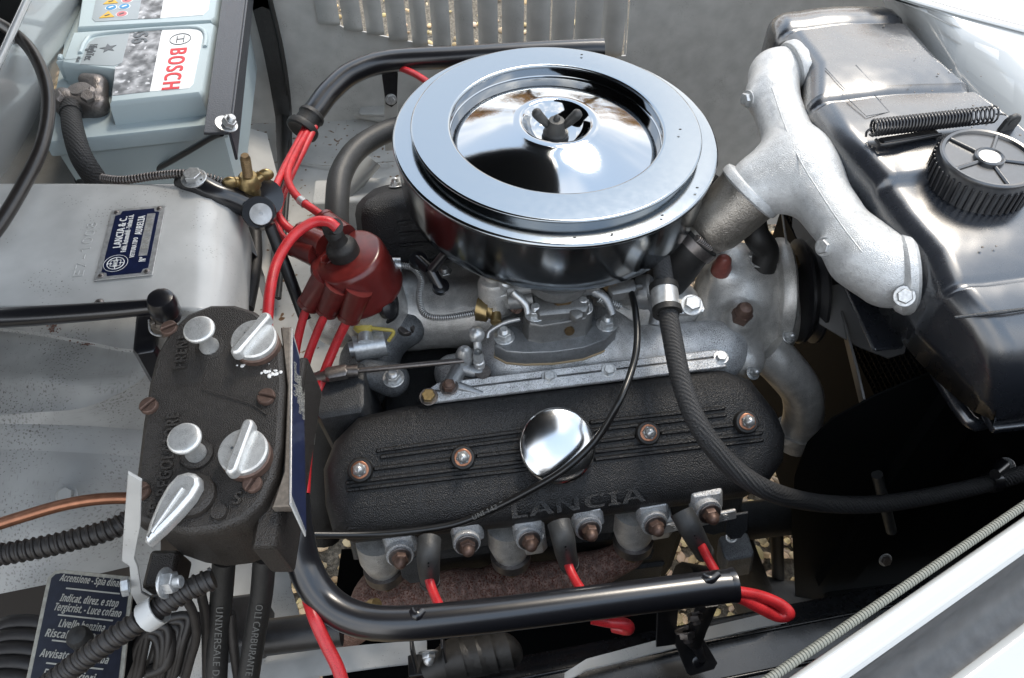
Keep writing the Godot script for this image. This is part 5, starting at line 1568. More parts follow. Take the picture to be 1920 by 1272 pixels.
func build_left() -> void:
	var b := M.new()
	# ---------- grey cover with the data plate
	thing("heater_cover", "smooth pale grey sheet cover with rolled edge carrying the blue data plate", "cover", Vector3(-0.4617, 0.8500, -0.0192))
	var fx := [Vector3(-0.5300, 0.9300, 0.1251), Vector3(-0.4727, 0.9300, 0.1321), Vector3(-0.4242, 0.9300, 0.1381), Vector3(-0.3756, 0.9300, 0.1447), Vector3(-0.3447, 0.9300, 0.1491), Vector3(-0.3317, 0.9295, 0.1508), Vector3(-0.3187, 0.9260, 0.1510), Vector3(-0.3089, 0.9150, 0.1466), Vector3(-0.3043, 0.8950, 0.1355), Vector3(-0.3082, 0.8600, 0.1139), Vector3(-0.3228, 0.8000, 0.0779)]
	var bx := [Vector3(-0.5805, 0.9300, -0.0430), Vector3(-0.5145, 0.9300, -0.0349), Vector3(-0.4587, 0.9300, -0.0280), Vector3(-0.4028, 0.9300, -0.0203), Vector3(-0.3647, 0.9300, -0.0157), Vector3(-0.3495, 0.9295, -0.0128), Vector3(-0.3341, 0.9260, -0.0096), Vector3(-0.3213, 0.9150, -0.0086), Vector3(-0.3119, 0.8950, -0.0070), Vector3(-0.3137, 0.8600, -0.0143), Vector3(-0.3252, 0.8000, -0.0213)]
	var rows := []
	var r0 := PackedVector3Array()
	for q in fx:
		r0.append(q + Vector3(0.0, -0.007, 0.0004))
	rows.append(r0)
	r0 = PackedVector3Array()
	for q in fx:
		r0.append(q + Vector3(0, -0.003, 0.0006))
	rows.append(r0)
	for f in [0.004, 0.02, 0.25, 0.5, 0.75, 0.98, 0.996]:
		var row := PackedVector3Array()
		for k in fx.size():
			row.append((fx[k] as Vector3).lerp(bx[k], f))
		rows.append(row)
	r0 = PackedVector3Array()
	for q in bx:
		r0.append(q + Vector3(0, -0.003, -0.0006))
	rows.append(r0)
	r0 = PackedVector3Array()
	for q in bx:
		r0.append(q + Vector3(0, -0.06, 0.0))
	rows.append(r0)
	b.sheet(rows)
	var cv := part(b, "cover_sheet", "paint_clean")
	b = M.new()
	b.tube([Vector3(-0.3184, 0.8350, -0.0549), Vector3(-0.3153, 0.8300, -0.0141), Vector3(-0.3155, 0.8300, 0.0252), Vector3(-0.3179, 0.8300, 0.0620)], 0.0065, 10)
	part(b, "edge_trim", "rubber")
	b = M.new()
	var sf := fr(Vector3(-0.4339, 0.9302, 0.1016), Vector3(-0.4354, 0.9302, 0.0198), Vector3(-0.4544, 0.9302, 0.0990))
	sf = fr(Vector3(-0.4346, 0.9302, 0.0656), Vector3(-0.4355, 0.9302, 0.0213), Vector3(-0.4543, 0.9302, 0.0590))
	b.text(sf, "E7-1008", 0.0085, 0.0009, "Droid Sans Mono", false, 0.070)
	part(b, "stamped_number", "paint_clean", cv)
	bolt("rivet", 4, Vector3(-0.4094, 0.9300, 0.1344), Vector3.UP, "steel_dark", "", cv)
	# data plate
	var bl := Vector3(-0.4173, 0.9312, 0.1052)
	var tl := Vector3(-0.4193, 0.9312, 0.0139)
	var br := Vector3(-0.3693, 0.9312, 0.1105)
	var cen := Vector3(-0.3946, 0.9312, 0.0633)
	thing("data_plate", "dark blue riveted plate with silver lettering and round emblem on the grey cover", "plate", cen)
	var L := bl.distance_to(tl)
	var W := bl.distance_to(br)
	var pf := fr(cen, cen + (tl - bl), cen + (bl - br))
	b = M.new()
	b.prism(pf, rrect(L, W, 0.001, 2), 0.0, 0.0012, 0.0003)
	part(b, "backing", "plate_silver")
	b = M.new()
	var nv := []
	for q in [Vector2(1, 1), Vector2(-1, 1), Vector2(-1, -1), Vector2(1, -1)]:
		var cx: Vector2 = Vector2(L / 2 - 0.0035, W / 2 - 0.0045) * q
		var h := 0.0055
		if q.x * q.y > 0:
			nv.append_array([cx - Vector2(0, h * q.y), cx - Vector2(h * 0.8 * q.x, h * 0.8 * q.y), cx - Vector2(h * q.x, 0)])
		else:
			nv.append_array([cx - Vector2(h * q.x, 0), cx - Vector2(h * 0.8 * q.x, h * 0.8 * q.y), cx - Vector2(0, h * q.y)])
	b.prism(pf, nv, 0.001, 0.00145)
	var nav := part(b, "blue_field", "navy")
	b = M.new()
	var put := func(s: String, u0: float, u1: float, w: float, h: float) -> void:
		b.text(pf.translated_local(Vector3(((u0 + u1) / 2 - 0.5) * L, (0.5 - w) * W, 0.0016)), s, h, 0.0003, "Droid Sans", true, (u1 - u0) * L)
	put.call("LANCIA & C.", 0.42, 0.87, 0.265, 0.0062)
	put.call("Fabb. Automobili - Torino S.A.", 0.35, 0.89, 0.40, 0.0042)
	put.call("VETTURA TIPO", 0.26, 0.54, 0.575, 0.0038)
	put.call("AURELIA", 0.58, 0.86, 0.60, 0.0058)
	put.call("N°", 0.19, 0.25, 0.775, 0.0055)
	part(b, "lettering", "print_white", nav)
	b = M.new()
	b.prism(pf.translated_local(Vector3((0.575 - 0.5) * L, (0.5 - 0.765) * W, 0)), rrect(0.61 * L, 0.15 * W, 0.0004, 2), 0.0013, 0.0018)
	part(b, "number_field", "plate_silver", nav)
	b = M.new()
	b.text(pf.translated_local(Vector3((0.575 - 0.5) * L, (0.5 - 0.765) * W, 0.0019)), "B20 3571", 0.005, 0.0002, "Droid Sans Mono", false, 0.42 * L)
	part(b, "stamped_digits", "aged_print", nav)
	b = M.new()
	var ec := Vector3((0.20 - 0.5) * L, (0.5 - 0.31) * W, 0.0)
	for rr in [0.0102, 0.0072]:
		var ring := []
		for i in 33:
			ring.append(pf * (ec + Vector3(cos(TAU * i / 32.0) * rr, sin(TAU * i / 32.0) * rr, 0.0016)))
		b.tube(ring, 0.00022 if rr > 0.009 else 0.00045, 5, 1, false)
	for an in [0.0, PI / 2, PI, PI * 1.5]:
		bar(b, pf * (ec + Vector3(cos(an) * 0.003, sin(an) * 0.003, 0.0016)), pf * (ec + Vector3(cos(an) * 0.0072, sin(an) * 0.0072, 0.0016)), 0.0004)
	for k in 4:
		var c2: Array = [Vector2(-0.0035, -0.0042), Vector2(0.0035, -0.0042), Vector2(0.0035, 0.0042), Vector2(-0.0035, 0.0042)]
		var e0: Vector2 = c2[k]
		var e1: Vector2 = c2[(k + 1) % 4]
		bar(b, pf * (ec + Vector3(e0.x, e0.y, 0.0018)), pf * (ec + Vector3(e1.x, e1.y, 0.0018)), 0.00025)
	b.text(pf.translated_local(ec + Vector3(0, 0, 0.0018)), "LANCIA", 0.003, 0.0002, "Droid Sans", true, 0.009)
	part(b, "emblem", "print_white", nav)
	for s in [Vector2(1, 1), Vector2(-1, 1), Vector2(-1, -1), Vector2(1, -1)]:
		var o := bolt("rivet", 4, pf * Vector3(s.x * (L / 2 - 0.0045), s.y * (W / 2 - 0.005), 0.001), pf.basis.z, "steel_dark", "")
		o.scale = Vector3.ONE * 0.7

	# ---------- bonnet hinge with the brass wing nut
	thing("wing_nut_hinge", "black hinge bracket with grey pivot disc and brass wing nut", "hinge", Vector3(-0.3147, 0.9000, -0.0175))
	b = M.new()
	b.tube([Vector3(-0.3620, 0.9250, -0.0215), Vector3(-0.3497, 0.9300, -0.0154), Vector3(-0.3298, 0.9250, -0.0040), Vector3(-0.3145, 0.9160, -0.0034), Vector3(-0.3042, 0.9080, -0.0021)], [0.012, 0.013, 0.011, 0.012, 0.012], 10)
	b.lathe(Vector3(-0.2920, 0.9080, 0.0104), Vector3(0.15, 0.75, 0.65), [Vector2(0, -0.012), Vector2(0.0155, -0.010), Vector2(0.0162, 0.004), Vector2(0.015, 0.008), Vector2(0, 0.008)], 28)
	b.lathe(Vector3(-0.2900, 0.9050, -0.0151), Vector3(0.15, 0.75, 0.65), [Vector2(0, -0.012), Vector2(0.018, -0.010), Vector2(0.019, 0.004), Vector2(0, 0.006)], 28)
	part(b, "bracket", "black_gloss")
	b = M.new()
	b.lathe(Vector3(-0.2872, 0.9180, 0.0240), Vector3(0.15, 0.75, 0.65), [Vector2(0.0105, 0.0), Vector2(0.0102, 0.0022), Vector2(0.002, 0.0026), Vector2(0.0018, 0.0018), Vector2(0, 0.0018)], 28)
	part(b, "pivot_disc", "plate_silver")
	var ws := Vector3(-0.3004, 0.9150, -0.0140)
	var wa := (Vector3(-0.2955, 0.9550, -0.0116) - ws).normalized()
	b = M.new()
	b.lathe(ws, wa, [Vector2(0.009, -0.012), Vector2(0.0095, 0.008), Vector2(0.0115, 0.010), Vector2(0.0105, 0.018), Vector2(0.0075, 0.022), Vector2(0, 0.022)], 20)
	var wm := ws + wa * 0.014
	for s in [-1.0, 1.0]:
		var tip := wm + Vector3(s * 0.0165, 0.003, -0.004 * s)
		b.tube([wm + Vector3(s * 0.006, 0, 0), tip - Vector3(s * 0.004, 0, 0)], [0.005, 0.0055], 10, 1)
		b.ball(tip, 0.0078, Vector3(1, 0.85, 0.55))
	part(b, "wing_nut", "brass")
	b = M.new()
	var pr := [Vector2(0.0045, 0.0)]
	for i in 12:
		pr.append(Vector2(0.0050, 0.020 + i * 0.002))
		pr.append(Vector2(0.0044, 0.021 + i * 0.002))
	pr.append(Vector2(0.0036, 0.046))
	pr.append(Vector2(0, 0.046))
	b.lathe(ws, wa, pr, 14)
	part(b, "screw_post", "bronze_dark")
	bolt("hex", 8, Vector3(-0.3473, 0.9380, -0.0108), Vector3(0, 1, 0.1), "zinc", "zinc")
	thing("hinge_stay", "black flat stay running down beside the red leads", "stay", Vector3(-0.2847, 0.8400, 0.0001))
	b = M.new()
	b.tube([Vector3(-0.2883, 0.8950, 0.0038), Vector3(-0.2771, 0.8550, 0.0319), Vector3(-0.2649, 0.8100, 0.0650)], [0.006, 0.0065, 0.0065], 8)
	part(b, "stay_bar", "black_satin")
	thing("coil_spring", "thin dark coiled spring lying along the back of the grey cover", "spring", Vector3(-0.3939, 0.9300, -0.0273))
	b = M.new()
	b.tube(wound([Vector3(-0.4431, 0.9250, -0.0404), Vector3(-0.4190, 0.9300, -0.0280), Vector3(-0.3868, 0.9350, -0.0242), Vector3(-0.3570, 0.9400, -0.0175), Vector3(-0.3332, 0.9350, -0.0144), Vector3(-0.3118, 0.9250, -0.0097)], 0.0034, 0.0031, 8), 0.0011, 5, 1)
	part(b, "coil", "steel_dark")
	thing("cable_grommet", "dark rubber grommet behind the grey cover's back edge", "grommet", Vector3(-0.4988, 0.8300, -0.1777))
	b = M.new()
	b.lathe(Vector3(-0.5032, 0.8300, -0.1753), Vector3(0.1, 1, 0.1), [Vector2(0.031, -0.008), Vector2(0.031, 0.0), Vector2(0.028, 0.004), Vector2(0.016, 0.006), Vector2(0.014, 0.002), Vector2(0.014, -0.006)], 32)
	part(b, "rubber_ring", "rubber_grey")

	# ---------- lower hinge arm
	var ja := Vector3(-0.3470, 0.9450, 0.1630)
	thing("hinged_rod", "gloss black arm with a ball joint and castle nut in front of the grey cover", "arm", ja)
	b = M.new()
	b.tube([Vector3(-0.5174, 0.9350, 0.1448), Vector3(-0.4561, 0.9380, 0.1509), Vector3(-0.3949, 0.9420, 0.1562), Vector3(-0.3514, 0.9450, 0.1590)], [0.0085, 0.0085, 0.0075, 0.0065], 12)
	b.lathe(ja, Vector3(0.05, 1, 0.05), [Vector2(0.008, -0.014), Vector2(0.0105, -0.010), Vector2(0.0095, -0.006), Vector2(0.0118, -0.002), Vector2(0.0118, 0.008), Vector2(0.0108, 0.011), Vector2(0.0108, 0.012), Vector2(0.0098, 0.0145), Vector2(0.006, 0.016), Vector2(0, 0.0162)], 28)
	part(b, "arm_bar", "black_gloss")
	b = M.new()
	var cn := Vector3(-0.3521, 0.9350, 0.1674)
	b.pillow(up_frame(cn, Vector3(0.05, 1, 0.15)), hexa(0.0095), [Vector2(0, -0.010), Vector2(0, -0.001), Vector2(0.001, 0.0)], true)
	for k in 6:
		var an := TAU * (k + 0.5) / 6.0
		b.box(Transform3D(Basis(Vector3.UP, -an), cn + Vector3(cos(an) * 0.0065, 0.002, sin(an) * 0.0065)), Vector3(0.004, 0.006, 0.0045), 0.0008)
	b.lathe(cn, Vector3.UP, [Vector2(0.0045, 0), Vector2(0.0045, 0.005), Vector2(0, 0.006)], 12)
	part(b, "castle_nut", "nut_beige")
	b = M.new()
	b.tube([Vector3(-0.3613, 0.9380, 0.1666), Vector3(-0.3601, 0.9350, 0.1756), Vector3(-0.3565, 0.9330, 0.1789), Vector3(-0.3512, 0.9330, 0.1807)], 0.0009, 6)
	part(b, "split_pin", "zinc")
	thing("joint_bracket", "black bracket with one zinc bolt at the left of the regulator box", "bracket", Vector3(-0.3729, 0.9000, 0.1559))
	b = M.new()
	b.box(Transform3D(Basis(Vector3.UP, 0.1), Vector3(-0.3689, 0.9000, 0.1623)), Vector3(0.020, 0.05, 0.05), 0.004)
	part(b, "bracket_body", "black_gloss")
	bolt("hex", 5, Vector3(-0.3742, 0.9050, 0.1681), Vector3(-1, 0.15, 0.2), "zinc", "zinc")

	# ---------- control / regulator box
	var o := Vector3(-0.2926, 0.9550, 0.2861)
	var xf := fr(o, Vector3(-0.2476, 0.9555, 0.2920), Vector3(-0.2890, 0.9660, 0.2003))
	thing("regulator_box", "brown-black crackle box with two push knobs, two rotary knobs and a lever", "regulator box", o - xf.basis.z * 0.06)
	b = M.new()
	var oa := [Vector3(-0.3401, 0.9480, 0.3528), Vector3(-0.3428, 0.9500, 0.3246), Vector3(-0.3434, 0.9550, 0.2844), Vector3(-0.3428, 0.9600, 0.2481), Vector3(-0.3399, 0.9630, 0.2233), Vector3(-0.3324, 0.9650, 0.2038), Vector3(-0.3194, 0.9660, 0.1889), Vector3(-0.3026, 0.9670, 0.1829), Vector3(-0.2841, 0.9670, 0.1852), Vector3(-0.2675, 0.9660, 0.1936), Vector3(-0.2537, 0.9650, 0.2092), Vector3(-0.2458, 0.9630, 0.2297), Vector3(-0.2431, 0.9600, 0.2628), Vector3(-0.2445, 0.9550, 0.3099), Vector3(-0.2479, 0.9510, 0.3327), Vector3(-0.2555, 0.9480, 0.3513), Vector3(-0.2676, 0.9470, 0.3627), Vector3(-0.2846, 0.9460, 0.3670), Vector3(-0.3033, 0.9460, 0.3670), Vector3(-0.3210, 0.9460, 0.3618), Vector3(-0.3346, 0.9470, 0.3553)]
	var ol := to_xy(xf, oa)
	b.pillow(xf, ol, [Vector2(0.003, -0.022), Vector2(0.0, -0.020), Vector2(0, -0.006), Vector2(0.0012, -0.002), Vector2(0.004, 0.0)], true)
	var face := part(b, "face_cover", "crackle_brown")
	b = M.new()
	var ob := M.inset(PackedVector2Array(ol), 0.004 if M.inset(PackedVector2Array(ol), 0.004)[0].x > ol[0].x else -0.004)
	b.pillow(xf, ob, [Vector2(0.006, -0.088), Vector2(0.0, -0.082), Vector2(0, -0.018)], true)
	b.box(Transform3D(xf.basis, xf * (Vector3(0.046, -0.012, -0.042))), Vector3(0.018, 0.150, 0.055), 0.003)
	b.box(Transform3D(xf.basis, xf * (Vector3(-0.042, -0.085, -0.080))), Vector3(0.022, 0.028, 0.03), 0.003)
	part(b, "case", "crackle_brown")
	# cast lettering on the face
	b = M.new()
	var up: Vector3 = xf.basis.y
	b.text(fr(Vector3(-0.3193, 0.9645, 0.2271), Vector3(-0.3194, 0.9660, 0.2074), Vector3(-0.3357, 0.9645, 0.2225)), "FRENI", 0.008, 0.0016, "Droid Sans", true, 0.030)
	b.text(fr(Vector3(-0.3206, 0.9540, 0.3087), Vector3(-0.3200, 0.9600, 0.2630), Vector3(-0.3303, 0.9540, 0.3057)), "REGOLATORE", 0.0085, 0.0016, "Droid Sans", true, 0.062)
	part(b, "cast_lettering", "crackle_brown", face)
	b = M.new()
	b.text(fr(Vector3(-0.2718, 0.9495, 0.3473), Vector3(-0.2630, 0.9495, 0.3480), Vector3(-0.2723, 0.9510, 0.3339)), "S", 0.009, 0.0016, "Droid Sans", true)
	b.text(fr(Vector3(-0.3273, 0.9495, 0.3485), Vector3(-0.3217, 0.9495, 0.3492), Vector3(-0.3279, 0.9510, 0.3413)), "E", 0.008, 0.0016, "Droid Sans", true)
	part(b, "switch_marks", "crackle_brown", face)
	b = M.new()
	b.tube([Vector3(-0.3025, 0.9597, 0.2592), Vector3(-0.2822, 0.9588, 0.2691), Vector3(-0.2667, 0.9582, 0.2767), Vector3(-0.2551, 0.9570, 0.2866)], 0.0006, 5)
	part(b, "casting_seam", "crackle_brown", face)
	var ny: Vector3 = xf.basis.z
	for q in [[Vector3(-0.3321, 0.9630, 0.2021), 1.9], [Vector3(-0.3390, 0.9560, 0.2686), 2.3], [Vector3(-0.2558, 0.9580, 0.2723), 1.2], [Vector3(-0.3363, 0.9490, 0.3343), 1.9], [Vector3(-0.2623, 0.9500, 0.3382), 2.6]]:
		var sc := bolt("slotted", 6, q[0], ny, "copper_brown", "")
		sc.transform = Transform3D(M.basis_of(ny).rotated(ny, q[1]), sc.position)
	for q in [Vector3(-0.2999, 0.9620, 0.2233), Vector3(-0.3016, 0.9530, 0.3112)]:
		b = M.new()
		b.lathe(q, ny, [Vector2(0.0115, -0.001), Vector2(0.011, 0.001), Vector2(0.0075, 0.0018)], 24)
		part(b, "knob_collar", "crackle_brown")
		b = M.new()
		b.lathe(q, ny, [Vector2(0.0070, 0.0), Vector2(0.0072, 0.003), Vector2(0.0055, 0.005), Vector2(0.0050, 0.016), Vector2(0.0085, 0.0205), Vector2(0.0108, 0.0225), Vector2(0.0114, 0.0242), Vector2(0.0110, 0.0258), Vector2(0.0095, 0.0268), Vector2(0.006, 0.0273), Vector2(0, 0.0274)], 32, 60)
		part(b, "push_knob", "alu_knob")
	for q in [[Vector3(-0.2642, 0.9620, 0.2276), Vector3(-0.2730, 0.9850, 0.2554), Vector3(-0.2506, 0.9870, 0.2252)], [Vector3(-0.2663, 0.9530, 0.3190), Vector3(-0.2674, 0.9770, 0.3419), Vector3(-0.2580, 0.9790, 0.3099)]]:
		var kb: Vector3 = q[0]
		b = M.new()
		b.lathe(kb, ny, [Vector2(0.017, -0.001), Vector2(0.017, 0.006), Vector2(0.015, 0.008), Vector2(0, 0.008)], 32)
		part(b, "knob_base", "copper_brown")
		b = M.new()
		b.lathe(kb, ny, [Vector2(0.0158, 0.007), Vector2(0.0166, 0.009), Vector2(0.0166, 0.0125), Vector2(0.0155, 0.0140), Vector2(0, 0.0146)], 40)
		var a: Vector3 = q[1]
		var e: Vector3 = q[2]
		var tp := kb + ny * 0.0175
		var dir := (e - a)
		dir = (dir - ny * dir.dot(ny)).normalized()
		var kf := Transform3D(Basis(dir, ny.cross(dir), ny), tp)
		b.pillow(kf, rrect(0.041, 0.0085, 0.0042, 6), [Vector2(0, -0.005), Vector2(0.0, 0.001), Vector2(0.0008, 0.003), Vector2(0.0022, 0.0042)], false)
		part(b, "rotary_knob", "alu_knob")
		b = M.new()
		b.lathe(kb + ny * 0.0145 + ny.cross(dir) * 0.007, ny, [Vector2(0.001, -0.001), Vector2(0.001, 0.0004), Vector2(0, 0.0005)], 8)
		part(b, "index_dot", "print_dark")
	b = M.new()
	var pv2 := Vector3(-0.3015, 0.9490, 0.3414)
	b.lathe(pv2, ny, [Vector2(0.0155, -0.001), Vector2(0.015, 0.003), Vector2(0.012, 0.006), Vector2(0.0, 0.006)], 32)
	b.lathe(Vector3(-0.2831, 0.9470, 0.3553), ny, [Vector2(0.0055, -0.001), Vector2(0.0052, 0.003), Vector2(0, 0.0035)], 16)
	part(b, "switch_boss", "crackle_brown")
	b = M.new()
	var ld := Vector3(-0.3170, 0.9620, 0.3778) - Vector3(-0.2984, 0.9620, 0.3471)
	ld = (ld - ny * ld.dot(ny)).normalized()
	var lf := Transform3D(Basis(ld, ny.cross(ld), ny), pv2 + ny * 0.012)
	var lev := [Vector2(0.0405, 0.0016), Vector2(0.041, 0.0), Vector2(0.0405, -0.0016), Vector2(0.030, -0.0062), Vector2(0.016, -0.0100), Vector2(0.004, -0.0115), Vector2(-0.005, -0.0100), Vector2(-0.0095, -0.005), Vector2(-0.0105, 0.0), Vector2(-0.0095, 0.005), Vector2(-0.005, 0.0085), Vector2(0.004, 0.0095), Vector2(0.016, 0.0080), Vector2(0.030, 0.0050)]
	b.pillow(lf, lev, [Vector2(0.001, -0.006), Vector2(0, -0.004), Vector2(0, 0.002), Vector2(0.0012, 0.0042), Vector2(0.0034, 0.0052)], true)
	bar(b, lf * Vector3(0.034, 0.0, 0.0046), lf * Vector3(0.002, 0.0, 0.0062), 0.0016)
	part(b, "switch_lever", "alu_knob")
	b = M.new()
	var rng := RandomNumberGenerator.new()
	rng.seed = 3
	for i in 70:
		var w := Vector3(-0.2531, 0.9603, 0.2480) + Vector3(rng.randfn() * 0.0027, 0, rng.randfn() * 0.0031)
		b.ball(w, rng.randf_range(0.0006, 0.0019), Vector3(1, rng.randf_range(0.25, 0.5), rng.randf_range(0.6, 1.2)), 7)
	for i in 12:
		b.ball(Vector3(-0.2658, 0.9610, 0.2410) + Vector3(rng.randf_range(-0.014, 0.012), 0, rng.randf_range(-0.003, 0.003)), rng.randf_range(0.0008, 0.0018), Vector3(1, 0.5, 1), 8)
	part(b, "paint_flake", "flake_white", null, "crumbled white residue beside the upper knob")
	# instruction plate on the right flank
	var A := Vector3(-0.2414, 0.9620, 0.2113)
	var B := Vector3(-0.2386, 0.9460, 0.3535)
	var D := Vector3(-0.2339, 0.9220, 0.3666)
	var E := Vector3(-0.2347, 0.9420, 0.2349)
	b = M.new()
	var qf := fr((A + B) / 2.0, A, (D + E) / 2.0)
	if qf.basis.z.x < 0.0:
		qf = fr((A + B) / 2.0, B, (D + E) / 2.0)
	b.prism(qf, to_xy(qf, [A, B, D, E]), 0.0, 0.0016, 0.0004)
	var rim := part(b, "plate_rim", "plate_silver")
	b = M.new()
	var cm := (A + B + D + E) / 4.0
	b.prism(qf, to_xy(qf, [A.lerp(cm, 0.10), B.lerp(cm, 0.10), D.lerp(cm, 0.05), E.lerp(cm, 0.05)]), 0.0012, 0.0020)
	part(b, "instruction_field", "navy", rim)
	b = M.new()
	for i in 6:
		var f := 0.2 + i * 0.13
		var s0 := A.lerp(E, f).lerp(B.lerp(D, f), 0.1) + qf.basis.z * 0.0021
		var s1 := A.lerp(E, f).lerp(B.lerp(D, f), 0.45) + qf.basis.z * 0.0021
		b.text(fr((s0 + s1) / 2.0, s1, (s0 + s1) / 2.0 + (A - E)), ["Dinamo  0  12", "Luci citta", "Abbaglianti", "Antiabbaglianti", "Posizione", "Avviamento"][i], 0.0020, 0.0002, "Droid Sans", false)
	part(b, "instruction_lettering", "aged_print", rim)
	b = M.new()
	b.prism(Transform3D(xf.basis, Vector3.ZERO), to_xy(Transform3D(xf.basis, Vector3.ZERO), [Vector3(-0.2487, 0.9640, 0.2100), Vector3(-0.2407, 0.9620, 0.2103), Vector3(-0.2378, 0.9460, 0.3556), Vector3(-0.2501, 0.9460, 0.3541), Vector3(-0.2428, 0.9510, 0.3292), Vector3(-0.2423, 0.9600, 0.2629)]), (xf.basis.z.dot(o)) - 0.012, (xf.basis.z.dot(o)) - 0.003, 0.001)
	part(b, "side_channel", "nut_beige")
	# ---------- bracket with conduit clip below the box
	thing("clip_bracket", "pale grey sheet bracket with a loop clip round the ribbed conduit", "bracket", Vector3(-0.3438, 0.9000, 0.3786))
	b = M.new()
	var cz := plane_z(0.374)
	b.prism(cz, to_xy(cz, [Vector3(-0.3079, 1.0355, 0.3740), Vector3(-0.3036, 1.0258, 0.3740), Vector3(-0.3217, 0.9749, 0.3740), Vector3(-0.3391, 0.9345, 0.3740), Vector3(-0.3410, 0.9229, 0.3740), Vector3(-0.3519, 0.8825, 0.3740), Vector3(-0.3454, 0.8618, 0.3740), Vector3(-0.3514, 0.8478, 0.3740), Vector3(-0.3626, 0.8552, 0.3740), Vector3(-0.3591, 0.8828, 0.3740), Vector3(-0.3458, 0.9242, 0.3740), Vector3(-0.3478, 0.9328, 0.3740), Vector3(-0.3247, 0.9927, 0.3740)]), -0.001, 0.001, 0.0004)
	part(b, "sheet", "paint_clean")
	b = M.new()
	var cl0 := Vector3(-0.3399, 0.8880, 0.3930)
	var cdx := (Vector3(-0.3080, 0.9000, 0.3811) - Vector3(-0.3751, 0.8700, 0.4022)).normalized()
	var cb := M.basis_of(cdx)
	var g0 := []
	for i in 13:
		var an := TAU * (i / 15.0)
		var c0 := cl0 + (cb.x * cos(an) + cb.z * sin(an)) * 0.0108
		g0.append(pv([c0 - cdx * 0.006, c0 + cdx * 0.006]))
	b.grid(g0)
	var g1 := []
	for r in g0:
		var rr := PackedVector3Array()
		for q in r:
			rr.append(cl0 + (q - cl0) + ((q - cl0) - cdx * (q - cl0).dot(cdx)).normalized() * -0.0012)
		rr.reverse()
		g1.append(rr)
	b.grid(g1)
	part(b, "loop_clip", "paint_clean")
	bolt("stud", 7, Vector3(-0.3286, 0.9050, 0.3804), Vector3(1, 0.2, 0.12), "zinc", "zinc")
	bolt("hex", 6, Vector3(-0.3526, 0.9000, 0.3768), Vector3(-1, 0.2, 0.2), "zinc", "")

	# ---------- fuse legend plate, lower left
	thing("fuse_legend", "black and cream plate listing circuits in Italian, standing at the lower left corner", "plate", Vector3(-0.4289, 0.8000, 0.3600))
	var lp0 := Vector3(-0.4627, 0.8000, 0.3053)
	var lp1 := Vector3(-0.3942, 0.8000, 0.3211)
	var lp2 := Vector3(-0.4608, 0.8000, 0.3965)
	var lo := Vector3(-0.4272, 0.8000, 0.3685)
	var lfm := fr(lo, lo + (lp1 - lp0), lo + (lp0 - lp2))
	var lc := to_xy(lfm, [lp0, lp1, Vector3(-0.3874, 0.8000, 0.4209), Vector3(-0.4604, 0.8000, 0.4194)])
	b = M.new()
	var rl := []
	rl.append_array([lc[0] + Vector2(0.0, -0.008), lc[0] + Vector2(0.003, -0.002), lc[0] + Vector2(0.009, 0.0)])
	rl.append_array([lc[1], lc[2], lc[3]])
	b.prism(lfm, rl, -0.002, 0.0, 0.0005)
	var lpl := part(b, "plate_rim", "aged_rim")
	b = M.new()
	var ins := M.inset(PackedVector2Array(rl), -0.0035)
	if absf(ins[4].x) > absf(rl[4].x):
		ins = M.inset(PackedVector2Array(rl), 0.0035)
	b.prism(lfm, ins, -0.001, 0.0005)
	part(b, "plate_field", "navy_black", lpl)
	b = M.new()
	var tx := lfm.basis.x
	for q in [["Accensione - Spia dinamo", 176, 1090, 0.056], ["Indicat. direz. e stop", 168, 1127, 0.048], ["Tergicrist. - Luce cofano", 165, 1145, 0.055], ["Livello benzina", 154, 1174, 0.037], ["Riscaldat. - Radio", 148, 1194, 0.053], ["Avvisatore - Tromba", 140, 1232, 0.054], ["Fari anteriori", 130, 1268, 0.040]]:
		var w := [Vector3(-0.4259, 0.8006, 0.3211), Vector3(-0.4259, 0.8006, 0.3377), Vector3(-0.4256, 0.8006, 0.3456), Vector3(-0.4275, 0.8006, 0.3578), Vector3(-0.4282, 0.8006, 0.3661), Vector3(-0.4281, 0.8006, 0.3817), Vector3(-0.4290, 0.8006, 0.3960)]
		var i: int = [1090, 1127, 1145, 1174, 1194, 1232, 1268].find(q[2])
		b.text(Transform3D(lfm.basis, w[i] + lfm.basis.z * 0.0003), q[0], 0.0058, 0.0003, "Droid Sans", true, q[3])
	for w in [Vector3(-0.4250, 0.8006, 0.3298), Vector3(-0.4264, 0.8006, 0.3516), Vector3(-0.4263, 0.8006, 0.3718), Vector3(-0.4266, 0.8006, 0.3891)]:
		b.box(Transform3D(lfm.basis, w + lfm.basis.z * 0.0003), Vector3(0.045, 0.0011, 0.0004))
	part(b, "circuit_lettering", "aged_print", lpl)
	b = M.new()
	b.lathe(Vector3(-0.4249, 0.8030, 0.3699), lfm.basis.z, [Vector2(0.0085, -0.003), Vector2(0.0088, 0.006), Vector2(0.007, 0.010), Vector2(0.003, 0.0115), Vector2(0, 0.0117)], 24)
	part(b, "plate_screw", "rubber")
	thing("mounting_bracket", "black bracket under the fuse legend plate", "bracket", Vector3(-0.4415, 0.7700, 0.3559))
	b = M.new()
	b.box(Transform3D(lfm.basis, lo - lfm.basis.z * 0.022), Vector3(0.06, 0.08, 0.036), 0.004)
	part(b, "bracket_block", "black_panel")

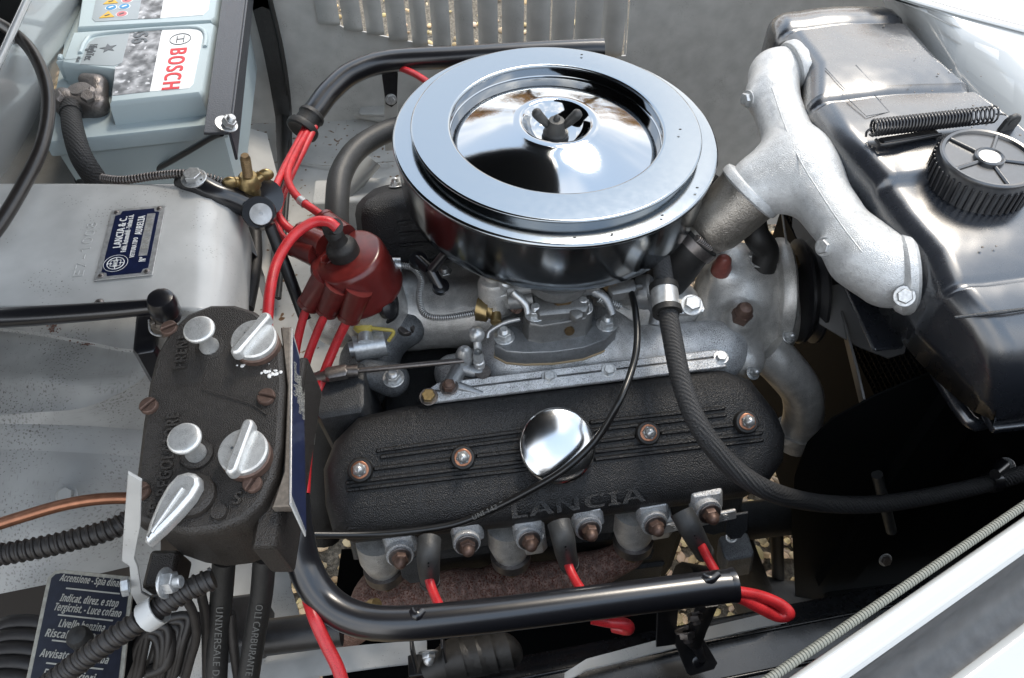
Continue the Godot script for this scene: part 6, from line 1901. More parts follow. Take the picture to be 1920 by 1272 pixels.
func build_battery() -> void:
	var b := M.new()
	var o := Vector3(-0.4635, 0.9200, -0.1806)
	var xf := fr(o, Vector3(-0.3684, 0.9200, -0.1862), Vector3(-0.5348, 0.9200, -0.3339) )

	thing("battery", "pale blue-grey car battery with red lettered label and warning stickers", "battery", Vector3(-0.5201, 0.8000, -0.3806))
	b = M.new()
	var case := [Vector3(-0.5357, 0.8930, -0.1518), Vector3(-0.3468, 0.8930, -0.1636), Vector3(-0.3526, 0.8930, -0.5798), Vector3(-0.5939, 0.8930, -0.6094)]
	b.pillow(xf, to_xy(xf, case), [Vector2(0.012, -0.15), Vector2(0.006, -0.046), Vector2(0.001, -0.046), Vector2(0.0, -0.044), Vector2(0.0, -0.030), Vector2(0.0015, -0.027)], false)
	var cs := part(b, "case", "battery_blue")
	b = M.new()
	var lid := [Vector3(-0.4631, 0.9200, -0.1785), Vector3(-0.3683, 0.9200, -0.1852), Vector3(-0.3649, 0.9200, -0.1910), Vector3(-0.3672, 0.9200, -0.3307), Vector3(-0.3723, 0.9200, -0.3363), Vector3(-0.5348, 0.9200, -0.3339), Vector3(-0.5329, 0.9200, -0.2667), Vector3(-0.4699, 0.9200, -0.2434)]
	b.pillow(xf, to_xy(xf, lid), [Vector2(-0.003, -0.028), Vector2(-0.001, -0.006), Vector2(0.0, -0.002), Vector2(0.002, 0.0)], false)
	var lp := part(b, "front_lid", "battery_blue")
	b = M.new()
	var lid2 := [Vector3(-0.5330, 0.9200, -0.3460), Vector3(-0.3736, 0.9200, -0.3428), Vector3(-0.3688, 0.9200, -0.3512), Vector3(-0.3758, 0.9200, -0.5234), Vector3(-0.5596, 0.9200, -0.5460)]
	b.pillow(xf, to_xy(xf, lid2), [Vector2(-0.003, -0.028), Vector2(-0.001, -0.008), Vector2(0.0, -0.003), Vector2(0.002, -0.001)], false)
	var lp2 := part(b, "rear_lid", "battery_blue")
	b = M.new()
	b.tube([Vector3(-0.5154, 0.9205, -0.2831), Vector3(-0.5146, 0.9205, -0.3087), Vector3(-0.5063, 0.9205, -0.3222), Vector3(-0.4625, 0.9205, -0.3266), Vector3(-0.4000, 0.9205, -0.3263), Vector3(-0.3815, 0.9205, -0.3191), Vector3(-0.3748, 0.9205, -0.3036), Vector3(-0.3732, 0.9205, -0.2796)], 0.0028, 8)
	part(b, "lid_bead", "battery_blue", lp)
	b = M.new()
	b.box(Transform3D(xf.basis, Vector3(-0.5095, 0.9070, -0.2728)), Vector3(0.062, 0.004, 0.026), 0.0015)
	b.box(Transform3D(xf.basis, Vector3(-0.5383, 0.9070, -0.2809)), Vector3(0.006, 0.010, 0.028), 0.002)
	part(b, "terminal_guard", "battery_blue", lp)
	b = M.new()
	b.lathe(Vector3(-0.4450, 0.9050, -0.1875) + Vector3(0, 0, 0.0045), xf.basis.y * -1.0 + Vector3(0, 0.1, 0), [Vector2(0.011, -0.004), Vector2(0.0105, 0.0008), Vector2(0.0055, 0.001), Vector2(0.0048, -0.003), Vector2(0, -0.003)], 24)
	part(b, "vent_port", "battery_blue", lp)
	for g in [[Vector3(-0.5056, 0.8750, -0.1726), Vector3(-0.4610, 0.8750, -0.1760)], [Vector3(-0.4316, 0.8750, -0.1784), Vector3(-0.3796, 0.8750, -0.1821)]]:
		b = M.new()
		for i in 5:
			var q: Vector3 = (g[0] as Vector3).lerp(g[1], i / 4.0) + Vector3(0, 0, 0.007)
			b.box(Transform3D(xf.basis, q), Vector3(0.003, 0.008, 0.014), 0.001)
		var mid: Vector3 = (g[0] + g[1]) / 2.0 + Vector3(0, 0, 0.007)
		b.box(Transform3D(xf.basis, mid - Vector3(0, 0.006, 0.0)), Vector3((g[0] as Vector3).distance_to(g[1]) + 0.004, 0.009, 0.002), 0.0008)
		part(b, "grip_rib", "battery_blue", cs)
	# label fields
	b = M.new()
	b.prism(xf, to_xy(xf, [Vector3(-0.5107, 0.9200, -0.2595), Vector3(-0.5109, 0.9200, -0.3044), Vector3(-0.5052, 0.9200, -0.3156), Vector3(-0.4664, 0.9200, -0.3230), Vector3(-0.4635, 0.9200, -0.2571), Vector3(-0.4713, 0.9200, -0.2513)]), 0.0, 0.0005)
	part(b, "label_grey_field", "label_grey", lp)
	b = M.new()
	b.prism(xf, to_xy(xf, [Vector3(-0.4635, 0.9200, -0.2571), Vector3(-0.4664, 0.9200, -0.3230), Vector3(-0.4289, 0.9200, -0.3258), Vector3(-0.4227, 0.9200, -0.1939), Vector3(-0.4619, 0.9200, -0.1905), Vector3(-0.4697, 0.9200, -0.2489)]), 0.0, 0.0005)
	part(b, "label_pattern_field", "label_pattern", lp)
	b = M.new()
	b.prism(xf, to_xy(xf, [Vector3(-0.4289, 0.9200, -0.3258), Vector3(-0.3926, 0.9200, -0.3263), Vector3(-0.3831, 0.9200, -0.3202), Vector3(-0.3785, 0.9200, -0.3025), Vector3(-0.3773, 0.9200, -0.2030), Vector3(-0.3810, 0.9200, -0.1950), Vector3(-0.4227, 0.9200, -0.1939)]), 0.0, 0.0005)
	part(b, "label_white_field", "label_white", lp)
	b = M.new()
	var h := 0.0009
	b.text(fr(Vector3(-0.4023, 0.9200, -0.2373), Vector3(-0.4013, 0.9200, -0.1965), Vector3(-0.3918, 0.9200, -0.2383)).translated_local(Vector3(0, 0, h)), "BOSCH", 0.0185, 0.0004, "Droid Sans", true, Vector3(-0.4042, 0.9200, -0.2819).distance_to(Vector3(-0.4013, 0.9200, -0.1965)))
	part(b, "red_lettering", "print_red", lp)
	b = M.new()
	b.text(fr(Vector3(-0.4524, 0.9200, -0.3092), Vector3(-0.4515, 0.9200, -0.2924), Vector3(-0.4352, 0.9200, -0.3095)).translated_local(Vector3(0, 0, h)), "S6", 0.017, 0.0004, "Droid Sans", true)
	b.text(fr(Vector3(-0.5037, 0.9200, -0.2836), Vector3(-0.5037, 0.9200, -0.2631), Vector3(-0.4918, 0.9200, -0.2845)).translated_local(Vector3(0, 0, h)), "HighTec", 0.009, 0.0004, "Droid Sans", true, 0.034)
	b.text(fr(Vector3(-0.5147, 0.9200, -0.2701), Vector3(-0.5147, 0.9200, -0.2645), Vector3(-0.5070, 0.9200, -0.2703)).translated_local(Vector3(0, 0, h)), "AGM", 0.004, 0.0003, "Droid Sans")
	var star := []
	for i in 10:
		star.append(Vector2.from_angle(TAU * i / 10.0 + 0.5) * (0.0100 if i % 2 == 0 else 0.0042))
	b.prism(Transform3D(xf.basis, Vector3(-0.4852, 0.9200, -0.2906)), star, 0.0003, 0.0010)
	part(b, "dark_lettering", "print_dark", lp)
	b = M.new()
	var ring := []
	var ec := Vector3(-0.4040, 0.9209, -0.3004)
	for i in 33:
		ring.append(ec + xf.basis.x * cos(TAU * i / 32.0) * 0.012 + xf.basis.y * sin(TAU * i / 32.0) * 0.012)
	b.tube(ring, 0.0005, 5, 1, false)
	for s in [-1.0, 1.0]:
		bar(b, ec + xf.basis.x * s * 0.004 - xf.basis.y * 0.007, ec + xf.basis.x * s * 0.004 + xf.basis.y * 0.007, 0.0006)
	bar(b, ec - xf.basis.x * 0.004, ec + xf.basis.x * 0.004, 0.0006)
	part(b, "round_emblem", "print_dark", lp)
	# rear label and stickers
	b = M.new()
	b.prism(xf, to_xy(xf, [Vector3(-0.5186, 0.9200, -0.3645), Vector3(-0.5132, 0.9200, -0.3562), Vector3(-0.4626, 0.9200, -0.3563), Vector3(-0.4729, 0.9200, -0.4891), Vector3(-0.5325, 0.9200, -0.4964)]), -0.0012, -0.0004)
	part(b, "label_grey_field", "label_grey", lp2)
	b = M.new()
	b.prism(xf, to_xy(xf, [Vector3(-0.4626, 0.9200, -0.3563), Vector3(-0.4358, 0.9200, -0.3556), Vector3(-0.4427, 0.9200, -0.4854), Vector3(-0.4729, 0.9200, -0.4891)]), -0.0012, -0.0004)
	part(b, "label_pattern_field", "label_pattern", lp2)
	b = M.new()
	b.prism(xf, to_xy(xf, [Vector3(-0.4358, 0.9200, -0.3556), Vector3(-0.3849, 0.9200, -0.3571), Vector3(-0.3797, 0.9200, -0.3682), Vector3(-0.3838, 0.9200, -0.4782), Vector3(-0.4427, 0.9200, -0.4854)]), -0.0012, -0.0004)
	part(b, "label_white_field", "label_white", lp2)
	for q in [[Vector3(-0.5002, 0.9200, -0.3882), "print_blue"], [Vector3(-0.4842, 0.9200, -0.3889), "print_blue"], [Vector3(-0.4842, 0.9200, -0.3705), "print_pink"], [Vector3(-0.4837, 0.9200, -0.4049), "print_pink"]]:
		b = M.new()
		b.prism(Transform3D(xf.basis, q[0]), ring2(0.0072, 20), -0.0004, 0.0000)
		var st := part(b, "sticker_edge", "label_white", lp2)
		b = M.new()
		b.prism(Transform3D(xf.basis, q[0]), ring2(0.0062, 20), -0.0002, 0.0004)
		part(b, "round_sticker", q[1], lp2)
		b = M.new()
		b.box(Transform3D(xf.basis.rotated(xf.basis.z, 0.5), (q[0] as Vector3) + Vector3(0, 0.0006, 0)), Vector3(0.006, 0.0022, 0.0004))
		part(b, "pictogram", "label_white" if q[1] == "print_blue" else "print_dark", lp2)
	for q in [Vector3(-0.5013, 0.9200, -0.3701), Vector3(-0.5032, 0.9200, -0.4046)]:
		b = M.new()
		b.prism(Transform3D(xf.basis, q), [Vector2(-0.009, -0.006), Vector2(0.009, -0.006), Vector2(0, 0.0095)], -0.0004, 0.0002)
		part(b, "warning_triangle", "print_yellow", lp2)
		b = M.new()
		b.box(Transform3D(xf.basis.rotated(xf.basis.z, 0.4), q + Vector3(0, 0.0005, 0.001)), Vector3(0.006, 0.002, 0.0004))
		part(b, "pictogram", "print_dark", lp2)
	# ---------- terminal clamp and its cable
	var tc := Vector3(-0.5048, 0.9120, -0.2163)
	thing("battery_clamp", "lumpy lead clamp bolted on the battery's front post", "battery clamp", tc)
	b = M.new()
	b.lathe(tc, Vector3.UP, [Vector2(0.021, -0.018), Vector2(0.021, -0.004), Vector2(0.017, 0.001), Vector2(0.012, 0.003), Vector2(0.0115, 0.005), Vector2(0, 0.006)], 20)
	b.blend([[Vector3(-0.5308, 0.9050, -0.2114), 0.009, Vector3(-0.4840, 0.9050, -0.1995), 0.010, 0.008], [Vector3(-0.5226, 0.9080, -0.2110), 0.012, Vector3(-0.5204, 0.9000, -0.2072), 0.013, 0.01], [Vector3(-0.5053, 0.9100, -0.2430), 0.008, Vector3(-0.4907, 0.9100, -0.2347), 0.009, 0.008], [Vector3(-0.4915, 0.9050, -0.2384), 0.010, Vector3(-0.4883, 0.9000, -0.2033), 0.012, 0.008], [Vector3(-0.4949, 0.8950, -0.2064), 0.012, Vector3(-0.5037, 0.8930, -0.2032), 0.01, 0.008]], 0.003)
	part(b, "clamp_casting", "lead_grey")
	bolt("hex", 7, Vector3(-0.5228, 0.9130, -0.2004), Vector3(-0.3, 1, 0.2), "lead_grey", "")
	bolt("hex", 7, Vector3(-0.4907, 0.9150, -0.1976), Vector3(0.2, 1, 0.5), "lead_grey", "")
	thing("battery_cable", "thick black sheathed cable from the battery clamp down behind the grey cover", "cable", Vector3(-0.5092, 0.8700, -0.1583))
	b = M.new()
	b.tube([Vector3(-0.5139, 0.9060, -0.2016), Vector3(-0.5094, 0.9060, -0.1809), Vector3(-0.4993, 0.9060, -0.1465), Vector3(-0.4902, 0.8950, -0.1193), Vector3(-0.4841, 0.8700, -0.1124), Vector3(-0.4801, 0.8400, -0.1131)], [0.0088, 0.0105, 0.0112, 0.0115, 0.0118, 0.0118], 16)
	b.tube([Vector3(-0.5125, 0.9060, -0.1953), Vector3(-0.5099, 0.9060, -0.1829)], [0.0116, 0.0119], 16, 1)
	part(b, "sheath", "braid")
	# ---------- hold-down angle and rod
	thing("battery_strap", "black angle iron holding the battery down with a zinc nut", "hold-down strap", Vector3(-0.3388, 0.9200, -0.1553))
	b = M.new()
	var sf := fr(Vector3(-0.3528, 0.9260, -0.1016), Vector3(-0.3274, 0.9260, -0.1003), Vector3(-0.3655, 0.9260, -0.4633))
	var a0 := to_xy(sf, [Vector3(-0.3528, 0.9260, -0.1016), Vector3(-0.3272, 0.9260, -0.0985), Vector3(-0.3360, 0.9260, -0.4899), Vector3(-0.3664, 0.9260, -0.4936)])
	b.prism(sf, a0, -0.003, 0.0, 0.0006)
	var e0 := Vector3(-0.3269, 0.9240, -0.1012)
	var e1 := Vector3(-0.3354, 0.9240, -0.4942)
	var vf := fr(e0, e1, e0 + Vector3(0, -1, 0))
	b.prism(vf, [Vector2(0, 0), Vector2(e0.distance_to(e1), 0), Vector2(e0.distance_to(e1), 0.02), Vector2(-0.002, 0.028), Vector2(-0.006, 0.03)], -0.0015, 0.0015, 0.0005)
	part(b, "angle_iron", "strap_black")
	b = M.new()
	b.lathe(Vector3(-0.3304, 0.9270, -0.1113), Vector3(0.5, 1, 0.1), [Vector2(0.0112, 0), Vector2(0.0115, 0.0015), Vector2(0.005, 0.002)], 24)
	part(b, "washer", "zinc")
	bolt("stud", 7, Vector3(-0.3289, 0.9280, -0.1097), Vector3(0.8, 1, 0.1), "zinc", "")
	thing("hold_down_rod", "black hooked rod under the battery strap, reaching to the tray lug", "rod", Vector3(-0.3874, 0.8800, -0.1349))
	b = M.new()
	b.tube([Vector3(-0.3388, 0.9150, -0.1143), Vector3(-0.3534, 0.9050, -0.1224), Vector3(-0.3898, 0.8750, -0.1418), Vector3(-0.4385, 0.8350, -0.1699), Vector3(-0.4477, 0.8300, -0.1754)], 0.0036, 10)
	part(b, "rod_bar", "black_gloss")
	b = M.new()
	b.lathe(Vector3(-0.4547, 0.8150, -0.1934), Vector3(0.1, 1, 0.3), [Vector2(0.022, -0.006), Vector2(0.022, 0.0), Vector2(0.018, 0.003), Vector2(0.006, 0.003), Vector2(0.005, 0.0)], 24)
	part(b, "lug", "paint")
	b = M.new()
	b.tube([Vector3(-0.4410, 0.8350, -0.1741), Vector3(-0.4335, 0.8450, -0.1781)], 0.0045, 8, 1)
	part(b, "hook_end", "rust")

func edge_at(z: float) -> float:
	var t := [[-0.19, 0.268], [-0.165, 0.258], [-0.13, 0.256], [-0.10, 0.270], [-0.05, 0.264], [-0.01, 0.244], [0.05, 0.247], [0.10, 0.262], [0.15, 0.270], [0.20, 0.277], [0.24, 0.283], [0.27, 0.293], [0.29, 0.305], [0.31, 0.322]]
	for i in t.size() - 1:
		if z <= t[i + 1][0]:
			return lerpf(t[i][1], t[i + 1][1], smoothstep(t[i][0], t[i + 1][0], z))
	return 0.322

func build_right() -> void:
	var b := M.new()
	# ---------- radiator top tank
	thing("radiator", "glossy black dented radiator top tank with pressed cross ribs", "radiator", Vector3(0.31, 0.62, 0.07))
	var secs := []
	for q in [[-0.186, 0.950], [-0.180, 0.968], [-0.170, 0.979], [-0.155, 0.984], [-0.139, 0.985], [-0.134, 0.980], [-0.127, 0.980], [-0.122, 0.985], [-0.06, 0.986], [-0.009, 0.985], [-0.004, 0.979], [0.003, 0.979], [0.008, 0.985], [0.05, 0.985], [0.085, 0.983], [0.108, 0.980], [0.113, 0.976], [0.119, 0.970], [0.15, 0.969], [0.19, 0.966], [0.220, 0.962], [0.224, 0.958], [0.230, 0.958], [0.234, 0.961], [0.26, 0.955], [0.280, 0.944], [0.294, 0.928], [0.302, 0.908], [0.306, 0.885]]:
		var z: float = q[0]
		var yt: float = q[1]
		var x0 := edge_at(z)
		var x1 := 0.400 + 0.25 * maxf(z + 0.05, 0.0)
		var w := 0.0035 * sin(z * 61.0) * sin(z * 23.0)
		var ring := PackedVector3Array()
		ring.append(Vector3(x1, 0.87, z))
		for i in 5:
			var an := PI / 2 * i / 4.0
			ring.append(Vector3(x1 - 0.014 + 0.014 * cos(an), yt - 0.014 + 0.014 * sin(an), z))
		for i in 5:
			ring.append(Vector3(lerpf(x1 - 0.03, x0 + 0.03, i / 4.0), yt + 0.0025 * sin(i * 0.8) + w * 0.3, z))
		for i in 6:
			var an := PI / 2 + PI / 2 * i / 5.0
			ring.append(Vector3(x0 + 0.019 + w + 0.019 * cos(an), yt - 0.019 + 0.019 * sin(an), z))
		ring.append(Vector3(x0 + w, lerpf(yt, 0.87, 0.6), z))
		ring.append(Vector3(x0 + 0.002, 0.872, z))
		secs.append(ring)
	b.grid(secs, true)
	b.fan(secs[0], true)
	b.fan(secs[secs.size() - 1])
	part(b, "top_tank", "radiator_black")
	b = M.new()
	b.box(Transform3D(Basis.IDENTITY, Vector3(0.370, 0.62, 0.035)), Vector3(0.05, 0.50, 0.40))
	for i in 60:
		b.box(Transform3D(Basis.IDENTITY, Vector3(0.3435, 0.78, -0.165 + i * 0.006)), Vector3(0.003, 0.16, 0.0014))
	for i in 18:
		b.box(Transform3D(Basis.IDENTITY, Vector3(0.3425, 0.70 + i * 0.009, 0.015)), Vector3(0.003, 0.0016, 0.36))
	part(b, "core", "black_panel")
	b = M.new()
	b.box(Transform3D(Basis(Vector3.RIGHT, 0.08), Vector3(0.285, 0.858, 0.02)), Vector3(0.03, 0.006, 0.36), 0.002)
	b.tube([Vector3(0.3030, 0.8620, 0.1535), Vector3(0.3065, 0.8580, 0.1777), Vector3(0.3136, 0.8500, 0.2360), Vector3(0.3206, 0.8450, 0.2848), Vector3(0.3343, 0.8450, 0.2887)], [0.006, 0.007, 0.007, 0.007, 0.006], 6, 3)
	b.box(Transform3D(Basis.IDENTITY, Vector3(0.40, 0.864, 0.300)), Vector3(0.16, 0.008, 0.02), 0.002)
	part(b, "side_frame", "radiator_black")
	b = M.new()
	var arc := []
	arc = [Vector3(0.2827, 0.8950, -0.1266), Vector3(0.2986, 0.9000, -0.1016), Vector3(0.3140, 0.8950, -0.0668), Vector3(0.3209, 0.8850, -0.0181), Vector3(0.3195, 0.8750, 0.0309), Vector3(0.3160, 0.8600, 0.0711), Vector3(0.3105, 0.8400, 0.1118)]
	b.tube(arc, 0.0095, 6)
	part(b, "fan_shroud", "black_satin")
	b = M.new()
	var rng := RandomNumberGenerator.new()
	rng.seed = 9
	for q in [Vector3(0.2847, 0.9550, 0.0333), Vector3(0.2838, 0.9500, 0.0448), Vector3(0.2793, 0.9550, 0.0866), Vector3(0.2843, 0.9550, 0.0986), Vector3(0.2847, 0.9500, 0.1113)]:
		b.tube([q, q + Vector3(0.008, 0.010, 0.004), q + Vector3(0.004 + rng.randf() * 0.01, 0.016, 0.012)], [0.006, 0.005, 0.002], 6)
	b.tube([Vector3(0.2786, 0.9750, 0.0368), Vector3(0.2890, 0.9650, 0.0324), Vector3(0.2817, 0.9600, 0.0455), Vector3(0.2844, 0.9550, 0.0596)], 0.0018, 6)
	part(b, "crumpled_seam", "radiator_black")
	b = M.new()
	b.tube([Vector3(0.2684, 0.9600, 0.2612), Vector3(0.2994, 0.9600, 0.2605), Vector3(0.3332, 0.9600, 0.2591)], [0.0012, 0.0018, 0.0012], 6)
	part(b, "solder_bead", "iron_grey")
	b = M.new()
	for q in [[Vector3(0.2735, 0.9868, -0.0465), Vector3(0.2787, 0.9868, -0.0085)], [Vector3(0.3056, 0.9868, -0.0483), Vector3(0.3096, 0.9868, -0.0120)], [Vector3(0.2755, 0.9868, 0.0063), Vector3(0.2818, 0.9868, 0.0355)], [Vector3(0.2818, 0.9868, 0.0355), Vector3(0.3057, 0.9868, 0.0317)], [Vector3(0.3031, 0.9868, 0.0035), Vector3(0.3057, 0.9868, 0.0317)]]:
		b.tube([q[0], q[1]], 0.0005, 4, 1)
	part(b, "tape_outline", "radiator_black")
	b = M.new()
	for k in 46:
		var z := rng.randf_range(-0.12, 0.21)
		var x := rng.randf_range(edge_at(z) + 0.03, 0.42)
		var top := 0.985 if z < 0.1 else 0.9675
		b.ball(Vector3(x, top + 0.002, z), rng.randf_range(0.0005, 0.0012), Vector3(1.3, 0.5, 1), 6)
	part(b, "paint_chip", "nut_beige").set_meta("kind", "stuff")
	# ---------- cap
	var cc := Vector3(0.3518, 1.0000, 0.1215)
	thing("coolant_filler", "black knurled radiator cap with five spokes and a pale centre", "radiator cap", cc - Vector3(0, 0.035, 0))
	b = M.new()
	b.lathe(cc, Vector3.UP, [Vector2(0.036, -0.034), Vector2(0.041, -0.032), Vector2(0.0415, -0.004), Vector2(0.0405, -0.001), Vector2(0.039, 0.0), Vector2(0.0365, -0.0005), Vector2(0.0355, -0.003), Vector2(0.012, -0.003)], 64)
	var kb := part(b, "cap_body", "cap_black")
	b = M.new()
	for i in 44:
		var an := TAU * i / 44.0
		b.box(Transform3D(Basis(Vector3.UP, -an), cc + Vector3(cos(an) * 0.0420, -0.018, sin(an) * 0.0420)), Vector3(0.003, 0.022, 0.0028), 0.0009)
	part(b, "knurling", "black_gloss", kb)
	for i in 5:
		var an := 0.35 + TAU * i / 5.0
		b = M.new()
		b.box(Transform3D(Basis(Vector3.UP, -an), cc + Vector3(cos(an) * 0.0225, -0.0022, sin(an) * 0.0225)), Vector3(0.028, 0.0032, 0.0036), 0.0012)
		part(b, "spoke", "cap_black", kb)
	b = M.new()
	b.lathe(cc, Vector3.UP, [Vector2(0.0125, -0.004), Vector2(0.0125, 0.0), Vector2(0.011, 0.001), Vector2(0.0095, 0.0)], 32)
	part(b, "hub_ring", "cap_black", kb)
	b = M.new()
	b.lathe(cc, Vector3.UP, [Vector2(0.0096, -0.002), Vector2(0.0092, 0.0), Vector2(0.006, 0.0009), Vector2(0, 0.0012)], 32)
	part(b, "centre_disc", "plate_silver", kb)
	b = M.new()
	b.lathe(cc - Vector3(0, 0.034, 0), Vector3.UP, [Vector2(0.046, -0.012), Vector2(0.044, -0.004), Vector2(0.034, 0.0), Vector2(0.034, 0.002)], 48)
	part(b, "filler_neck", "radiator_black")
	# ---------- spring, its lug and tray
	var s0 := Vector3(0.2698, 0.9980, 0.0681)
	var s1 := Vector3(0.3872, 1.0000, 0.0644)
	thing("tension_spring", "black coil tension spring above the radiator tank, its last turns open", "spring", s0)
	b = M.new()
	var sm := s0.lerp(s1, 0.78)
	b.tube(helix(s0, sm, 0.0070, 30, 10), 0.00125, 6, 1)
	var h2 := helix(sm, s1, 0.0074, 6, 12)
	b.tube(h2, 0.0009, 6, 1)
	b.tube([s1, Vector3(0.3929, 1.0000, 0.0651), Vector3(0.3959, 1.0000, 0.0671)], 0.0009, 6)
	b.tube([s0, Vector3(0.2656, 0.9950, 0.0689), Vector3(0.2662, 0.9900, 0.0692)], 0.0012, 6)
	part(b, "coil", "black_gloss")
	thing("spring_lug", "dark grey upright lug holding the spring's far end", "bracket", Vector3(0.4075, 0.9800, 0.0638))
	b = M.new()
	var gf := fr(Vector3(0.4037, 0.9850, 0.0662), Vector3(0.4161, 0.9850, 0.0644), Vector3(0.3918, 1.0100, 0.0722))
	b.prism(gf, [Vector2(-0.009, -0.02), Vector2(0.009, -0.02), Vector2(0.008, 0.010), Vector2(0.005, 0.015), Vector2(0, 0.0168), Vector2(-0.005, 0.015), Vector2(-0.008, 0.010)], -0.002, 0.002, 0.0006)
	b.lathe(gf * Vector3(0, 0.009, 0.002), gf.basis.z, [Vector2(0.0042, -0.001), Vector2(0.0042, 0.0006), Vector2(0.003, 0.0008), Vector2(0, 0.0008)], 16)
	part(b, "lug_plate", "rubber_grey")
	thing("spring_tray", "narrow black tray under the coil spring", "tray", Vector3(0.3063, 0.9850, 0.0688))
	b = M.new()
	b.box(Transform3D(fr(Vector3(0.3059, 0.9880, 0.0729), Vector3(0.3460, 0.9880, 0.0682), Vector3(0.3156, 0.9880, 0.0514)).basis, Vector3(0.3059, 0.9880, 0.0729)), Vector3(0.058, 0.010, 0.005), 0.002)
	b.tube([Vector3(0.2742, 0.9890, 0.0736), Vector3(0.2741, 0.9900, 0.0812), Vector3(0.2808, 0.9900, 0.0828), Vector3(0.3345, 0.9900, 0.0744)], 0.0016, 6)
	part(b, "tray_body", "black_satin")

	# ---------- silver water manifold
	thing("water_manifold", "silver painted cast water pipe forking to both ends of the radiator tank", "water pipe", Vector3(0.2158, 0.9400, 0.0480))
	b = M.new()
	b.blend([
		[Vector3(0.2648, 0.9550, -0.0953), 0.0250, Vector3(0.2448, 0.9550, -0.0876), 0.0255, 0.004], [Vector3(0.2448, 0.9550, -0.0876), 0.0255, Vector3(0.2304, 0.9550, -0.0569), 0.0245, 0.012],
		[Vector3(0.2304, 0.9550, -0.0569), 0.0240, Vector3(0.2253, 0.9450, 0.0352), 0.0245, 0.01], [Vector3(0.2253, 0.9450, 0.0352), 0.0260, Vector3(0.2372, 0.9350, 0.1064), 0.0235, 0.012], [Vector3(0.2372, 0.9350, 0.1064), 0.0235, Vector3(0.2511, 0.9250, 0.1526), 0.0260, 0.01],
		[Vector3(0.2511, 0.9250, 0.1526), 0.0275, Vector3(0.2687, 0.9220, 0.1719), 0.0330, 0.02], [Vector3(0.2243, 0.9430, 0.0545), 0.027, Vector3(0.1872, 0.9250, 0.0500), 0.0285, 0.035],
		[Vector3(0.2085, 0.9570, -0.0461), 0.007, Vector3(0.2227, 0.9550, -0.0474), 0.009, 0.012], [Vector3(0.2225, 0.9300, 0.1433), 0.008, Vector3(0.2356, 0.9320, 0.1387), 0.012, 0.012]], 0.0034)
	var cst := part(b, "casting", "silver_paint")
	b = M.new()
	b.tube([Vector3(0.2157, 0.9790, -0.0311), Vector3(0.2110, 0.9750, 0.0200), Vector3(0.2094, 0.9710, 0.0713), Vector3(0.2168, 0.9630, 0.1111), Vector3(0.2241, 0.9570, 0.1474), Vector3(0.2338, 0.9500, 0.1738)], 0.0007, 6)
	part(b, "parting_line", "silver_paint", cst)
	b = M.new()
	var fd := Vector3(0.97, 0.12, -0.15).normalized()
	b.lathe(Vector3(0.2624, 0.9570, -0.0883), fd, [Vector2(0.020, -0.004), Vector2(0.0310, -0.003), Vector2(0.0325, 0.0), Vector2(0.0325, 0.006), Vector2(0.028, 0.008), Vector2(0.024, 0.014), Vector2(0, 0.014)], 36)
	part(b, "upper_flange", "silver_paint")
	b = M.new()
	var ld := Vector3(0.95, 0.22, 0.22).normalized()
	b.lathe(Vector3(0.2772, 0.9220, 0.1769), ld, [Vector2(0.026, -0.006), Vector2(0.034, -0.003), Vector2(0.0365, 0.0), Vector2(0.0365, 0.006), Vector2(0.034, 0.009), Vector2(0.0, 0.010)], 40)
	b.blend([[Vector3(0.2787, 0.9150, 0.1905), 0.016, Vector3(0.2788, 0.9100, 0.1967), 0.014, 0.01]], 0.004)
	part(b, "lower_flange", "silver_paint")
	for q in [[Vector3(0.2014, 0.9580, -0.0455), Vector3(-1, 0.15, 0.25)], [Vector3(0.2167, 0.9320, 0.1454), Vector3(-0.9, 0.5, 0.4)], [Vector3(0.2624, 0.9300, 0.2096), Vector3(-0.4, 0.75, 0.6)]]:
		bolt("hex", 6, q[0], q[1], "zinc", "zinc")
	bolt("hex", 4, Vector3(0.2413, 0.9650, -0.1106), Vector3(-0.8, 0.5, 0), "zinc", "")
	# pipe stub and hose below it
	thing("thermostat_pipe", "weathered bronze-grey pipe stub running from the silver fork down to a clamped hose", "pipe", Vector3(0.1587, 0.9000, 0.0566))
	var p0 := Vector3(0.1873, 0.9240, 0.0471)
	var p1 := Vector3(0.1405, 0.8720, 0.0593)
	var pd := (p1 - p0).normalized()
	var pl := p0.distance_to(p1)
	b = M.new()
	b.lathe(p0, pd, [Vector2(0.026, 0.0), Vector2(0.0335, 0.003), Vector2(0.0345, 0.006), Vector2(0.0345, 0.010), Vector2(0.0325, 0.012)], 40)
	part(b, "collar", "silver_paint")
	b = M.new()
	b.lathe(p0, pd, [Vector2(0.0322, 0.011), Vector2(0.0318, 0.016), Vector2(0.0305, pl * 0.55), Vector2(0.0285, pl * 0.80), Vector2(0.0245, pl * 0.92), Vector2(0.0225, pl * 0.95), Vector2(0.0225, pl), Vector2(0.018, pl)], 40)
	part(b, "pipe_body", "pipe_bronze")
	b = M.new()
	b.ball(Vector3(0.2087, 0.9050, 0.0566), 0.006)
	b.box(Transform3D(Basis(Vector3.UP, 0.6), Vector3(0.2069, 0.9050, 0.0540)), Vector3(0.016, 0.006, 0.008), 0.002)
	part(b, "clamp_screw", "steel_dark")
	thing("lower_water_hose", "black rubber hose with worm-drive clip under the air cleaner's right edge", "hose", p1)
	b = M.new()
	var hp := [p1 - pd * 0.006, p1 + pd * 0.02, Vector3(0.1178, 0.8350, 0.0641), Vector3(0.1052, 0.8000, 0.0596), Vector3(0.0978, 0.7700, 0.0584)]
	b.tube(hp, 0.0215, 20)
	part(b, "hose", "rubber")
	b = M.new()
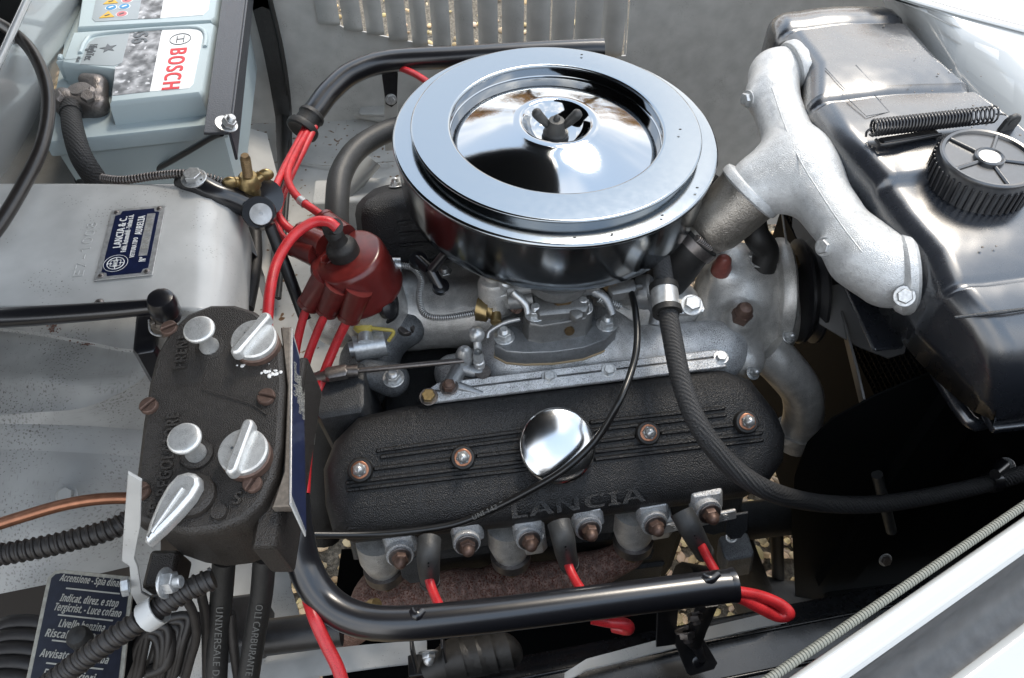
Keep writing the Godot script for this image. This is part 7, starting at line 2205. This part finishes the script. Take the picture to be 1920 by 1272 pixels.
	b.lathe(p1, pd, [Vector2(0.0222, 0.004), Vector2(0.0228, 0.004), Vector2(0.0228, 0.014), Vector2(0.0222, 0.014)], 36)
	var sd := M.basis_of(pd)
	var sw := p1 + pd * 0.009 + Vector3(-0.002, 0.7, 0.7).normalized() * 0.0245
	b.tube(helix(sw - sd.x * 0.012, sw + sd.x * 0.012, 0.0028, 9, 8), 0.0012, 5, 1)
	bar(b, sw - sd.x * 0.013, sw + sd.x * 0.013, 0.0026)
	part(b, "worm_clip", "steel_dark")
	thing("prop_wire", "thin straight wire rising behind the bronze sender nut", "wire", Vector3(0.2458, 0.8300, 0.0385))
	b = M.new()
	bar(b, Vector3(0.2373, 0.8650, 0.0210), Vector3(0.2472, 0.8250, 0.0416), 0.0012)
	part(b, "wire", "zinc")

func lead(words: String, path: Array, r := 0.0042, clip := -1.0) -> void:
	thing("ignition_lead", words, "ignition lead", path[0], "red ignition leads")
	var b := M.new()
	b.tube(path, r, 12, 8)
	part(b, "sheath", "red_lead")
	if clip >= 0.0:
		var sp := smooth_path(path, 16)
		var i := int(clip * (sp.size() - 2))
		var d: Vector3 = (sp[i + 1] - sp[i]).normalized()
		b = M.new()
		b.lathe(sp[i], d, [Vector2(r * 1.02, -0.005), Vector2(r * 1.16, -0.005), Vector2(r * 1.16, 0.005), Vector2(r * 1.02, 0.005)], 16)
		b.box(Transform3D(M.basis_of(d), sp[i] + M.basis_of(d).x * r * 1.25), Vector3(0.004, 0.009, 0.003), 0.0006)
		part(b, "metal_clip", "zinc")

func build_leads() -> void:
	lead("red lead with a bright ferrule from the upper conduit to the back of the distributor", [Vector3(-0.2636, 0.8420, -0.2217), Vector3(-0.2718, 0.8450, -0.1878), Vector3(-0.2797, 0.8600, -0.1222), Vector3(-0.2767, 0.8700, -0.0815), Vector3(-0.2622, 0.8800, -0.0414), Vector3(-0.2430, 0.8850, -0.0132), Vector3(-0.2329, 0.8860, -0.0004), Vector3(-0.2266, 0.8850, 0.0081)], 0.0042, 0.62)
	lead("red lead bowing farthest left between the upper conduit and the distributor's left side", [Vector3(-0.2687, 0.8420, -0.2224), Vector3(-0.2767, 0.8450, -0.1853), Vector3(-0.2864, 0.8650, -0.1044), Vector3(-0.2893, 0.8750, -0.0567), Vector3(-0.2800, 0.8850, -0.0105), Vector3(-0.2669, 0.8820, 0.0092), Vector3(-0.2516, 0.8810, 0.0178)])
	lead("red lead behind the other two, reaching the lowest left tower", [Vector3(-0.2588, 0.8400, -0.2218), Vector3(-0.2689, 0.8400, -0.1838), Vector3(-0.2817, 0.8450, -0.1244), Vector3(-0.2884, 0.8550, -0.0630), Vector3(-0.2858, 0.8650, -0.0175), Vector3(-0.2763, 0.8680, 0.0069), Vector3(-0.2606, 0.8690, 0.0224)])
	lead("thick red coil lead arching from the black centre boot down to the regulator box", [Vector3(-0.2138, 0.9270, 0.0625), Vector3(-0.2212, 0.9320, 0.0584), Vector3(-0.2356, 0.9320, 0.0581), Vector3(-0.2531, 0.9300, 0.0731), Vector3(-0.2659, 0.9250, 0.0972), Vector3(-0.2713, 0.9200, 0.1245), Vector3(-0.2738, 0.9120, 0.1482), Vector3(-0.2756, 0.9000, 0.1737)], 0.0048)
	lead("short red lead from the leftmost lower tower running down beside the navy plate", [Vector3(-0.2525, 0.8530, 0.0825), Vector3(-0.2615, 0.8380, 0.0937), Vector3(-0.2696, 0.8200, 0.1081), Vector3(-0.2745, 0.8050, 0.1222), Vector3(-0.2787, 0.7850, 0.1394)])
	lead("red lead from the middle lower tower running down behind the navy plate", [Vector3(-0.2346, 0.8520, 0.0922), Vector3(-0.2480, 0.8320, 0.1039), Vector3(-0.2608, 0.8100, 0.1179), Vector3(-0.2690, 0.7900, 0.1378), Vector3(-0.2729, 0.7750, 0.1650)])
	lead("long red lead with a metal clip, from the right lower tower past the navy plate", [Vector3(-0.2136, 0.8500, 0.1013), Vector3(-0.2304, 0.8260, 0.1145), Vector3(-0.2467, 0.8050, 0.1388), Vector3(-0.2557, 0.7950, 0.1716), Vector3(-0.2614, 0.7850, 0.2034), Vector3(-0.2647, 0.7750, 0.2426), Vector3(-0.2669, 0.7700, 0.2825)], 0.0046, 0.64)
	lead("red lead glimpsed between the upper conduit and the air cleaner", [Vector3(-0.1609, 0.8550, -0.3224), Vector3(-0.1441, 0.8620, -0.2977), Vector3(-0.1280, 0.8650, -0.2764), Vector3(-0.1099, 0.8650, -0.2483), Vector3(-0.0899, 0.8600, -0.2138)])
	lead("red lead from the left plug boot down behind the lower conduit", [Vector3(-0.1600, 0.7350, 0.3199), Vector3(-0.1574, 0.7350, 0.3328), Vector3(-0.1508, 0.7400, 0.3527), Vector3(-0.1409, 0.7450, 0.3723)])
	lead("red lead from the middle plug boot down behind the lower conduit", [Vector3(-0.0339, 0.7350, 0.3200), Vector3(-0.0317, 0.7350, 0.3331), Vector3(-0.0258, 0.7400, 0.3526), Vector3(-0.0135, 0.7500, 0.3783)])
	lead("red lead from the right plug boot into the conduit's open end", [Vector3(0.0901, 0.7400, 0.3245), Vector3(0.0910, 0.7450, 0.3390), Vector3(0.0930, 0.7500, 0.3577), Vector3(0.0890, 0.7600, 0.3761)])
	lead("rounded loop of red lead poking out below the middle of the conduit", [Vector3(-0.0263, 0.7700, 0.3892), Vector3(-0.0134, 0.7680, 0.3927), Vector3(-0.0029, 0.7690, 0.3957), Vector3(0.0028, 0.7660, 0.3975), Vector3(0.0028, 0.7580, 0.3976), Vector3(-0.0072, 0.7520, 0.3918)], 0.0050)
	lead("red lead hanging from the conduit's bend out of the picture's lower edge", [Vector3(-0.2529, 0.8000, 0.3578), Vector3(-0.2465, 0.8000, 0.3760), Vector3(-0.2395, 0.7900, 0.3921), Vector3(-0.2318, 0.7800, 0.4083), Vector3(-0.2266, 0.7700, 0.4280)], 0.0052)
	lead("double red loop sticking out of the conduit's open right end", [Vector3(0.0783, 0.7920, 0.3875), Vector3(0.0967, 0.7870, 0.3894), Vector3(0.1155, 0.7800, 0.3925), Vector3(0.1308, 0.7750, 0.3996), Vector3(0.1356, 0.7720, 0.4062), Vector3(0.1278, 0.7680, 0.4055), Vector3(0.1122, 0.7750, 0.3991), Vector3(0.0967, 0.7830, 0.3923), Vector3(0.0784, 0.7900, 0.3885)], 0.0050)
	# plug boots
	for q in [[[Vector3(-0.1560, 0.7574, 0.2960), Vector3(-0.1578, 0.7570, 0.3100), Vector3(-0.1591, 0.7374, 0.3150), Vector3(-0.1599, 0.7167, 0.3180)], "grey rubber plug boot at the left of the cylinder head"], [[Vector3(-0.0391, 0.7662, 0.2980), Vector3(-0.0373, 0.7624, 0.3120), Vector3(-0.0346, 0.7422, 0.3160), Vector3(-0.0302, 0.7184, 0.3180)], "grey rubber plug boot at the middle of the cylinder head"], [[Vector3(0.0747, 0.7601, 0.2980), Vector3(0.0799, 0.7547, 0.3120), Vector3(0.0888, 0.7350, 0.3160), Vector3(0.0990, 0.7121, 0.3180)], "grey rubber plug boot at the right of the cylinder head"]]:
		thing("plug_boot", q[1], "plug boot", q[0][0], "spark plug boots")
		var b := M.new()
		var p: Array = q[0]
		b.tube(p, [0.0108, 0.0108, 0.0100, 0.0088], 16)
		var d: Vector3 = (p[3] - p[2]).normalized()
		b.tube([p[3] - d * 0.004, p[3] + d * 0.001], [0.0096, 0.0096], 16, 1)
		part(b, "boot", "rubber_grey")
		b = M.new()
		for k in 2:
			b.ball((p[1] as Vector3).lerp(p[2], 0.1 + 0.2 * k) + Vector3(0.0, 0.006, 0.0098), 0.0009, Vector3.ONE, 6)
		part(b, "vent_dot", "black_panel")

func build_low() -> void:
	var b := M.new()
	# ---------- conduits
	var cp := [Vector3(-0.2587, 0.8500, 0.2910), Vector3(-0.2578, 0.8320, 0.3149), Vector3(-0.2540, 0.8120, 0.3359), Vector3(-0.2411, 0.8000, 0.3579), Vector3(-0.2188, 0.7960, 0.3748), Vector3(-0.1855, 0.7950, 0.3837), Vector3(-0.1180, 0.7950, 0.3864), Vector3(-0.0102, 0.7950, 0.3860), Vector3(0.0890, 0.7950, 0.3855)]
	thing("lead_conduit", "gloss black steel tube carrying plug leads along the front of the near head", "conduit", cp[5])
	b.tube(cp, 0.0137, 24, 8, false)
	var e: Vector3 = cp[8]
	var ed: Vector3 = (cp[8] - cp[7]).normalized()
	b.lathe(e, ed, [Vector2(0.0137, -0.003), Vector2(0.0142, 0.0), Vector2(0.0142, 0.002), Vector2(0.0122, 0.002), Vector2(0.0118, -0.03)], 28)
	part(b, "tube", "black_gloss")
	b = M.new()
	b.tube([Vector3(-0.1700, 0.8060, 0.3800), Vector3(-0.1667, 0.8080, 0.3851), Vector3(-0.1625, 0.8060, 0.3809)], 0.004, 8)
	b.tube([Vector3(0.0644, 0.8060, 0.3800), Vector3(0.0682, 0.8080, 0.3841), Vector3(0.0756, 0.8060, 0.3796)], 0.004, 8)
	part(b, "weld_spot", "black_gloss")
	var up := [Vector3(0.1096, 0.8720, -0.2973), Vector3(0.0198, 0.8700, -0.3041), Vector3(-0.0754, 0.8680, -0.3091), Vector3(-0.1633, 0.8660, -0.3132), Vector3(-0.2094, 0.8630, -0.2980), Vector3(-0.2394, 0.8550, -0.2715), Vector3(-0.2571, 0.8470, -0.2469), Vector3(-0.2666, 0.8420, -0.2331)]
	thing("lead_conduit", "gloss black steel tube bending down at the back, three red leads leaving its rubber end", "conduit", up[3])
	b = M.new()
	b.tube(up, 0.0140, 20)
	part(b, "tube", "black_gloss")
	b = M.new()
	var rd: Vector3 = (up[7] - up[6]).normalized()
	b.lathe(up[7], rd, [Vector2(0.0142, -0.012), Vector2(0.0165, -0.009), Vector2(0.0168, -0.006), Vector2(0.0150, -0.003), Vector2(0.0152, 0.006), Vector2(0.0195, 0.009), Vector2(0.0205, 0.012), Vector2(0.0200, 0.017), Vector2(0.017, 0.018), Vector2(0.010, 0.014), Vector2(0, 0.013)], 28)
	part(b, "rubber_end", "rubber")
	thing("conduit_bracket", "grey upright strip bolted to the back conduit's black tab", "bracket", Vector3(-0.1714, 0.8000, -0.2149))
	b = M.new()
	var z0 := -0.31
	var bf := plane_z(z0)
	b.prism(bf, to_xy(bf, [Vector3(-0.1737, 0.8421, -0.3100), Vector3(-0.1565, 0.8423, -0.3100), Vector3(-0.1655, 0.7307, -0.3100), Vector3(-0.1848, 0.7307, -0.3100)]), -0.002, 0.0, 0.0006)
	b.lathe(Vector3(-0.1705, 0.7598, -0.3097), Vector3(0, 0, 1), [Vector2(0.0045, -0.0002), Vector2(0.004, 0.0006), Vector2(0, 0.0006)], 16)
	part(b, "upright", "paint")
	b = M.new()
	b.prism(plane_z(z0 + 0.003), to_xy(bf, [Vector3(-0.1739, 0.8739, -0.3100), Vector3(-0.1571, 0.8742, -0.3100), Vector3(-0.1541, 0.8521, -0.3100), Vector3(-0.1601, 0.8092, -0.3100), Vector3(-0.1677, 0.8033, -0.3100), Vector3(-0.1748, 0.8088, -0.3100), Vector3(-0.1748, 0.8499, -0.3100)]), -0.0015, 0.0015, 0.0005)
	part(b, "tab", "black_satin")
	bolt("hex", 5, Vector3(-0.1671, 0.8164, -0.3050), Vector3(0, 0.2, 1), "zinc", "zinc")
	thing("breather_hose", "fat black hose curving down behind the distributor", "hose", Vector3(-0.2449, 0.7600, -0.1341))
	b = M.new()
	b.tube([Vector3(-0.1306, 0.8000, -0.2696), Vector3(-0.1723, 0.8000, -0.2597), Vector3(-0.2119, 0.8000, -0.2275), Vector3(-0.2327, 0.8000, -0.1800), Vector3(-0.2388, 0.7900, -0.1378), Vector3(-0.2416, 0.7700, -0.1036), Vector3(-0.2461, 0.7400, -0.0805)], 0.0145, 16)
	part(b, "hose", "rubber_grey")

	# ---------- braided hose and its clamp
	var hz := [Vector3(0.0877, 0.8850, 0.0850), Vector3(0.0862, 0.8800, 0.1089), Vector3(0.0827, 0.8720, 0.1426), Vector3(0.0799, 0.8650, 0.1820), Vector3(0.0787, 0.8570, 0.2257), Vector3(0.0861, 0.8450, 0.2627), Vector3(0.1093, 0.8220, 0.2901), Vector3(0.1456, 0.7950, 0.3044), Vector3(0.2234, 0.7113, 0.2800), Vector3(0.2996, 0.6764, 0.2720), Vector3(0.3749, 0.6600, 0.2620), Vector3(0.4434, 0.6529, 0.2520), Vector3(0.5094, 0.6635, 0.2450)]
	thing("braided_hose", "thick black braided hose sweeping across the valve cover to the right inner wing", "hose", hz[5])
	b = M.new()
	b.tube(hz, 0.0091, 20)
	part(b, "hose", "braid")
	thing("hose_clamp", "silver band clamp with lug bolt round the top of the braided hose", "clamp", hz[2])
	b = M.new()
	var hd: Vector3 = (hz[3] - hz[1]).normalized()
	b.lathe(Vector3(0.0826, 0.8730, 0.1381), hd, [Vector2(0.0093, -0.010), Vector2(0.0128, -0.010), Vector2(0.0128, 0.010), Vector2(0.0093, 0.010)], 24)
	b.box(Transform3D(Basis.IDENTITY, Vector3(0.1040, 0.8680, 0.1456)), Vector3(0.026, 0.008, 0.018), 0.002)
	part(b, "band", "plate_silver")
	b = M.new()
	for s in [-0.0125, 0.0125]:
		b.lathe(Vector3(0.0826, 0.8730, 0.1381) + hd * s, hd, [Vector2(0.0092, -0.003), Vector2(0.0138, -0.003), Vector2(0.0138, 0.003), Vector2(0.0092, 0.003)], 24)
	part(b, "rubber_sleeve", "rubber")
	bolt("hex", 7, Vector3(0.1049, 0.8730, 0.1483), Vector3(0, 1, 0.35), "zinc", "zinc")
	thing("hose_clip", "black loop clip bolted on the right inner wing at the braided hose's end", "clip", Vector3(0.4156, 0.7100, 0.2737))
	b = M.new()
	var cd: Vector3 = (hz[11] - hz[10]).normalized()
	b.lathe(Vector3(0.4506, 0.6543, 0.2510), cd, [Vector2(0.0092, -0.006), Vector2(0.0112, -0.006), Vector2(0.0112, 0.006), Vector2(0.0092, 0.006)], 20)
	b.tube([Vector3(0.4465, 0.6691, 0.2500), Vector3(0.4659, 0.6620, 0.2360)], [0.006, 0.008], 8, 1)
	part(b, "loop", "black_gloss")
	thing("peg", "dark metal peg standing behind the braided hose on the right", "peg", Vector3(0.2668, 0.7354, 0.3250))
	b = M.new()
	b.tube([Vector3(0.3305, 0.6528, 0.2260), Vector3(0.3724, 0.5561, 0.2500)], 0.0062, 12, 1)
	part(b, "pin", "rubber_grey")

	# ---------- thin control cable
	var tc := [Vector3(0.0577, 0.8580, 0.1090), Vector3(0.0556, 0.8600, 0.1385), Vector3(0.0498, 0.8580, 0.1724), Vector3(0.0401, 0.8530, 0.1986), Vector3(0.0211, 0.8480, 0.2313), Vector3(0.0012, 0.8195, 0.2476), Vector3(-0.0305, 0.8075, 0.2684), Vector3(-0.0644, 0.7873, 0.2753), Vector3(-0.0989, 0.7722, 0.2816), Vector3(-0.1334, 0.7641, 0.2875), Vector3(-0.1767, 0.7614, 0.2882), Vector3(-0.2146, 0.7624, 0.2866), Vector3(-0.2576, 0.7719, 0.2861), Vector3(-0.2766, 0.7808, 0.2867)]
	thing("control_cable", "thin glossy black cable looping over the valve cover and filler cap", "cable", tc[6])
	b = M.new()
	b.tube(tc, 0.0033, 12, 8)
	part(b, "sheath", "cable_black")
	b = M.new()
	b.text(fr(Vector3(-0.1014, 0.7756, 0.2836), Vector3(-0.0890, 0.7782, 0.2801), Vector3(-0.1051, 0.7812, 0.2739)), "UNI 143-7", 0.004, 0.0002, "Droid Sans", false, 0.03)
	part(b, "cable_print", "faint_print")

	# ---------- chassis rail at the bottom, its brackets
	var ra := Vector3(-0.2169, 0.6000, 0.3741)
	var rb := Vector3(0.3708, 0.6000, 0.3357)
	thing("chassis_rail", "black painted chassis rail along the lower edge of the picture", "rail", (ra + rb) / 2.0)
	b = M.new()
	var rx := (rb - ra).normalized()
	var rf := Transform3D(Basis(Vector3.UP.cross(rx).normalized() * -1.0, Vector3.UP, rx), ra)
	rf = Transform3D(Basis(rx.cross(Vector3.UP).normalized() * 1.0, Vector3.UP, rx.cross(Vector3.UP).normalized().cross(Vector3.UP)), ra)
	var len := ra.distance_to(rb)
	var prof := [Vector2(-0.014, -0.06), Vector2(0.08, -0.06), Vector2(0.08, -0.014), Vector2(0.076, -0.006), Vector2(0.068, -0.003), Vector2(0.030, 0.0), Vector2(0.012, 0.001), Vector2(0.004, -0.001), Vector2(-0.002, -0.006), Vector2(-0.010, -0.008), Vector2(-0.014, -0.012)]
	var nrm := rf.basis.z
	var zz := len if nrm.dot(rx) > 0.0 else -len
	b.prism(rf, prof, minf(0.0, zz), maxf(0.0, zz))
	var beam := part(b, "rail_beam", "rail_black")
	b = M.new()
	var side := Vector3.UP.cross(rx).normalized()
	if side.z < 0.0:
		side = -side
	for q in [0.012, 0.050]:
		b.tube([ra + side * q + Vector3(0, 0.0006, 0), rb + side * q + Vector3(0, 0.0006, 0)], 0.0022, 6, 1)
	part(b, "pressed_rib", "rail_black", beam)
	thing("conduit_stay", "black folded stay with stud and nuts between the conduit's right end and the rail", "bracket", Vector3(0.0848, 0.6300, 0.3852))
	b = M.new()
	var k1 := fr(Vector3(0.0581, 0.7000, 0.3747), Vector3(0.0755, 0.7000, 0.3744), Vector3(0.0521, 0.7400, 0.3680))
	b.prism(k1, to_xy(k1, [Vector3(0.0359, 0.7700, 0.3832), Vector3(0.0564, 0.7700, 0.3834), Vector3(0.0628, 0.6600, 0.3804), Vector3(0.0444, 0.6600, 0.3781)]), -0.0015, 0.0015, 0.0005)
	b.tube([Vector3(0.0777, 0.7600, 0.3795), Vector3(0.0800, 0.7000, 0.3799), Vector3(0.0797, 0.6650, 0.3817)], [0.010, 0.009, 0.010], 6)
	part(b, "strut", "black_satin")
	b = M.new()
	var k2 := fr(Vector3(0.0842, 0.6400, 0.3809), Vector3(0.1056, 0.6400, 0.3800), Vector3(0.0855, 0.6480, 0.3711))
	b.prism(k2, to_xy(k2, [Vector3(0.0636, 0.6500, 0.3691), Vector3(0.0911, 0.6500, 0.3684), Vector3(0.1063, 0.6250, 0.3913), Vector3(0.1024, 0.6220, 0.3959), Vector3(0.0787, 0.6200, 0.3985), Vector3(0.0754, 0.6200, 0.3950)]), -0.0015, 0.0015, 0.0006)
	b.tube([Vector3(0.0831, 0.6520, 0.3774), Vector3(0.0919, 0.6340, 0.3915)], [0.006, 0.004], 8, 1)
	part(b, "foot_plate", "black_satin")
	bolt("rivet", 8, Vector3(0.0878, 0.6300, 0.3897), k2.basis.z, "black_gloss", "")
	bolt("stud", 7, Vector3(0.0676, 0.6950, 0.3814), Vector3(0.1, -0.6, 0.8), "steel_dark", "steel_dark")
	bolt("stud", 6, Vector3(0.0658, 0.7450, 0.3851), Vector3(0.1, -0.6, 0.8), "steel_dark", "")
	thing("fork_bracket", "small black fork bracket with a grey bolt under the conduit's left half", "bracket", Vector3(-0.1698, 0.6600, 0.3618))
	b = M.new()
	for q in [[Vector3(-0.1802, 0.7000, 0.3683), Vector3(-0.1817, 0.6400, 0.3660)], [Vector3(-0.1527, 0.7000, 0.3697), Vector3(-0.1518, 0.6500, 0.3670)]]:
		var f3 := fr(q[0], q[1], q[0] + Vector3(0.0, 0.2, 1.0))
		b.prism(f3, rrect(0.07, 0.018, 0.003, 2, Vector2(0.02, 0)), -0.001, 0.001, 0.0004)
	b.box(Transform3D(Basis.IDENTITY, Vector3(-0.1690, 0.6400, 0.3651)), Vector3(0.04, 0.003, 0.02), 0.001)
	part(b, "fork", "black_satin")
	bolt("acorn", 6, Vector3(-0.1670, 0.6800, 0.3676), Vector3(0, -0.2, 1), "zinc", "zinc")
	thing("taped_bundle", "black taped wiring bundle lying under the conduit", "wiring bundle", Vector3(-0.1257, 0.6400, 0.3653))
	b = M.new()
	b.tube([Vector3(-0.1717, 0.6450, 0.3748), Vector3(-0.1457, 0.6550, 0.3695), Vector3(-0.1205, 0.6550, 0.3686), Vector3(-0.0975, 0.6500, 0.3657), Vector3(-0.0881, 0.6400, 0.3725)], [0.012, 0.018, 0.0185, 0.017, 0.010], 12)
	for k in 4:
		var c := Vector3(-0.1457, 0.6550, 0.3695) + Vector3(0.0145, 0, -0.001) * k
		b.tube([c - Vector3(0.009, 0, -0.001), c + Vector3(0.009, 0.001, -0.002)], [0.0165, 0.0205], 14, 1)
	part(b, "tape_wrap", "rubber")

	# ---------- lower left: hoses, pipe, conduits
	thing("copper_pipe", "bare copper pipe from the left edge to the regulator box bracket", "pipe", Vector3(-0.4656, 0.8000, 0.2480))
	b = M.new()
	b.tube([Vector3(-0.5401, 0.8000, 0.2651), Vector3(-0.4995, 0.8000, 0.2540), Vector3(-0.4659, 0.8000, 0.2464), Vector3(-0.4350, 0.8000, 0.2444), Vector3(-0.3983, 0.8000, 0.2479)], 0.0052, 14)
	part(b, "pipe", "copper")
	thing("ribbed_conduit", "dark ribbed conduit just below the copper pipe", "conduit", Vector3(-0.4665, 0.8000, 0.2829))
	var rc := [Vector3(-0.5331, 0.8000, 0.2891), Vector3(-0.4831, 0.8000, 0.2857), Vector3(-0.4497, 0.8000, 0.2811), Vector3(-0.4204, 0.8000, 0.2748), Vector3(-0.4002, 0.8000, 0.2637)]
	b = M.new()
	b.tube(rc, 0.0082, 14)
	b.tube(wound(rc, 0.0082, 0.0062, 14), 0.0017, 5, 1)
	part(b, "conduit", "conduit_dark")
	thing("ribbed_conduit", "dark ribbed conduit rising through the loop clip across the legend plate", "conduit", Vector3(-0.3529, 0.8850, 0.3976))
	var rc2 := [Vector3(-0.4388, 0.8450, 0.4310), Vector3(-0.4074, 0.8600, 0.4183), Vector3(-0.3760, 0.8750, 0.4065), Vector3(-0.3459, 0.8860, 0.3952), Vector3(-0.3205, 0.8930, 0.3834), Vector3(-0.2993, 0.8950, 0.3761)]
	b = M.new()
	b.tube(rc2, 0.0070, 14)
	b.tube(wound(rc2, 0.0070, 0.0056, 14), 0.0014, 5, 1)
	part(b, "conduit", "conduit_dark")
	for q in [[[Vector3(-0.3091, 0.8450, 0.3377), Vector3(-0.3190, 0.8100, 0.3516), Vector3(-0.3306, 0.7700, 0.3673), Vector3(-0.3429, 0.7200, 0.3990)], "black printed fuel hose hanging left under the regulator box", "UNIVERSALE D. OLIO"], [[Vector3(-0.2784, 0.8450, 0.3392), Vector3(-0.2873, 0.8120, 0.3542), Vector3(-0.2998, 0.7750, 0.3708), Vector3(-0.3182, 0.7200, 0.4020)], "black printed fuel hose hanging right under the regulator box", "OLI CARBURANTE 143-70"]]:
		thing("fuel_hose", q[1], "hose", q[0][0], "printed fuel hoses")
		b = M.new()
		b.tube(q[0], 0.0088, 16)
		part(b, "hose", "rubber")
		b = M.new()
		var p: Array = q[0]
		var mid: Vector3 = (p[1] + p[3]) / 2.0
		var dn: Vector3 = (p[3] - p[1]).normalized()
		var tow := Vector3(0.15, 0.75, 0.65)
		tow = (tow - dn * tow.dot(dn)).normalized()
		b.text(Transform3D(Basis(dn, tow.cross(dn), tow), mid + tow * 0.0090), q[2], 0.0052, 0.0002, "Droid Sans", false, (p[1] as Vector3).distance_to(p[3]) * 0.95)
		part(b, "hose_print", "faint_print")
	thing("cloth_wires", "bundle of coiled brown-black cloth covered wires beside the legend plate", "wires", Vector3(-0.3804, 0.7800, 0.3755))
	b = M.new()
	for k in 7:
		var o := Vector3(0.004 * k, 0.003 * (k % 3), -0.002 * k)
		b.tube([Vector3(-0.4068, 0.7400, 0.3865) + o, Vector3(-0.3984, 0.7650, 0.3723) + o * 1.4, Vector3(-0.3874, 0.7800, 0.3627) + o * 0.8, Vector3(-0.3786, 0.7750, 0.3654) + o * 1.3, Vector3(-0.3801, 0.7600, 0.3772) + o, Vector3(-0.3936, 0.7300, 0.3915) + o], 0.0036, 8)
	b.tube([Vector3(-0.3893, 0.7500, 0.3821), Vector3(-0.3756, 0.7550, 0.3782), Vector3(-0.3691, 0.7700, 0.3669), Vector3(-0.3724, 0.7800, 0.3572), Vector3(-0.3799, 0.7850, 0.3551)], 0.0055, 8)
	part(b, "wire_coil", "conduit_dark")
	thing("cloth_wire", "single dark wire curving down from the ribbed conduit", "wire", Vector3(-0.3422, 0.8000, 0.3706))
	b = M.new()
	b.tube([Vector3(-0.3374, 0.8400, 0.3619), Vector3(-0.3360, 0.8200, 0.3665), Vector3(-0.3415, 0.7900, 0.3733), Vector3(-0.3543, 0.7600, 0.3803), Vector3(-0.3717, 0.7200, 0.3911)], 0.0035, 8)
	part(b, "wire", "conduit_dark")
	thing("cloth_wire", "double dark wire hanging straight beside the left fuel hose", "wire", Vector3(-0.3354, 0.8000, 0.3586))
	b = M.new()
	b.tube([Vector3(-0.3290, 0.8300, 0.3545), Vector3(-0.3352, 0.7900, 0.3634), Vector3(-0.3568, 0.7000, 0.3870)], 0.004, 8)
	b.tube([Vector3(-0.3166, 0.7900, 0.3569), Vector3(-0.3217, 0.7500, 0.3766), Vector3(-0.3273, 0.7000, 0.3950)], 0.004, 8)
	part(b, "wire", "conduit_dark")
	thing("cross_tube", "dull black tube end below the conduit's bend", "tube", Vector3(-0.2901, 0.6800, 0.3343))
	b = M.new()
	b.tube([Vector3(-0.3142, 0.6800, 0.3368), Vector3(-0.2460, 0.6800, 0.3362)], [0.0165, 0.0165], 18, 1)
	b.box(Transform3D(Basis.IDENTITY, Vector3(-0.3454, 0.6500, 0.3127)), Vector3(0.05, 0.05, 0.05), 0.006)
	part(b, "tube", "black_satin")
	thing("wiring_coils", "dark loops of loom in the lower left corner", "wires", Vector3(-0.5260, 0.7000, 0.3249))
	b = M.new()
	for k in 5:
		var c := Vector3(-0.5291, 0.7000, 0.3124) + Vector3(-0.001, 0, 0.012) * k
		b.tube([c + Vector3(-0.03, 0, 0.004), c + Vector3(-0.01, 0.006, -0.006), c + Vector3(0.02, 0.004, -0.003), c + Vector3(0.032, -0.008, 0.006)], 0.0075, 8)
	part(b, "loom", "conduit_dark")
	# big black cable at the upper left corner
	thing("black_hose", "smooth dark brown-black hose arching through the upper left corner", "hose", Vector3(-0.5098, 0.9700, -0.1485))
	b = M.new()
	b.tube([Vector3(-0.5793, 0.9900, -0.2470), Vector3(-0.5430, 0.9900, -0.2120), Vector3(-0.5143, 0.9880, -0.1737), Vector3(-0.4901, 0.9850, -0.1223), Vector3(-0.4765, 0.9820, -0.0714), Vector3(-0.4711, 0.9800, -0.0160), Vector3(-0.4776, 0.9750, 0.0295), Vector3(-0.4876, 0.9700, 0.0711), Vector3(-0.4999, 0.9650, 0.0968)], 0.0062, 16)
	part(b, "hose", "hose_brown")
